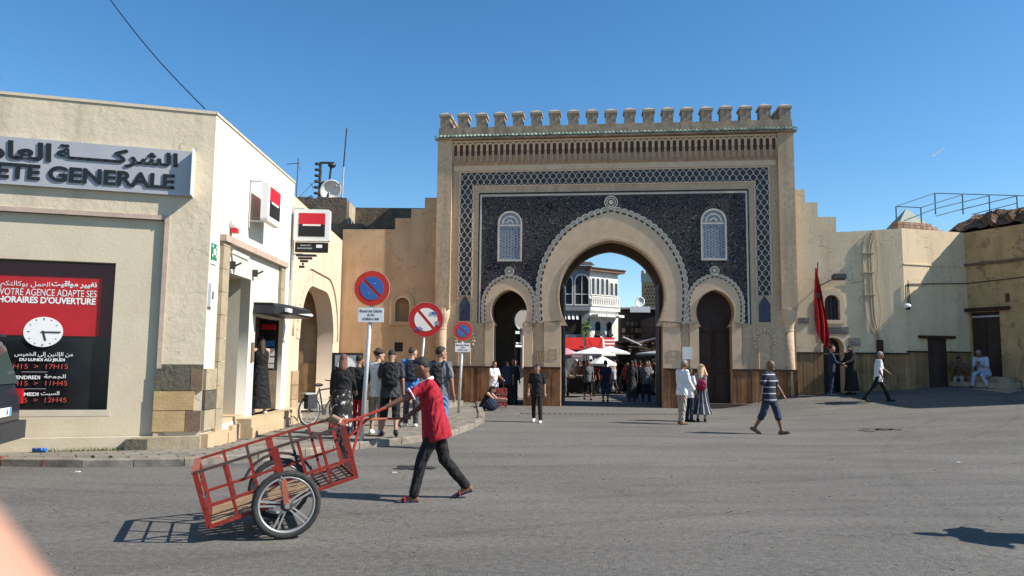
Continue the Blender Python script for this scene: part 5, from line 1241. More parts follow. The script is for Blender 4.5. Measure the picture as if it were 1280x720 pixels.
# stall with trays
sl_ = thing('market_stall', 'low wooden market stall with pale goods left of the men in the arch', 'stall', (on_y(727, 470, 35)), 0); sl_.location.z = 0
MB().box(-.7, .6, -.4, .4, .85, .92).build('table_top', G('stall_goods'), sl_)
for x in (-.65, .55):
    for y in (-.35, .35): MB().box(x-.03, x+.03, y-.03, y+.03, 0, .85).build('leg', G('souk_dark'), sl_)
MB().box(-.65, .55, -.36, .3, .2, .84).build('front_cloth', G('souk_dark'), sl_)
g = MB()
for k in range(24): g.ell((random.uniform(-.6, .5), random.uniform(-.35, .3), .95), (.06, .06, .05), nu=6, nv=4)
g.build('produce', G('stall_goods'), sl_, kind='stuff')
# dark covered souk on the right
sk = thing('covered_market', 'dark timber covered market with hanging goods on the right beyond the arch', 'market building', (0, 0, 0))
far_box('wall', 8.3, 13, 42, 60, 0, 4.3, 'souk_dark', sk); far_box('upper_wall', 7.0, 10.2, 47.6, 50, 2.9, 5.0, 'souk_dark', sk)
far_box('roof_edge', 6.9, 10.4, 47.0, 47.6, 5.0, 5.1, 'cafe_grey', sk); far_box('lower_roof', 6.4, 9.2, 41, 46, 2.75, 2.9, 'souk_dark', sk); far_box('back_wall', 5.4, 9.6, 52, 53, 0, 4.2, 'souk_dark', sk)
for i in range(6):
    for j in range(3):
        if random.random() < .85: MB().box(7.1+i*.28, 7.3+i*.28, 47.5, 47.58, 3.1+j*.42, 3.36+j*.42).build('display_frame', G('stall_goods'), sk)
for i in range(3):
    for j in range(4): MB().box(8.5+i*.3, 8.72+i*.3, 41.9, 41.98, 3.0+j*.4, 3.25+j*.4).build('display_frame', G('stall_goods'), sk)
m = MB()
for k in range(60): x, z = random.uniform(6.3, 9.3), random.uniform(2.2, 2.75); m.box(x, x+random.uniform(.1, .5), 40.9, 40.95, z, z+random.uniform(.02, .06))
m.build('hanging_goods', G('stall_goods'), sk, kind='stuff')
for k, (a, b) in enumerate((((6.9, 41, 2.7), (8.4, 39, 3.1)), ((6.2, 41, 3.0), (7.0, 40, 2.55)))): MB().tube([a, b], .04, 4).build('pole', G('awning_white'), sk)
sgn = MB().box(-.6, .6, 0, .08, 0, .35)
tag(sgn.build('white_signboard', G('sign_white'), loc=(7.75, 44.5, 4.62)), 'small white signboard on the covered market roof edge', 'sign')
d2 = thing('satellite_dish', 'small white satellite dish above the covered market roof beyond the arch', 'satellite dish', (7.85, 45.2, 5.3), R(20))
dsh2 = MB(); dsh2.lathe([(0.001, .1), (.2, .07), (.36, .02), (.44, -.04), (.36, 0.0), (.2, .045), (0.001, .07)], 16, Matrix.Rotation(R(-80), 4, 'X') @ Matrix.Scale(.75, 4)); dsh2.build('dish', G('sign_white'), d2, smooth=True); MB().tube([(0, .1, -.5), (0, .1, 0)], .02, 5).build('mount', G('galv'), d2)
# distant pale house with yellow awning
dh = thing('distant_house', 'small pale house with yellow terrace awning between cafe and minaret', 'building', on_y(778, 400, 62)); dh.location.z = 0
MB().box(-.2, 1.9, 0, 4, 0, 5.4).build('wall', G('cafe_white'), dh); MB().box(-.1, 1.9, -.8, 0, 6.0, 6.12).build('awning', G('awning_yellow'), dh); MB().box(.1, .5, -.03, 0, 4.6, 5.2).box(.8, 1.2, -.03, 0, 4.6, 5.2).build('window', G('dark_glass'), dh); MB().box(.0, .08, -.7, -.62, 5.4, 6.0).box(1.7, 1.78, -.7, -.62, 5.4, 6.0).build('post', G('galv'), dh)
# minaret
mn = thing('minaret', 'square brick minaret with lattice face and tiled band seen through the arch', 'minaret', on_y(817, 400, 95), R(-24)); mn.location.z = 0
h0 = on_y(817, 352, 95).z; mw = 1.55
MB().box(-mw, mw, 0, 2*mw, 0, h0).build('shaft', G('minaret'), mn); MB().box(-mw-.05, mw+.05, -.05, 2*mw+.05, h0, h0+1.1).build('tile_band', G('minaret_tile'), mn)
m = MB()
for k in range(6): m.box(-mw+k*mw*.36, -mw+k*mw*.36+.3, -.05, .2, h0+1.1, h0+1.5).box(mw-.25, mw+.05, k*.55, k*.55+.3, h0+1.1, h0+1.5)
m.build('merlons', G('minaret'), mn)
MB().box(-.7, .7, .9, 2.3, h0+1.1, h0+3.6).build('lantern', G('minaret'), mn); MB().ell((0, 1.6, h0+3.6), (.7, .7, .6)).build('dome', G('minaret_tile'), mn, smooth=True)
m = MB()
for i in range(7):
    for j in range(13):
        x = -mw+.55+i*.36+(.18 if j % 2 else 0); z = h0-6.2+j*.46
        if x > mw-.2: continue
        m.add([(x, -.04, z+.17), (x+.12, -.04, z), (x, -.04, z-.17), (x-.12, -.04, z)], [(3, 2, 1, 0)])
m.build('lattice_gaps', G('wood_rail'), mn, kind='stuff'); MB().box(-mw+.3, -mw+.36, -.07, 0, h0-6.4, h0-.3).box(mw-.3, mw-.24, -.07, 0, h0-6.4, h0-.3).box(-mw+.3, mw-.24, -.07, 0, h0-.3, h0-.2).build('lattice_frame', G('minaret'), mn)
# things behind the left arch
ls = thing('street_signboard', 'white rounded street signboard with lettering seen through the left arch', 'sign', on_y(654, 388, 36)); 
me = MB().prism([(.55*math.cos(t*math.pi/12), .9*math.sin(t*math.pi/12)-.0) for t in range(24)], 0, .06).mesh('board'); mobj('board', me, G('sign_white'), ls)
text('MEDINA', -.35, .35, .35, .5, -.003, G('letter_black'), ls) if False else None
for z in (.42, .3, .02): MB().box(-.38, .38, -.006, 0, z, z+.05).build('print_line', G('c_darkgrey'), ls)
MB().tube([(0, .05, -.8), (0, .05, -2.8)], .04, 6).build('post', G('sign_white'), ls)
pk = thing('pink_banner', 'pink and white printed banner hanging beyond the left arch', 'banner', on_y(661, 412, 35.5)); MB().box(-.3, .4, 0, .03, -.3, .35).build('cloth', G('pink_cloth'), pk); MB().box(-.26, .36, -.004, 0, .1, .16).build('print', G('sign_white'), pk)
lh = thing('street_house', 'shaded street house seen through the left small arch', 'building', (0, 0, 0))
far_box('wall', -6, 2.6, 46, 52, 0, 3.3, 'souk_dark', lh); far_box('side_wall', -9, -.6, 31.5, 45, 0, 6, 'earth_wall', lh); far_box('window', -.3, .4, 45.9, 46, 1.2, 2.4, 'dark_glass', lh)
wb = MB().add([(0, 0, 0), (.75, 0, 0), (.75, 0, .55), (.55, 0, .9), (.0, 0, .7)], [(0, 1, 2, 3, 4)])
wb = MB().prism([(0, 0), (.55, 0), (.55, .65), (.3, .95), (0, .75)], 0, .1)
tag(wb.build('white_board', G('sign_white'), loc=tuple(at(647, 497))), 'white house shaped board standing low inside the left arch', 'board')
rh = thing('street_house', 'plain shaded house lining the right side of the street beyond the gate', 'building', (0, 0, 0)); far_box('wall', 9.6, 14, 31.5, 41.9, 0, 3.1, 'earth_wall', rh)
MB().box(9.5, 9.6, 33, 34.2, 0, 2.2).build('door', G('door_dark'), rh)
# tile joints / pale bands on the street
for k in range(5):
    pass

# ------------------------------------------------------------------ people
BAKE = []
def Ry(a): return Matrix.Rotation(a, 3, 'Y')
def Rz(a): return Matrix.Rotation(a, 3, 'Z')
def Rx(a): return Matrix.Rotation(a, 3, 'X')
def ik(a, t, l1, l2, pole):
    a, t = Vector(a), Vector(t); d = t-a; L = min(d.length, (l1+l2)*.999); d.normalize()
    x = (l1*l1-l2*l2+L*L)/(2*L); h = math.sqrt(max(0, l1*l1-x*x)); p = Vector(pole); p = (p-d*p.dot(d)).normalized()
    return a+d*x+p*h, a+d*L
def skin_obj(mb, name, mt, parent, vox, fold=0.0, smooth=4):
    me = bpy.data.meshes.new(name); me.from_pydata(mb.v, [], mb.f); me.update()
    o = mobj(name, me, G(mt), parent); md = o.modifiers.new('r', 'REMESH'); md.mode = 'VOXEL'; md.voxel_size = vox; md.use_smooth_shade = True
    s = o.modifiers.new('s', 'SMOOTH'); s.factor = .5; s.iterations = smooth
    if fold:
        tx = bpy.data.textures.get('folds') or bpy.data.textures.new('folds', 'CLOUDS'); tx.noise_scale = .085; tx.noise_depth = 2
        d = o.modifiers.new('d', 'DISPLACE'); d.texture = tx; d.strength = fold; d.mid_level = .5; d.texture_coords = 'LOCAL'
    BAKE.append(o); return o
def person(loc, heading, label, H=1.72, skin='skin_mid', hair='hair_black', hairstyle='short', top='c_white', topkind='tee', bottom='c_black', botkind='trousers', shoes='c_black',
           lean=0, legs=((15, 10), (-15, 10)), arms=((-10, 12), (10, 12)), headyaw=0, headpitch=0, sex='m', build=1.0, vox=0.014, z=None, sit=None, group=None, hands=None, cat='person', foot=None, twist=0, collar=None, longskirt=0, fold=.01, loose=0.0):
    s = H/1.75
    root = thing('person', label, cat, loc, R(heading), group)
    hipz = .93*s
    hw = .088*s*build; shw = (.172 if sex == 'm' else .152)*s*(build*.5+.5)
    TH, SH, UA, FA = .43*s, .40*s, .29*s, .255*s
    J = {}
    # legs relative to hip
    feet = []
    LG = []
    for i, sd in enumerate((1, -1)):
        fl, kb = legs[i][0], legs[i][1]; ab = legs[i][2] if len(legs[i]) > 2 else 2
        a = R(fl); b = R(fl-kb); h = Vector((0, sd*hw, 0))
        k = h+Rx(R(sd*ab)) @ Vector((math.sin(a)*TH, 0, -math.cos(a)*TH)); an = k+Rx(R(sd*ab)) @ Vector((math.sin(b)*SH, 0, -math.cos(b)*SH))
        fp = foot[i] if foot else max(0, (kb-fl)*.6) if (fl-kb) < -12 else min(0, -(fl-kb)*.5) if (fl-kb) > 10 else 0
        toe = an+Ry(R(fp)) @ Vector((.17*s, 0, -.075*s)); heel = an+Ry(R(fp)) @ Vector((-.055*s, 0, -.08*s))
        LG.append((h, k, an, toe, heel, fp)); feet.append(min(toe.z, heel.z)-.012)
    base = -min(feet) if sit is None else sit
    P0 = Vector((0, 0, base))
    LG = [tuple((p+P0 if isinstance(p, Vector) else p) for p in l) for l in LG]
    T = Rz(R(twist)) @ Ry(R(lean))
    def tp(x, y, zz): return P0+T @ Vector((x*s, y*s, zz*s))
    neck = tp(0, 0, .56); 
    HR = T @ Rz(R(headyaw-0)) @ Ry(R(headpitch-lean*.6))
    hc = neck+T @ Vector((.012*s, 0, .06*s))+HR @ Vector((.02*s, 0, .085*s))
    # arms
    AM = []
    for i, sd in enumerate((1, -1)):
        sh = tp(-.005, sd*shw/s, .50)
        if hands and hands[i] is not None:
            tgt = Vector(hands[i]); pole = Vector((-.2, sd*.5, -1)); el, wr = ik(sh, tgt, UA, FA, pole)
        else:
            fl, eb = arms[i][0], arms[i][1]; ab = arms[i][2] if len(arms[i]) > 2 else 8
            D = Rx(R(sd*ab)) @ Ry(R(-fl)) @ Vector((0, 0, -1)); el = sh+D*UA
            D2 = Rx(R(sd*ab*.4)) @ Ry(R(-(fl+eb))) @ Vector((0, 0, -1)); wr = el+D2*FA
        AM.append((sh, el, wr))
    b = MB()
    # trunk
    bw = build
    rings = [(tp(-.01, 0, -.09), .07*s, .10*s*bw), (tp(0, 0, -.04), .105*s*bw, .155*s*bw), (tp(0, 0, .06), .1*s*bw, .15*s*bw), (tp(.005, 0, .18), .095*s*bw, .132*s*bw), (tp(.01, 0, .32), .112*s*bw, .16*s*bw), (tp(0, 0, .44), .1*s*bw, .165*s*bw), (tp(-.01, 0, .51), .06*s, .12*s*bw), (tp(-.01, 0, .56), .045*s, .055*s)]
    b.loft([(c, rx, ry, T) for c, rx, ry in rings], 16)
    b.cap(tp(-.01, 0, .5), tp(.008, 0, .64), .054*s, .05*s)
    b.ell(hc, (.1*s, .077*s, .12*s), Rm=HR, nu=16, nv=12)
    b.ell(hc+HR @ Vector((.03*s, 0, -.06*s)), (.065*s, .058*s, .065*s), Rm=HR)
    b.ell(hc+HR @ Vector((.102*s, 0, -.012*s)), (.02*s, .013*s, .026*s), Rm=HR); b.ell(hc+HR @ Vector((.084*s, 0, -.1*s)), (.02*s, .024*s, .016*s), Rm=HR)
    b.ell(hc+HR @ Vector((.088*s, 0, -.062*s)), (.014*s, .024*s, .009*s), Rm=HR)
    for sd in (1, -1): b.ell(hc+HR @ Vector((-.005*s, sd*.079*s, -.012*s)), (.022*s, .012*s, .032*s), Rm=HR)
    for sd in (1, -1): b.cap(tp(-.005, 0, .5), tp(-.005, sd*shw/s, .495), .05*s, .055*s)
    for h, k, an, toe, heel, fp in LG:
        b.cap(h, k, .082*s*bw, .055*s); b.cap(k, k.lerp(an, .35), .052*s, .056*s); b.cap(k.lerp(an, .3), an, .055*s, .037*s)
        b.cap(heel.lerp(toe, .1)+Vector((0, 0, .022)), toe+Vector((0, 0, .0)), .034*s, .026*s); b.cap(an, heel.lerp(toe, .55)+Vector((0, 0, .015)), .036*s, .03*s)
    for i, (sh, el, wr) in enumerate(AM):
        b.cap(sh, el, .05*s*bw, .039*s); b.cap(el, wr, .04*s, .026*s)
        d = (wr-el).normalized(); sd = (1, -1)[i]; side_ = d.cross(Vector((1, 0, .3))).normalized() if abs(d.x) < .8 else Vector((0, 1, 0)); nrm = d.cross(side_).normalized()
        pc = wr+d*.055*s; b.loft([(wr, .018*s, .026*s, None)], 4) if False else None
        Mr = Matrix((side_, nrm, d)).transposed(); b.ell(pc, (.038*s, .019*s, .055*s), Rm=Mr)
        curl = .55 if not (hands and hands[i] is not None) else 1.1
        kb_ = nrm if nrm.z < 0 or abs(nrm.z) < .2 else -nrm
        for f_, (off, ln) in enumerate(((-.028, .066), (-.01, .076), (.009, .072), (.027, .058))):
            r0 = wr+d*.095*s+side_*off*s; r1 = r0+(d*math.cos(curl*.6)+kb_*math.sin(curl*.6))*ln*.5*s; r2 = r1+(d*math.cos(curl*1.5)+kb_*math.sin(curl*1.5))*ln*.5*s
            b.cap(r0, r1, .0095*s, .0085*s, n=6); b.cap(r1, r2, .0085*s, .0075*s, n=6)
        q0 = wr+d*.035*s+side_*(-.03)*s; q1 = q0+(d*.7-side_*.6+kb_*.3).normalized()*.035*s; b.cap(q0, q1, .012*s, .01*s, n=6); b.cap(q1, q1+(d*.9+kb_*.4).normalized()*.03*s, .01*s, .008*s, n=6)
    skin_obj(b, 'body', skin, root, vox*.62 if vox < .016 else vox*.8, smooth=2)
    g = .012*s
    # upper garment
    if topkind:
        t = MB(); lo = loose; hem = {'tee': -.16, 'shirt': -.18, 'polo': -.17, 'coat': -.42, 'dress': -.1, 'tank': -.06, 'cardigan': -.3}.get(topkind, -.14)
        R_ = [(hem, .122, .18), (hem*.5, .125, .18), (.06, .116, .166), (.18, .112, .152), (.32, .124, .168), (.43, .11, .17), (.505, .078, .14), (.55, .058, .075)]
        t.loft([(tp(lo*max(0, (.35-zz))*.6, 0, zz), rx*s*bw+g+lo*max(0, .35-zz)*.9, ry*s*bw+g+lo*max(0, .35-zz)*.5, T) for zz, rx, ry in R_], 18)
        sl = {'tank': 0, 'long': 1}.get(topkind, None)
        frac = 0.0 if topkind == 'tank' else (1.0 if topkind in ('coat', 'long', 'cardigan', 'robe') else .62 if topkind in ('tee', 'polo') else .8 if topkind == 'shirt' else .5)
        if topkind == 'longshirt': frac = 1.0
        for sh, el, wr in AM:
            if frac <= 0: continue
            t.cap(tp(-.005, 0, .485), sh, .055*s, .06*s)
            if frac < 1: t.cap(sh, sh.lerp(el, frac/.8 if frac > .8 else frac+.15), .062*s*bw, .063*s*bw)
            else: t.cap(sh, el, .066*s*bw, .056*s); t.cap(el, el.lerp(wr, .93), .056*s, .043*s)
        skin_obj(t, {'coat': 'coat', 'dress': 'dress_top', 'tank': 'tank_top', 'cardigan': 'cardigan', 'polo': 'polo_shirt', 'tee': 't_shirt'}.get(topkind, 'shirt'), top, root, vox, fold=fold*.9)
        if collar:
            c = MB(); n = 18
            c.tube([tp(.012+.085*math.cos(2*math.pi*k/n), .082*math.sin(2*math.pi*k/n), .535-.02*math.cos(2*math.pi*k/n)) for k in range(n+1)], .014*s, 6, flat=1.6)
            c.build('collar', G(collar), root, smooth=True)
            for sh, el, wr in AM:
                e = sh.lerp(el, .8); d = (el-sh).normalized(); c = MB(); c.tube([e-d*.008, e+d*.012], .079*s*bw, 14); c.build('cuff_band', G(collar), root, smooth=True)
    # lower garment
    if botkind:
        t = MB()
        if botkind in ('trousers', 'shorts', 'jeans'):
            fr = .995 if botkind != 'shorts' else .3
            t.loft([(tp(0, 0, -.13), .1*s*bw, .15*s*bw, T), (tp(0, 0, -.06), .12*s*bw+g, .172*s*bw+g, T), (tp(0, 0, .03), .112*s*bw+g, .162*s*bw+g, T)], 16)
            w2 = .078 if botkind == 'shorts' else .064
            for h, k, an, toe, heel, fp in LG:
                t.cap(h, k, .096*s*bw, (.086 if botkind == 'shorts' else .074)*s)
                if fr > .5: t.cap(k, an+Vector((0, 0, .0)), .072*s, .06*s); t.cap(an.lerp(k, .25), an, .062*s, .062*s)
                else: t.cap(k, k.lerp(an, fr), .086*s, .084*s)
        else:
            low = min(l[2].z for l in LG)+{'skirt': .12, 'longskirt': .03, 'robe': .03, 'kneeskirt': .25}.get(botkind, .1)
            cx = sum((l[2].x for l in LG))/2; w = .24 if botkind != 'skirt' else .3
            t.loft([(Vector((cx*.9, 0, low)), w*s*1.1, w*s*1.12, None), (Vector((cx*.6, 0, low+(base-low)*.45)), .2*s, .23*s, None), (P0+Vector((0, 0, -.08*s)), .15*s*bw, .19*s*bw, None), (tp(0, 0, .1), .118*s*bw+g, .16*s*bw+g, T)], 22)
        skin_obj(t, {'trousers': 'trousers', 'shorts': 'shorts', 'jeans': 'jeans'}.get(botkind, 'skirt'), bottom, root, vox, fold=fold*(1.3 if botkind != 'shorts' else .8))
    for h, k, an, toe, heel, fp in LG:
        if not shoes: break
        t = MB(); u = Vector((0, 0, .012*s))
        t.cap(heel+u*1.5, heel.lerp(toe, .5)+u*1.2, .043*s, .045*s); t.cap(heel.lerp(toe, .5)+u, toe+u*.2, .046*s, .035*s); t.cap(an-Vector((0, 0, .02*s)), heel.lerp(toe, .35)+u*2, .044*s, .045*s)
        if shoes == 'sandal': 
            t = MB(); t.tube([heel-u*1.2, toe-u*.6+Vector((.03*s, 0, 0))], .046*s, 8, flat=.35); t.build('sandal', G('c_navy'), root); t = MB(); m_ = heel.lerp(toe, .72); t.tube([m_+Vector((0, -.045*s, -.005)), m_+Vector((0, -.03*s, .04*s)), m_+Vector((0, .03*s, .04*s)), m_+Vector((0, .045*s, -.005))], .02*s, 6, flat=.5); t.build('strap', G('c_red'), root); continue
        skin_obj(t, 'shoe', shoes, root, vox*.8)
        if shoes == 'c_white' or shoes == 'c_navy': pass
    # hair or headwear
    if hairstyle != 'bald':
        t = MB(); t.ell(hc+HR @ Vector((-.02*s, 0, .028*s)), (.092*s, .081*s, .1*s), Rm=HR, nu=16, nv=12); t.ell(hc+HR @ Vector((.02*s, 0, .075*s)), (.066*s, .066*s, .045*s), Rm=HR)
        if hairstyle == 'bushy': 
            for k in range(14): a = 2*math.pi*k/14; t.ell(hc+HR @ Vector((-.02*s+.075*s*math.cos(a), .075*s*math.sin(a), .05*s)), (.04*s,)*3)
            t.ell(hc+HR @ Vector((-.02*s, 0, .09*s)), (.07*s, .07*s, .06*s))
        if hairstyle == 'long': t.cap(hc+HR @ Vector((-.05*s, 0, .0)), neck+T @ Vector((-.085*s, 0, -.14*s)), .085*s, .06*s); t.cap(hc+HR @ Vector((-.04*s, .05*s, -.02*s)), neck+T @ Vector((-.05*s, .07*s, -.1*s)), .05*s, .03*s); t.cap(hc+HR @ Vector((-.04*s, -.05*s, -.02*s)), neck+T @ Vector((-.05*s, -.07*s, -.1*s)), .05*s, .03*s)
        if hairstyle == 'scarf': t.cap(hc+HR @ Vector((-.03*s, 0, -.04*s)), neck+T @ Vector((-.03*s, 0, -.03*s)), .088*s, .1*s)
        if hairstyle == 'bun': t.ell(hc+HR @ Vector((-.1*s, 0, .05*s)), (.05*s,)*3)
        nm = 'headscarf' if hairstyle in ('scarf', 'wrap') else 'hair'
        o = skin_obj(t, nm, hair, root, vox*.8, fold=.008 if hairstyle in ('bushy', 'long') else .004)
    if vox < .015:
        for sd in (1, -1):
            MB().ell(hc+HR @ Vector((.0855*s, sd*.032*s, .012*s)), (.012*s, .014*s, .008*s), Rm=HR).build('eye', G('paint_white'), root)
            MB().ell(hc+HR @ Vector((.094*s, sd*.032*s, .012*s)), (.006*s, .007*s, .007*s), Rm=HR).build('iris', G('letter_black'), root)
            MB().ell(hc+HR @ Vector((.092*s, sd*.032*s, .034*s)), (.01*s, .022*s, .005*s), Rm=HR).build('eyebrow', G('hair_black'), root)
    info = dict(root=root, P0=P0, T=T, tp=tp, hc=hc, neck=neck, AM=AM, LG=LG, s=s, M=Matrix.Translation(loc) @ Matrix.Rotation(R(heading), 4, 'Z'))
    return info
def backpack(pi, mt, label, w=.15, h=.24, z=.3, x=-.2):
    tp, s = pi['tp'], pi['s']; M = pi['M']; t = MB(); c = tp(x, 0, z)
    t.loft([(tp(x, 0, z-h), .07*s, w*.85*s, pi['T']), (tp(x-.01, 0, z-h*.7), .1*s, w*s, pi['T']), (tp(x, 0, z+h*.5), .085*s, w*.95*s, pi['T']), (tp(x+.02, 0, z+h), .045*s, w*.6*s, pi['T'])], 16)
    for sd in (1, -1): t.cap(tp(x-.09, sd*.0, z-h*.45), tp(x-.09, sd*.05, z-.02), .03*s, .03*s)
    r = thing('backpack', label, 'backpack', pi['root'].location, pi['root'].rotation_euler.z)
    skin_obj(t, 'bag', mt, r, .012, fold=.012)
    st = MB()
    for sd in (1, -1): st.tube([tp(x+.05, sd*.09, z+h*.7), tp(-.05, sd*.1, .57), tp(.08, sd*.1, .53), tp(.14, sd*.11, .4), tp(.12, sd*.15, .2), tp(-.02, sd*.16, .12)], .016*s, 5, flat=.6)
    st.build('strap', G(mt), r); return r
def P(px, py, extra=0.0): return tuple(at(px, py, extra))
PAVE = PZ
def pav_at(px, py): return at(px, py, 0, flat=PAVE)

# man pushing the cart (faces left, towards the cart)
CA = Vector((-2.194, 7.308, .308)); CY, CP = .371, .286
def cart_pt(u, v, w):
    c, sn = math.cos(CY), math.sin(CY)
    U = Vector((c*math.cos(CP), sn*math.cos(CP), math.sin(CP))); V = Vector((sn, -c, 0)); Wv = U.cross(-V); Wv = Wv if Wv.z > 0 else -Wv
    return CA+U*u+V*v+Wv*w
mh = on_y(538, 560, 8.85); mloc = Vector((-.87, 8.85, 0)); hd = 180+R(0)+math.degrees(CY)*.4
hd = 190
def loc_of(wp, loc=mloc, h=hd): return Matrix.Rotation(-R(h), 3, 'Z') @ (Vector(wp)-Vector(loc))
h1w, h2w = on_y(482, 509, 8.55), on_y(507, 522, 8.95)
pusher = person(mloc, hd, 'man in red polo shirt and black trousers leaning forward to push the red cart', H=1.74, skin='skin_dark', top='c_red', topkind='polo', bottom='c_black', shoes='sandal', lean=14,
    legs=((24, 12, 1), (-14, 26, 1)), hands=(tuple(loc_of(h1w)), tuple(loc_of(h2w))), headyaw=-4, headpitch=10, vox=.012, collar='c_white', foot=(0, 22), build=1.0, fold=.014, loose=.1)
# woman at the cash machine
person(tuple(at(323, 517, 0, flat=.45)), 125, 'dark haired woman in long black dress and white trainers standing at the bank cash machine', H=1.66, skin='skin_pale', hair='hair_brown', hairstyle='long', top='c_black', topkind='tank', bottom='c_black', botkind='longskirt', shoes='c_white', sex='f', legs=((3, 3), (-3, 3)), arms=((35, 75, 5), (20, 60, 5)), headpitch=22)
# group on the pavement by the sign
pl_ = pav_at(426, 548)
person(tuple(pl_), 95, 'woman in brown headscarf, black cardigan and black skirt with white flowers on the pavement', H=1.62, skin='skin_mid', hair='c_scarf', hairstyle='scarf', top='c_black', topkind='coat', bottom='c_floral', botkind='longskirt', shoes='c_black', sex='f', build=1.15, legs=((4, 3), (-4, 3)), arms=((5, 10, 10), (12, 40, 12)))
sc_ = MB(); pv = Matrix.Translation(pl_) @ Matrix.Rotation(R(95), 4, 'Z')
person(tuple(pav_at(446, 543)), 80, 'person in dark top and red trousers half hidden behind the sign pole', H=1.62, skin='skin_mid', top='c_black', bottom='c_red', legs=((6, 4), (-6, 4)), arms=((4, 12), (20, 40)))
person(tuple(pav_at(470, 543)), 88, 'young man with bushy hair, long white t-shirt and pale shorts seen from behind', H=1.74, skin='skin_pale', hair='hair_brown', hairstyle='bushy', top='c_white', bottom='c_khaki', botkind='shorts', shoes='c_white', legs=((10, 8), (-8, 12)), arms=((35, 70, 12), (-5, 20, 14)), headyaw=-48, twist=-12)
b1 = person(tuple(pav_at(487, 545)), 92, 'man in dark grey t-shirt and black shorts carrying a black backpack', H=1.74, skin='skin_mid', hair='hair_black', top='c_darkgrey', bottom='c_black', botkind='shorts', shoes='c_black', build=1.12, legs=((4, 3, 4), (-12, 18, 4)), arms=((25, 60, 14), (-6, 14, 10)), headpitch=24, headyaw=12, lean=3)
backpack(b1, 'c_black', 'black backpack worn by the man in black shorts', w=.17, h=.25)
b2 = person(tuple(pav_at(513, 533)), 95, 'brown haired man in bright blue shirt standing behind the cart pusher', H=1.82, skin='skin_pale', hair='hair_brown', top='c_blue', bottom='c_darkgrey', legs=((5, 4), (-5, 4)), arms=((28, 70, 14), (-4, 22, 8)), headyaw=-52, shoes='c_white')
backpack(b2, 'c_navy', 'dark backpack on the man in the blue shirt')
b3 = person(tuple(pav_at(548, 553)), 76, 'young man in grey t-shirt and blue jeans standing at the kerb behind the cart pusher', H=1.78, skin='skin_mid', hair='hair_black', top='c_grey', bottom='c_jeans', botkind='jeans', shoes='c_navy', legs=((6, 3, 3), (-8, 10, 5)), arms=((12, 40, 10), (-4, 14, 14)), headyaw=-44, lean=-2)
backpack(b3, 'c_black', 'small dark backpack on the young man in jeans', w=.12, h=.2, x=-.18)
# by the left arch
person(tuple(at(604, 512.5)), -20, 'seated woman in black tank top and jeans bent over a map beside the left arch', H=1.62, skin='skin_pale', hair='hair_black', hairstyle='long', top='c_black', topkind='tank', bottom='c_jeans', botkind='jeans', shoes='c_white', sex='f', sit=.14, lean=28, legs=((118, 115, 4), (112, 120, 4)), arms=((50, 40, 5), (50, 45, 5)), headpitch=35, vox=.016)
person(tuple(at(617, 508.5)), -60, 'woman in white striped top and blue jeans standing with a suitcase at the left arch', H=1.62, skin='skin_mid', hair='hair_black', hairstyle='long', top='c_white', bottom='c_jeans', botkind='jeans', shoes='c_black', sex='f', legs=((3, 3), (-3, 3)), arms=((20, 50), (25, 40)), vox=.016)
for px, py, hd_, lb, tpm, btm in ((634, 506, 100, 'man in dark shirt standing in the shade of the left arch', 'c_navy', 'c_black'), (641, 505, -80, 'grey haired man in dark jacket under the left arch', 'c_darkgrey', 'c_navy')):
    person(tuple(at(px, py)), hd_, lb, H=1.7, skin='skin_mid', hair='hair_grey' if px == 641 else 'hair_black', top=tpm, topkind='coat' if px == 641 else 'tee', bottom=btm, legs=((8, 6), (-8, 8)), arms=((5, 20), (0, 15)), vox=.02)
# suitcase, rucksack, street-side bag
sc0 = thing('suitcase', 'dark red patterned suitcase with raised handle beside the standing woman', 'suitcase', tuple(at(626, 510)), R(10))
MB().box(-.2, .2, -.13, .13, .06, .68).build('shell', G('c_maroon'), sc0); MB().box(-.2, .2, -.14, -.13, .2, .3).box(-.2, .2, -.14, -.13, .45, .5).build('band', G('c_scarf'), sc0)
MB().tube([(-.1, .1, .68), (-.1, .1, 1.05), (.1, .1, 1.05), (.1, .1, .68)], .014, 5).build('handle', G('dark_metal'), sc0)
for x in (-.15, .15): MB().tube([(x, -.1, .03), (x+.03, -.1, .03)], .03, 8).build('wheel', G('rubber'), sc0)
rk = MB(); rk.ell((0, 0, .2), (.24, .18, .2)); rk.ell((.02, -.1, .14), (.14, .1, .12)); tag(rk.build('rucksack', G('c_navy'), loc=tuple(at(614, 513.5)), smooth=True), 'navy and white rucksack lying on the ground by the seated woman', 'bag')
# man in black walking towards the camera
person(tuple(at(671, 528)), -100, 'young man in black sports t-shirt and black trousers walking toward the camera', H=1.56, skin='skin_mid', hair='hair_black', top='c_black', bottom='c_black', shoes='c_white', legs=((14, 6, 3), (-12, 14, 3)), arms=((-8, 25, 10), (10, 15, 10)), headyaw=14, headpitch=8)
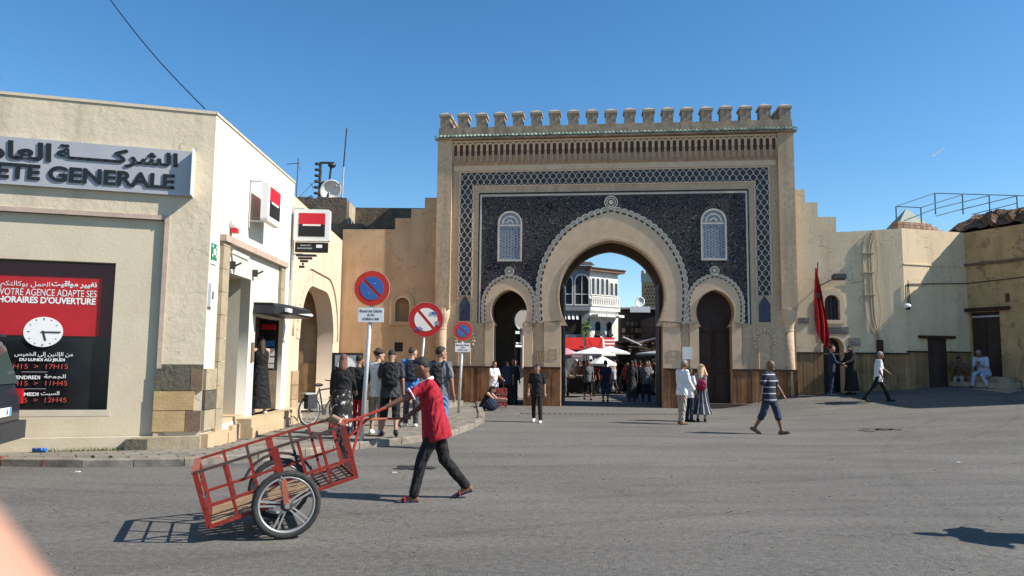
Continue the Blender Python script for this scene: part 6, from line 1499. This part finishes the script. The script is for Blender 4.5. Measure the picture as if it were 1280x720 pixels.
# couple in front of the right pier
person(tuple(at(853, 530.5)), 28, 'tall man in white shirt and beige trousers facing the blonde woman before the dark door', H=1.72, skin='skin_dark', hair='hair_grey', top='c_shirtwhite', topkind='longshirt', bottom='c_khaki', shoes='c_brown', legs=((5, 3, 3), (-6, 5, 3)), arms=((5, 14), (12, 25)), headpitch=18, lean=3)
person(tuple(at(862, 527)), 40, 'shorter companion in white shirt hidden behind the tall man', H=1.5, skin='skin_dark', hair='hair_black', top='c_white', bottom='c_navy', shoes='c_black', legs=((3, 3), (-3, 3)), arms=((20, 60), (5, 15)))
w1 = person(tuple(at(877, 527)), 70, 'blonde woman in long striped skirt raising one arm to her hair before the dark door', H=1.6, skin='skin_pale', hair='hair_blond', hairstyle='long', top='c_grey', topkind='tank', bottom='c_skirtstripe', botkind='skirt', shoes='c_black', sex='f', legs=((5, 4), (-5, 6)), arms=((8, 20), (150, 110, 20)), headpitch=-5)
w1b = thing('shoulder_bag', 'burgundy shoulder bag hanging on the back of the blonde woman', 'bag', w1['root'].location, w1['root'].rotation_euler.z)
bg_ = MB(); bg_.ell(w1['tp'](-.17, -.03, .18), (.07, .14, .17)); skin_obj(bg_, 'bag', 'c_burgundy', w1b, .014, fold=.01); MB().tube([w1['tp'](-.17, -.1, .3), w1['tp'](-.03, -.14, .55), w1['tp'](.1, -.1, .5), w1['tp'](.13, 0, .3)], .012, 5).build('strap', G('c_burgundy'), w1b)
# striped walker
person(tuple(at(963, 543)), -42, 'bald man in dark striped polo shirt and denim shorts walking across the square', H=1.72, skin='skin_dark', hairstyle='bald', top='c_striped', topkind='polo', bottom='c_denimshort', botkind='shorts', shoes='c_brown', build=1.1, legs=((18, 6, 2), (-15, 16, 2)), arms=((20, 12, 10), (-16, 10, 12)), headyaw=5, headpitch=4, foot=(-8, 25))
# people at the right wall
person((11.1, 25.75, gz(11.1, 25.75)), -15, 'man in dark blue sweater and jeans talking at the small arched doorway', H=1.74, skin='skin_mid', top='c_navy', topkind='longshirt', bottom='c_navy', botkind='jeans', shoes='c_grey', legs=((3, 2), (-4, 4)), arms=((25, 55), (20, 50)), vox=.016)
person((11.75, 25.7, gz(11.75, 25.7)), 195, 'woman in long black robe and veil facing the man at the arched doorway', H=1.68, skin='skin_mid', hair='c_black', hairstyle='scarf', top='c_black', topkind='coat', bottom='c_black', botkind='robe', shoes='c_black', sex='f', build=1.1, legs=((2, 2), (-2, 2)), arms=((35, 40), (30, 45)), vox=.016)
person(tuple(at(1099, 501)), -8, 'grey haired man in untucked white shirt and dark trousers striding past the wooden boards', H=1.72, skin='skin_dark', hair='hair_grey', top='c_shirtwhite', topkind='shirt', bottom='c_black', shoes='c_black', legs=((30, 12, 2), (-28, 10, 2)), arms=((38, 14, 10), (-12, 30, 8)), lean=4, foot=(-12, 22), headpitch=6)
q = W3M @ Vector((.95, -.75, 0)); p_ = Vector((q.x, q.y, 0))
person((p_.x, p_.y, 0), -150, 'man in pale blue robe sitting with crossed legs on the stone steps', hands=((.42, .12, 1.72), (.4, -.05, 1.66)), H=1.72, skin='skin_dark', hair='hair_grey', top='c_paleblue', topkind='longshirt', bottom='c_paleblue', botkind='trousers', shoes='c_black', sit=1.42, lean=22, legs=((72, 92, 16), (78, 85, 12)), arms=((40, 60), (45, 55)), headpitch=15, build=1.2, vox=.018)
q = W3M @ Vector((.1, -.75, 0))
person((q.x, q.y, 0), -130, 'man in brown jacket crouching in the shade at the left end of the steps', hands=((.4, .1, 1.6), (.4, -.08, 1.62)), H=1.68, skin='skin_dark', hair='hair_black', top='c_brown', topkind='longshirt', bottom='c_khaki', botkind='trousers', shoes='c_black', sit=1.22, lean=22, legs=((88, 100, 14), (84, 105, 12)), arms=((45, 60), (50, 50)), headpitch=15, vox=.018)
# person off to the right whose shadow falls into the picture
person((5.98, 6.98, 0), 168, 'bystander standing just outside the right edge whose shadow lies on the road', build=1.4, H=1.76, skin='skin_mid', top='c_grey', bottom='c_navy', legs=((5, 3), (-5, 5)), arms=((10, 40, 32), (10, 50, 34)), vox=.02)
# beyond the arch
BY = [(735, 500, -85, 'man in grey t-shirt and black shorts, left of the pair in the arch shade', dict(top='c_grey', botkind='shorts', bottom='c_black')), (757, 503, 75, 'man in navy t-shirt and shorts on the right of the pair in the arch shade', dict(top='c_navy', botkind='shorts', bottom='c_denimshort')),
      (777, 487, 90, 'person in yellow top walking away in the sunlit middle of the street', dict(top='c_yellow', bottom='c_darkgrey')), (790, 501, 80, 'woman in long grey robe in the arch shade', dict(top='c_darkgrey', topkind='coat', bottom='c_darkgrey', botkind='robe', hair='c_darkgrey', hairstyle='scarf')),
      (808, 502, -90, 'man in light checked shirt and dark trousers on the right in the arch shade', dict(top='c_grey', topkind='shirt', bottom='c_navy')), (800, 499, 85, 'man in dark jacket beside the man in checked shirt', dict(top='c_black', topkind='coat', bottom='c_black'))]
for px, py, hd_, lb, kw in BY:
    person(tuple(at(px, py)), hd_, lb, H=1.7, skin='skin_dark', shoes='c_black', legs=((10, 6), (-10, 10)), arms=((8, 15), (-8, 15)), vox=.022, **kw)
# crowd beyond: a few built, the rest copied
protos = []
kinds = [dict(top='c_white', bottom='c_jeans'), dict(top='c_red', bottom='c_black'), dict(top='c_black', bottom='c_khaki'), dict(top='c_khaki', topkind='coat', bottom='c_khaki', botkind='robe', hair='c_white', hairstyle='scarf'), dict(top='c_teal', bottom='c_navy'), dict(top='c_orange', bottom='c_darkgrey', botkind='shorts'), dict(top='c_paleblue', bottom='c_darkgrey')]
LBLS = ['shopper in white top and blue jeans in the crowd beyond the arch', 'shopper in red top and black trousers in the crowd beyond the arch', 'shopper in black top and beige trousers in the crowd beyond the arch', 'robed shopper with white headscarf in the crowd beyond the arch', 'shopper in teal top and navy trousers in the crowd beyond the arch', 'shopper in orange top and dark shorts in the crowd beyond the arch', 'shopper in pale blue top and grey trousers in the crowd beyond the arch']; GRP = 'crowd of shoppers beyond the arch'
spots = []
for k in range(100):
    Y = random.uniform(38, 52); px = random.uniform(716, 822)
    x = (px-640)/924*Y*1.02
    if x > 8.1 and Y > 41: Y = random.uniform(37, 41); x = (px-640)/924*Y*1.02
    if abs(px-777) < 12 and Y < 44.5: continue
    if Y > 43 and x < 7.2 and x > 4.6: Y = random.uniform(37.5, 43.0); x = (px-640)/924*Y*1.02
    if Y > 44: Y = 43.5; x = (px-640)/924*Y*1.02
    spots.append((x, Y))
for i, kw in enumerate(kinds):
    x, y = spots[i]
    protos.append(person((x, y, 0), random.choice((-90, 90, -60, 110, -120)), LBLS[i], H=random.uniform(1.6, 1.8), skin='skin_dark' if i % 2 else 'skin_mid', shoes='c_black', vox=.035, legs=((12, 8), (-12, 12)), arms=((10, 20), (-10, 20)), group=GRP, **kw)['root'])
# left of the street seen through the left arch
person((0.15, 33.5, 0), -80, 'dim figure in the shade seen through the left arch', H=1.7, top='c_darkgrey', bottom='c_black', vox=.03)

# bake the remeshed bodies and clothes
bpy.context.view_layer.update()
dg = bpy.context.evaluated_depsgraph_get()
baked = [(o, bpy.data.meshes.new_from_object(o.evaluated_get(dg))) for o in BAKE]
for o, me in baked:
    o.modifiers.clear(); me.name = o.name; o.data = me; me.shade_smooth()
for i, (x, y) in enumerate(spots[len(kinds):]):
    src = protos[i % len(protos)]; r = src.copy(); COL.objects.link(r); r.location = (x, y, 0); r.rotation_euler = (0, 0, random.uniform(0, 6.28)); sc1 = random.uniform(.9, 1.05); r.scale = (sc1,)*3
    for ch in src.children:
        c = ch.copy(); COL.objects.link(c); c.parent = r

# ------------------------------------------------------------------ hand cart
cart = thing('hand_cart', 'red steel cage hand cart on two spoked moped wheels, tipped toward its left end', 'cart', (CA.x, CA.y, 0), CY)
CM = Matrix.Rotation(-CY, 4, 'Z') @ Matrix.Translation((-CA.x, -CA.y, 0))
def cp_(u, v, w): return CM @ cart_pt(u, v, w)
def bar(a, b, name, mt, w=.014, flat=.35, n=4): return MB().tube([cp_(*a), cp_(*b)], w*1.35, n, flat=flat if flat else 1).build(name, G(mt), cart)
UL, UR, HB, HT, WP, SPL, WW, WR_ = -.662, .663, .026, .527, .404, .062, .449, .308
def side_w(h): return WP+SPL*(h-HB)/(HT-HB)
for sgn_ in (1, -1):
    near = sgn_ == 1
    sv = lambda h: sgn_*side_w(h)
    bar((UL, sv(HT), HT), (UR, sv(HT), HT), 'top_rail', 'cart_black' if near else 'cart_red', .013, 1)  # near rail coloured black to stand for its shaded side
    bar((UL, sv(HB), HB), (UR, sv(HB), HB), 'bottom_rail', 'cart_red', .018, .9)
    hm = HB+.52*(HT-HB)
    if True:
        for hh in (HB+.36*(HT-HB), ): bar((UL, sv(hh), hh), (UR, sv(hh), hh), 'side_rail', 'cart_red', .0135, 1)
        bar((UL, sv(HB+.7*(HT-HB)), HB+.7*(HT-HB)), (UR, sv(HB+.7*(HT-HB)), HB+.7*(HT-HB)), 'side_rail', 'cart_red', .0135, 1) if False else None
    us = [UL, -.42, -.2, None, .23, .43, UR]
    for j, u in enumerate(us):
        if u is None: continue
        wd_ = .036 if j in (0, 6) else .022
        m_ = MB().tube([cp_(u, sv(HB), HB), cp_(u, sv(HT), HT)], wd_*.38, 4, flat=2.3); m_.build('upright', G('cart_red' if near or j in (0, 6) else ('cart_red' if j % 2 else 'cart_black')), cart)
    # main post down to the axle
    m_ = MB().tube([cp_(.02, sv(HT)+sgn_*.01, HT+.01), cp_(.015, sgn_*(WP+.03), HB+.16)], .021, 4, flat=2.2); mp_ = m_.build('main_post', G('cart_red'), cart)
    axw = cp_(0, 0, 0); V = Vector((0, -1, 0))
    hub = Vector((0, 0, CA.z))+V*sgn_*(WW+.06)
    m_ = MB().tube([cp_(.03, sgn_*(WP+.07), HB+.2), hub+Vector((0, 0, -.03))], .017, 4, flat=2.0); m_.build('fork', G('cart_rust'), mp_)
    MB().lathe([(.025, -.03), (.025, .03)], 6, Matrix.Translation(hub) @ Matrix.Rotation(R(90), 4, 'X')).build('axle_nut', G('steel'), mp_)
    for z_ in (.0, .03): MB().ell(tuple(cp_(.0+z_*.5, sgn_*(WP+.075), HB+.2+z_)), (.01, .01, .01), nu=6, nv=4).build('bolt', G('steel'), mp_)
bar((UL, -side_w(HT), HT), (UL, side_w(HT), HT), 'end_rail', 'cart_rust', .03, .5)
bar((UL, -WP, HB), (UL, WP, HB), 'end_rail', 'cart_red', .022, .8)
bar((UR, -side_w(HT), HT), (UR, side_w(HT), HT), 'end_rail', 'cart_rust', .03, .5)
bar((UR, -WP, HB), (UR, WP, HB), 'end_rail', 'cart_red', .022, .8)
for h in (.19, .36): bar((UL, -side_w(h), h), (UL, side_w(h), h), 'end_rail', 'cart_black', .008, 1)
bar((UL, 0, HB), (UL-.03, 0, HT), 'end_upright', 'cart_black', .016, .5)
for v in (-.2, 0, .2): bar((UR, v, HB), (UR, v, HT), 'end_upright', 'cart_black', .012, 1)
for j in range(7):
    v = -.34+j*.113; m_ = MB(); a, b = cp_(UL+.02, v, HB+.012), cp_(UR-.35, v, HB+.012)
    m_.tube([a, b], .056, 4, flat=.2); m_.build('floor_plank', G('cart_plank'), cart)
for j in range(4): bar((UR-.33+j*.09, -WP, HB+.005), (UR-.33+j*.09, WP, HB+.005), 'floor_bar', 'cart_black', .008, 1)
for j in range(5): bar((UR-.36, -WP+.1+j*.16, HB+.01), (UR, -WP+.1+j*.16, HB+.01), 'floor_bar', 'cart_black', .008, 1)
bar((0, -WW, 0), (0, WW, 0), 'axle', 'cart_black', .022, 1, 8)
bar((-.25, -.3, HB-.02), (-.05, -.3, -.0), 'spring', 'cart_black', .02, 1); bar((-.25, .3, HB-.02), (.0, .3, 0), 'spring', 'cart_black', .02, 1)
bar((-.05, -.2, -.05), (.25, -.2, -.02), 'chassis_box', 'cart_black', .05, .8)
# curved mudguard over far wheel
for sgn_ in (-1,):
    pts = [Vector((0, -sgn_*-(WW-.03), CA.z))*1 for _ in range(0)]
    c0 = Vector((0, WW-.02, CA.z)); pts = [c0+Vector(((WR_+.05)*math.cos(R(a)), 0, (WR_+.05)*math.sin(R(a)))) for a in range(20, 161, 14)]
    MB().tube(pts, .05, 6, flat=.3).build('mudguard', G('cart_black'), cart)
# wheels
def wheel(y):
    t = MB(); prof = [(WR_-.062, -.026), (WR_-.03, -.036), (WR_-.008, -.026), (WR_, 0), (WR_-.008, .026), (WR_-.03, .036), (WR_-.062, .026)]
    n = 48; m_ = len(prof); M = Matrix.Translation((0, y, CA.z)) @ Matrix.Rotation(R(90), 4, 'X') @ Matrix.Rotation(R(14), 4, 'Z'); vs = []; fs = []
    for k in range(n):
        a = 2*math.pi*k/n
        for j, (r, z) in enumerate(prof): rr = r-(.004 if (k % 2 and j in (2, 3, 4)) else 0); vs.append((rr*math.cos(a), rr*math.sin(a), z))
    for k in range(n):
        for j in range(m_): fs.append((k*m_+j, ((k+1) % n)*m_+j, ((k+1) % n)*m_+(j+1) % m_, k*m_+(j+1) % m_))
    w = t.add(vs, fs, M).build('wheel', G('rubber'), cart, smooth=True)
    t = MB(); prof = [(WR_-.075, -.024), (WR_-.058, -.03), (WR_-.052, -.02), (WR_-.052, .02), (WR_-.058, .03), (WR_-.075, .024)]; m_ = len(prof); vs = []; fs = []
    for k in range(n):
        a = 2*math.pi*k/n
        for r, z in prof: vs.append((r*math.cos(a), r*math.sin(a), z))
    for k in range(n):
        for j in range(m_): fs.append((k*m_+j, ((k+1) % n)*m_+j, ((k+1) % n)*m_+(j+1) % m_, k*m_+(j+1) % m_))
    t.add(vs, fs, M).build('rim', G('alloy'), w, smooth=True)
    for k in range(5):
        a = 2*math.pi*k/5+.3
        for off in (-.16, .16):
            p0 = Vector((.03*math.cos(a+off*3), .03*math.sin(a+off*3), .012)); p1 = Vector(((WR_-.07)*math.cos(a+off*.55), (WR_-.07)*math.sin(a+off*.55), .012))
            MB().tube([M @ p0, M @ p1], .015, 4, .018, flat=.6).build('spoke', G('alloy'), w)
    MB().lathe([(.02, -.05), (.045, -.035), (.06, -.02), (.06, .02), (.045, .035), (.02, .05)], 16, M).build('hub', G('dark_metal'), w, smooth=True)
wheel(-WW); wheel(WW)
# handles running to the hands
for hw_, v0, mt in ((h1w, side_w(HT), 'cart_red'), (h2w, -side_w(HT), 'cart_rust')):
    e = CM @ (Vector(hw_)+Vector((.0, 0, 0))); a = cp_(UR, v0*.6, HT); 
    e2 = e+(e-a).normalized()*.1+Vector((0, 0, -.01))
    MB().tube([cp_(UR-.1, v0, HT), a, e2], .015, 8).build('handle', G(mt), cart)
a = cp_(UR, side_w(.3), .22); e = CM @ Vector(h1w); MB().tube([a, cp_(UR, side_w(HT)*.6, HT).lerp(e, .45)], .014, 5).build('handle_brace', G('cart_red'), cart)
a = cp_(UR, -side_w(.3), .22); e = CM @ Vector(h2w); MB().tube([a, cp_(UR, -side_w(HT)*.6, HT).lerp(e, .45)], .014, 5).build('handle_brace', G('cart_red'), cart)
# rope bundle tied to the end
m_ = MB(); 
for k in range(5):
    c0 = cp_(UR+.02, .05+.04*k-.1, .34-.02*k); pts = [c0+Vector((.03*math.cos(t), .05*math.cos(t+k), .09*math.sin(t))) for t in [i*.7 for i in range(10)]]; m_.tube(pts, .007, 4)
m_.build('rope', G('c_scarf'), cart, kind='stuff')
rg = MB(); 
for k in range(6): rg.tube([cp_(UR-.03, -.35+.1*k, HT+.01), cp_(UR+.02, -.3+.1*k, HT+.035), cp_(UR-.01, -.25+.1*k, HT)], .02, 5)
rg.build('rag', G('cart_plank'), cart, kind='stuff')

# ------------------------------------------------------------------ traffic signs
def disc(r, y, n=48): return [(r*math.cos(2*math.pi*k/n), r*math.sin(2*math.pi*k/n)) for k in range(n)]
def halfdisc(r, off, ang, up, n=24):
    """segment of a disc on one side of a slanted bar"""
    pts = []; a0 = math.asin(off/r)
    for k in range(n+1):
        a = a0+(math.pi-2*a0)*k/n; x, y = r*math.cos(a), r*math.sin(a)
        if not up: x, y = -x, -y
        pts.append((x*math.cos(ang)-y*math.sin(ang), x*math.sin(ang)+y*math.cos(ang)))
    return pts
def traffic_sign(label, px, py, r_px, cx, cy, plate_, red, blue=True, tilt=0.0, rz=0.0, flat=PZ):
    p = at(px, py, 0, flat=flat); Y = p.y; t = thing('traffic_sign', label, 'traffic sign', tuple(p), rz, 'round traffic signs on grey poles')
    c = on_y(cx, cy, Y); rr = r_px/924*Y/1.0; loc = Vector((c.x-p.x, 0, c.z-p.z)); 
    loc.x += 0
    hh = loc.z-rr*.6
    MB().tube([(0, 0, -.02), (loc.x*hh/loc.z, 0, hh)], .042, 8).build('pole', G('galv'), t, smooth=True)
    MB().tube([(loc.x*hh/loc.z, .01, hh-.05), (loc.x, .02, loc.z)], .02, 6).build('pole_top', G('dark_metal'), t)
    Mt = Matrix.Translation((loc.x, 0, loc.z)) @ Matrix.Rotation(tilt, 4, 'Y')
    o = MB().prism(disc(rr, 0), -.04, -.02, Mt).build('disc', G('galv'), t)
    MB().prism(disc(rr*.985, 0), -.046, -.04, Mt).build('red_ring', G(red), o)
    ri = rr*.66; A = R(-45)
    for up in (True, False): MB().prism(halfdisc(ri, ri*.13, A, up), -.052, -.046, Mt).build('field', G('sign_blue' if blue else 'sign_white'), o)
    for a in (60, 240): MB().prism(disc(.012, 0, 8), -.056, -.052, Mt @ Matrix.Translation((rr*.3*math.cos(R(a)), 0, rr*.3*math.sin(R(a))))).build('rivet', G('galv'), o)
    if plate_:
        x0, x1, z1_, z0_ = [v/924*Y for v in plate_]
        m = MB().box(loc.x+x0, loc.x+x1, -.05, -.03, loc.z+z0_, loc.z+z1_).build('text_plate', G('sign_white'), t)
        w = x1-x0; h = z1_-z0_
        for s_, f0, f1, a, b in (('Réservé Aux Calèches', .06, .94, .68, .88), ('de Fès', .36, .64, .42, .6), ('DE 08H00 A 17H00', .18, .82, .14, .3)):
            text(s_, loc.x+x0+w*f0, loc.x+x0+w*f1, loc.z+z0_+h*a, loc.z+z0_+h*b, -.051, G('c_darkgrey'), m, bold=.0)
    return t, o, Mt, rr
traffic_sign('large no parking sign with white text plate, nearest of the three sign poles', 451.5, 552, 22.3, 465.5, 360.5, (-16, 15.5, -24.5, -42.5), 'sign_red')
tB, oB, MtB, rB = traffic_sign('no bicycles or mopeds sign with red bar on a leaning pole', 522, 505, 21.8, 532.5, 399.5, None, 'sign_red2', blue=False, tilt=R(4))
def bike_mark(M, s, motor):
    m = MB(); y = -.058
    for cx in (-1, 1):
        n = 16; m.tube([(cx*s+.62*s*math.cos(2*math.pi*k/n), y, .62*s*math.sin(2*math.pi*k/n)) for k in range(n+1)], s*(.1 if motor else .07), 4)
    for a, b in (((-1, 0), (-.3, .8)), ((-.3, .8), (.7, .75)), ((-.3, .8), (.1, 0)), ((.1, 0), (.7, .75)), ((.1, 0), (-1, 0)), ((.7, .75), (1, 0)), ((.7, .75), (.55, 1.15)), ((.55, 1.15), (.85, 1.15)), ((-.5, .95), (-.1, .95))):
        m.tube([(a[0]*s, y, a[1]*s), (b[0]*s, y, b[1]*s)], s*(.13 if motor else .07), 4)
    if motor: m.tube([(-.9*s, y, .7*s), (-.2*s, y, .6*s)], s*.2, 4)
    m.v = [tuple(M @ Vector(v)) for v in m.v]; return m
bike_mark(MtB @ Matrix.Translation((-.14*rB/.4, 0, -.24*rB/.4*1.0)), rB*.15, False).build('bicycle_symbol', G('c_blue'), oB)
bike_mark(MtB @ Matrix.Translation((.17*rB/.4, 0, .14*rB/.4)), rB*.14, True).build('moped_symbol', G('c_blue'), oB)
MB().box(rB*.55, rB*.78, -.06, -.05, -rB*.28, -rB*.05, MtB).build('sticker', G('cafe_grey'), oB)
traffic_sign('small far no parking sign with text plate beside the gate', 573, 516, 12, 579, 413.8, (-9.5, 9, -15, -26), 'sign_red')

# poster stand behind the headscarf woman
ps = thing('poster_stand', 'black framed display board with a white oval design behind the woman in headscarf', 'display board', tuple(pav_at(432, 525)), R(4))
Yp = ps.location.y; w_p = 38/924*Yp/2; zt = on_y(432, 441, Yp).z-ps.location.z
MB().box(-w_p, w_p, -.02, .02, .1, zt).build('board', G('letter_black'), ps); MB().box(-w_p+.08, w_p-.08, -.03, -.02, .2, zt-.06).build('sheet', G('sign_white'), ps)
def ellipse(a, b, cz, n=24): return [(a*math.cos(2*math.pi*k/n), cz+b*math.sin(2*math.pi*k/n)) for k in range(n)]
plate('ornament', [[(-w_p+.08, zt-.06), (-w_p+.08, zt-.8), (w_p-.08, zt-.8), (w_p-.08, zt-.06)], ellipse(w_p-.13, .36, zt-.45)], -.036, -.03, G('cafe_grey'), ps)
for x in (-w_p+.02, w_p-.06): MB().box(x, x+.04, -.1, .2, 0, .1).build('foot', G('letter_black'), ps)
# bicycle leaning behind her
bp = pav_at(405, 531); bk_ = thing('bicycle', 'dark bicycle leaning behind the woman in headscarf near the archway', 'bicycle', tuple(bp), R(62))
for cx in (-.5, .5):
    n = 28; w_ = MB().tube([(cx+.33*math.cos(2*math.pi*k/n), 0, .35+.33*math.sin(2*math.pi*k/n)) for k in range(n+1)], .02, 6).build('wheel', G('rubber'), bk_, smooth=True)
    MB().tube([(cx+.3*math.cos(2*math.pi*k/n), 0, .35+.3*math.sin(2*math.pi*k/n)) for k in range(n+1)], .012, 4).build('rim', G('galv'), w_)
    m = MB(); 
    for k in range(10): m.tube([(cx, 0, .35), (cx+.3*math.cos(2*math.pi*k/10), 0, .35+.3*math.sin(2*math.pi*k/10))], .003, 3)
    m.build('spokes', G('galv'), w_, kind='stuff')
F = lambda a, b: MB().tube([a, b], .018, 6).build('frame_tube', G('dark_metal'), bk_)
F((-.5, 0, .35), (-.05, 0, .3)); F((-.05, 0, .3), (-.2, 0, .85)); F((-.2, 0, .8), (.35, 0, .85)); F((-.05, 0, .3), (.35, 0, .8)); F((.33, 0, .95), (.5, 0, .35)); F((-.5, 0, .35), (-.2, 0, .8))
MB().ell((-.22, 0, .92), (.13, .07, .04)).build('saddle', G('black_plastic'), bk_); MB().tube([(.25, -.25, 1.02), (.33, -.1, 1.0), (.33, .1, 1.0), (.25, .25, 1.02)], .014, 6).build('handlebar', G('dark_metal'), bk_)
MB().box(-.72, -.38, -.1, .1, .72, .75).build('rack', G('galv'), bk_); MB().box(-.7, -.4, -.14, -.02, .4, .72).build('saddlebag', G('c_darkgrey'), bk_); MB().lathe([(.08, -.005), (.08, .005)], 12, Matrix.Translation((-.05, -.03, .3)) @ Matrix.Rotation(R(90), 4, 'X')).build('chainring', G('dark_metal'), bk_)

# ------------------------------------------------------------------ parked car at the left edge
cz = PZ
car = thing('parked_car', 'dark blue hatchback parked at the left edge, only its rear end in view', 'car', (-7.46, 10.26, 0), R(16))
# local: rear faces +x, width along y; rear-right corner nearest the camera
prof = [(-3.9, .4), (-3.9, .8), (-3.3, 1.0), (-2.6, 1.1), (-2.0, 1.74), (-1.2, 1.97), (-.2, 1.96), (.14, 1.84), (.34, 1.18), (.4, 1.0), (.42, .62), (.36, .42)]
def carloft(pr, y0, y1, inset): 
    m = MB(); n = len(pr)
    secs = [(y0, .93), (y0+.12, 1.0), (y1-.12, 1.0), (y1, .93)]
    vs = []
    for (y, k) in secs:
        for x, z in pr: vs.append((x*1.0 if x < 0 else x*(.8 if k < 1 else 1), y+(0 if z < 1.0 else (.06 if y < (y0+y1)/2 else -.06)*min(1, (z-1.0)/.6)), (z-.3)*k+.3 if z > .5 else z))
    fs = []
    for s_ in range(3):
        for i in range(n): fs.append((s_*n+i, s_*n+(i+1) % n, (s_+1)*n+(i+1) % n, (s_+1)*n+i))
    fs.append(tuple(range(n-1, -1, -1))); fs.append(tuple(3*n+i for i in range(n)))
    return m.add(vs, fs)
cb_ = carloft(prof, -.86, .86, 0)
me = cb_.mesh('body', True); o = mobj('body', me, G('car_paint'), car)
bv = o.modifiers.new('b', 'BEVEL'); bv.width = .04; bv.segments = 3; bv.limit_method = 'ANGLE'; bv.angle_limit = R(25)
dgx = bpy.context.evaluated_depsgraph_get(); nm_ = bpy.data.meshes.new_from_object(o.evaluated_get(dgx)); o.modifiers.clear(); o.data = nm_; nm_.shade_smooth()
MB().add([(.14, -.7, 1.76), (.14, .7, 1.76), (.3, .78, 1.22), (.3, -.78, 1.22), (.17, -.7, 1.77), (.17, .7, 1.77), (.35, .78, 1.225), (.35, -.78, 1.225)], [(0, 1, 2, 3), (4, 7, 6, 5), (0, 4, 5, 1), (3, 2, 6, 7)]).build('rear_window', G('car_glass'), car)
MB().box(.34, .47, -.84, .84, .42, .68).build('bumper', G('car_plastic'), car)
MB().box(-.1, .2, -.62, .62, 1.9, 1.94).build('spoiler', G('car_paint'), car)
for s_ in (-1, 1):
    MB().box(.3, .405, .78 if s_ > 0 else -.87, .87 if s_ > 0 else -.78, .92, 1.14).build('tail_light', G('poster_red'), car)
pp_ = MB().box(.425, .44, -.26, .3, .78, .9).build('number_plate', G('sign_white'), car); MB().box(.44, .443, .22, .3, .78, .9).build('plate_band', G('plate_blue'), pp_)
text('A', .0, .07, .8, .88, 0, G('letter_black'), pp_).matrix_local = Matrix.Translation((.445, .1, 0)) @ Matrix.Rotation(R(90), 4, 'Z')
for x in (-.55, -3.1):
    for y in (-.78, .78):
        w_ = MB().lathe([(.2, -.1), (.29, -.1), (.31, -.06), (.31, .06), (.29, .1), (.2, .1)], 24, Matrix.Translation((x, y, .31)) @ Matrix.Rotation(R(90), 4, 'X')).build('wheel', G('rubber'), car, smooth=True)
        MB().lathe([(.03, -.105), (.2, -.1), (.2, .1), (.03, .105)], 16, Matrix.Translation((x, y, .31)) @ Matrix.Rotation(R(90), 4, 'X')).build('rim', G('alloy'), w_)

# ------------------------------------------------------------------ small things
tag(MB().tube([(0, 0, 0), (.05, .3, 3.2)], .05, 6).build('street_pole', G('dark_metal'), loc=(-9.0, 12.9, 4.4)), '', '') if False else None
mt_ = MB().prism([(-.25, 0), (.25, 0), (.25, .04), (-.25, .04)], -.15, .15); tag(mt_.build('doormat', G('letter_black'), loc=tuple(pav_at(381, 515))), 'small dark mat on the paving before the peach archway', 'mat')
for k, (px, py, lb) in enumerate(((493, 591, 'c_white'), (1198, 578, 'c_white'), (97, 590, 'c_white'))):
    p = at(px, py); tag(MB().box(-.03, .03, -.02, .02, 0, .01).build('paper_scrap', G('paint_white'), loc=tuple(p), label=None), ('tiny white paper scrap on the road below the manhole', 'tiny white paper scrap alone on the open road at right', 'tiny white paper scrap near the kerb at left')[k], 'litter')
gr_ = MB(); 
for k in range(260):
    px, py = random.uniform(0, 1280), random.uniform(545, 720); p = at(px, py)
    if p.y > 10.8 and p.x < 0: continue
    s_ = random.uniform(.003, .009); gr_.box(p.x-s_, p.x+s_, p.y-s_, p.y+s_, p.z, p.z+s_)
tag(gr_.build('gravel', G('mortar')), 'scattered grit and small stones on the road', 'gravel', kind='stuff')
# contrail high in the sky
a, b = on_y(1164, 197, 2500), on_y(1182, 184, 2500)
tag(MB().tube([a, b], 2.2, 6, 1.0).build('contrail', G('paint_white')), 'short white vapour trail high in the sky on the right', 'contrail')
# photographer's fingertip, close to the lens
fc_ = ray(-196, 680)*.06+Vector((0, 0, EYE)); f2 = ray(94, 1080)*.06+Vector((0, 0, EYE))
fm_ = MB(); fm_.cap(fc_, f2, .0095, .0105, 20); fo = skin_obj(fm_, 'finger', 'finger_skin', None, .0012, smooth=6)
tag(fo, 'blurred pink fingertip intruding at the lower left corner', 'finger')
bpy.context.view_layer.update(); dg = bpy.context.evaluated_depsgraph_get(); me = bpy.data.meshes.new_from_object(fo.evaluated_get(dg)); fo.modifiers.clear(); fo.data = me; me.shade_smooth()
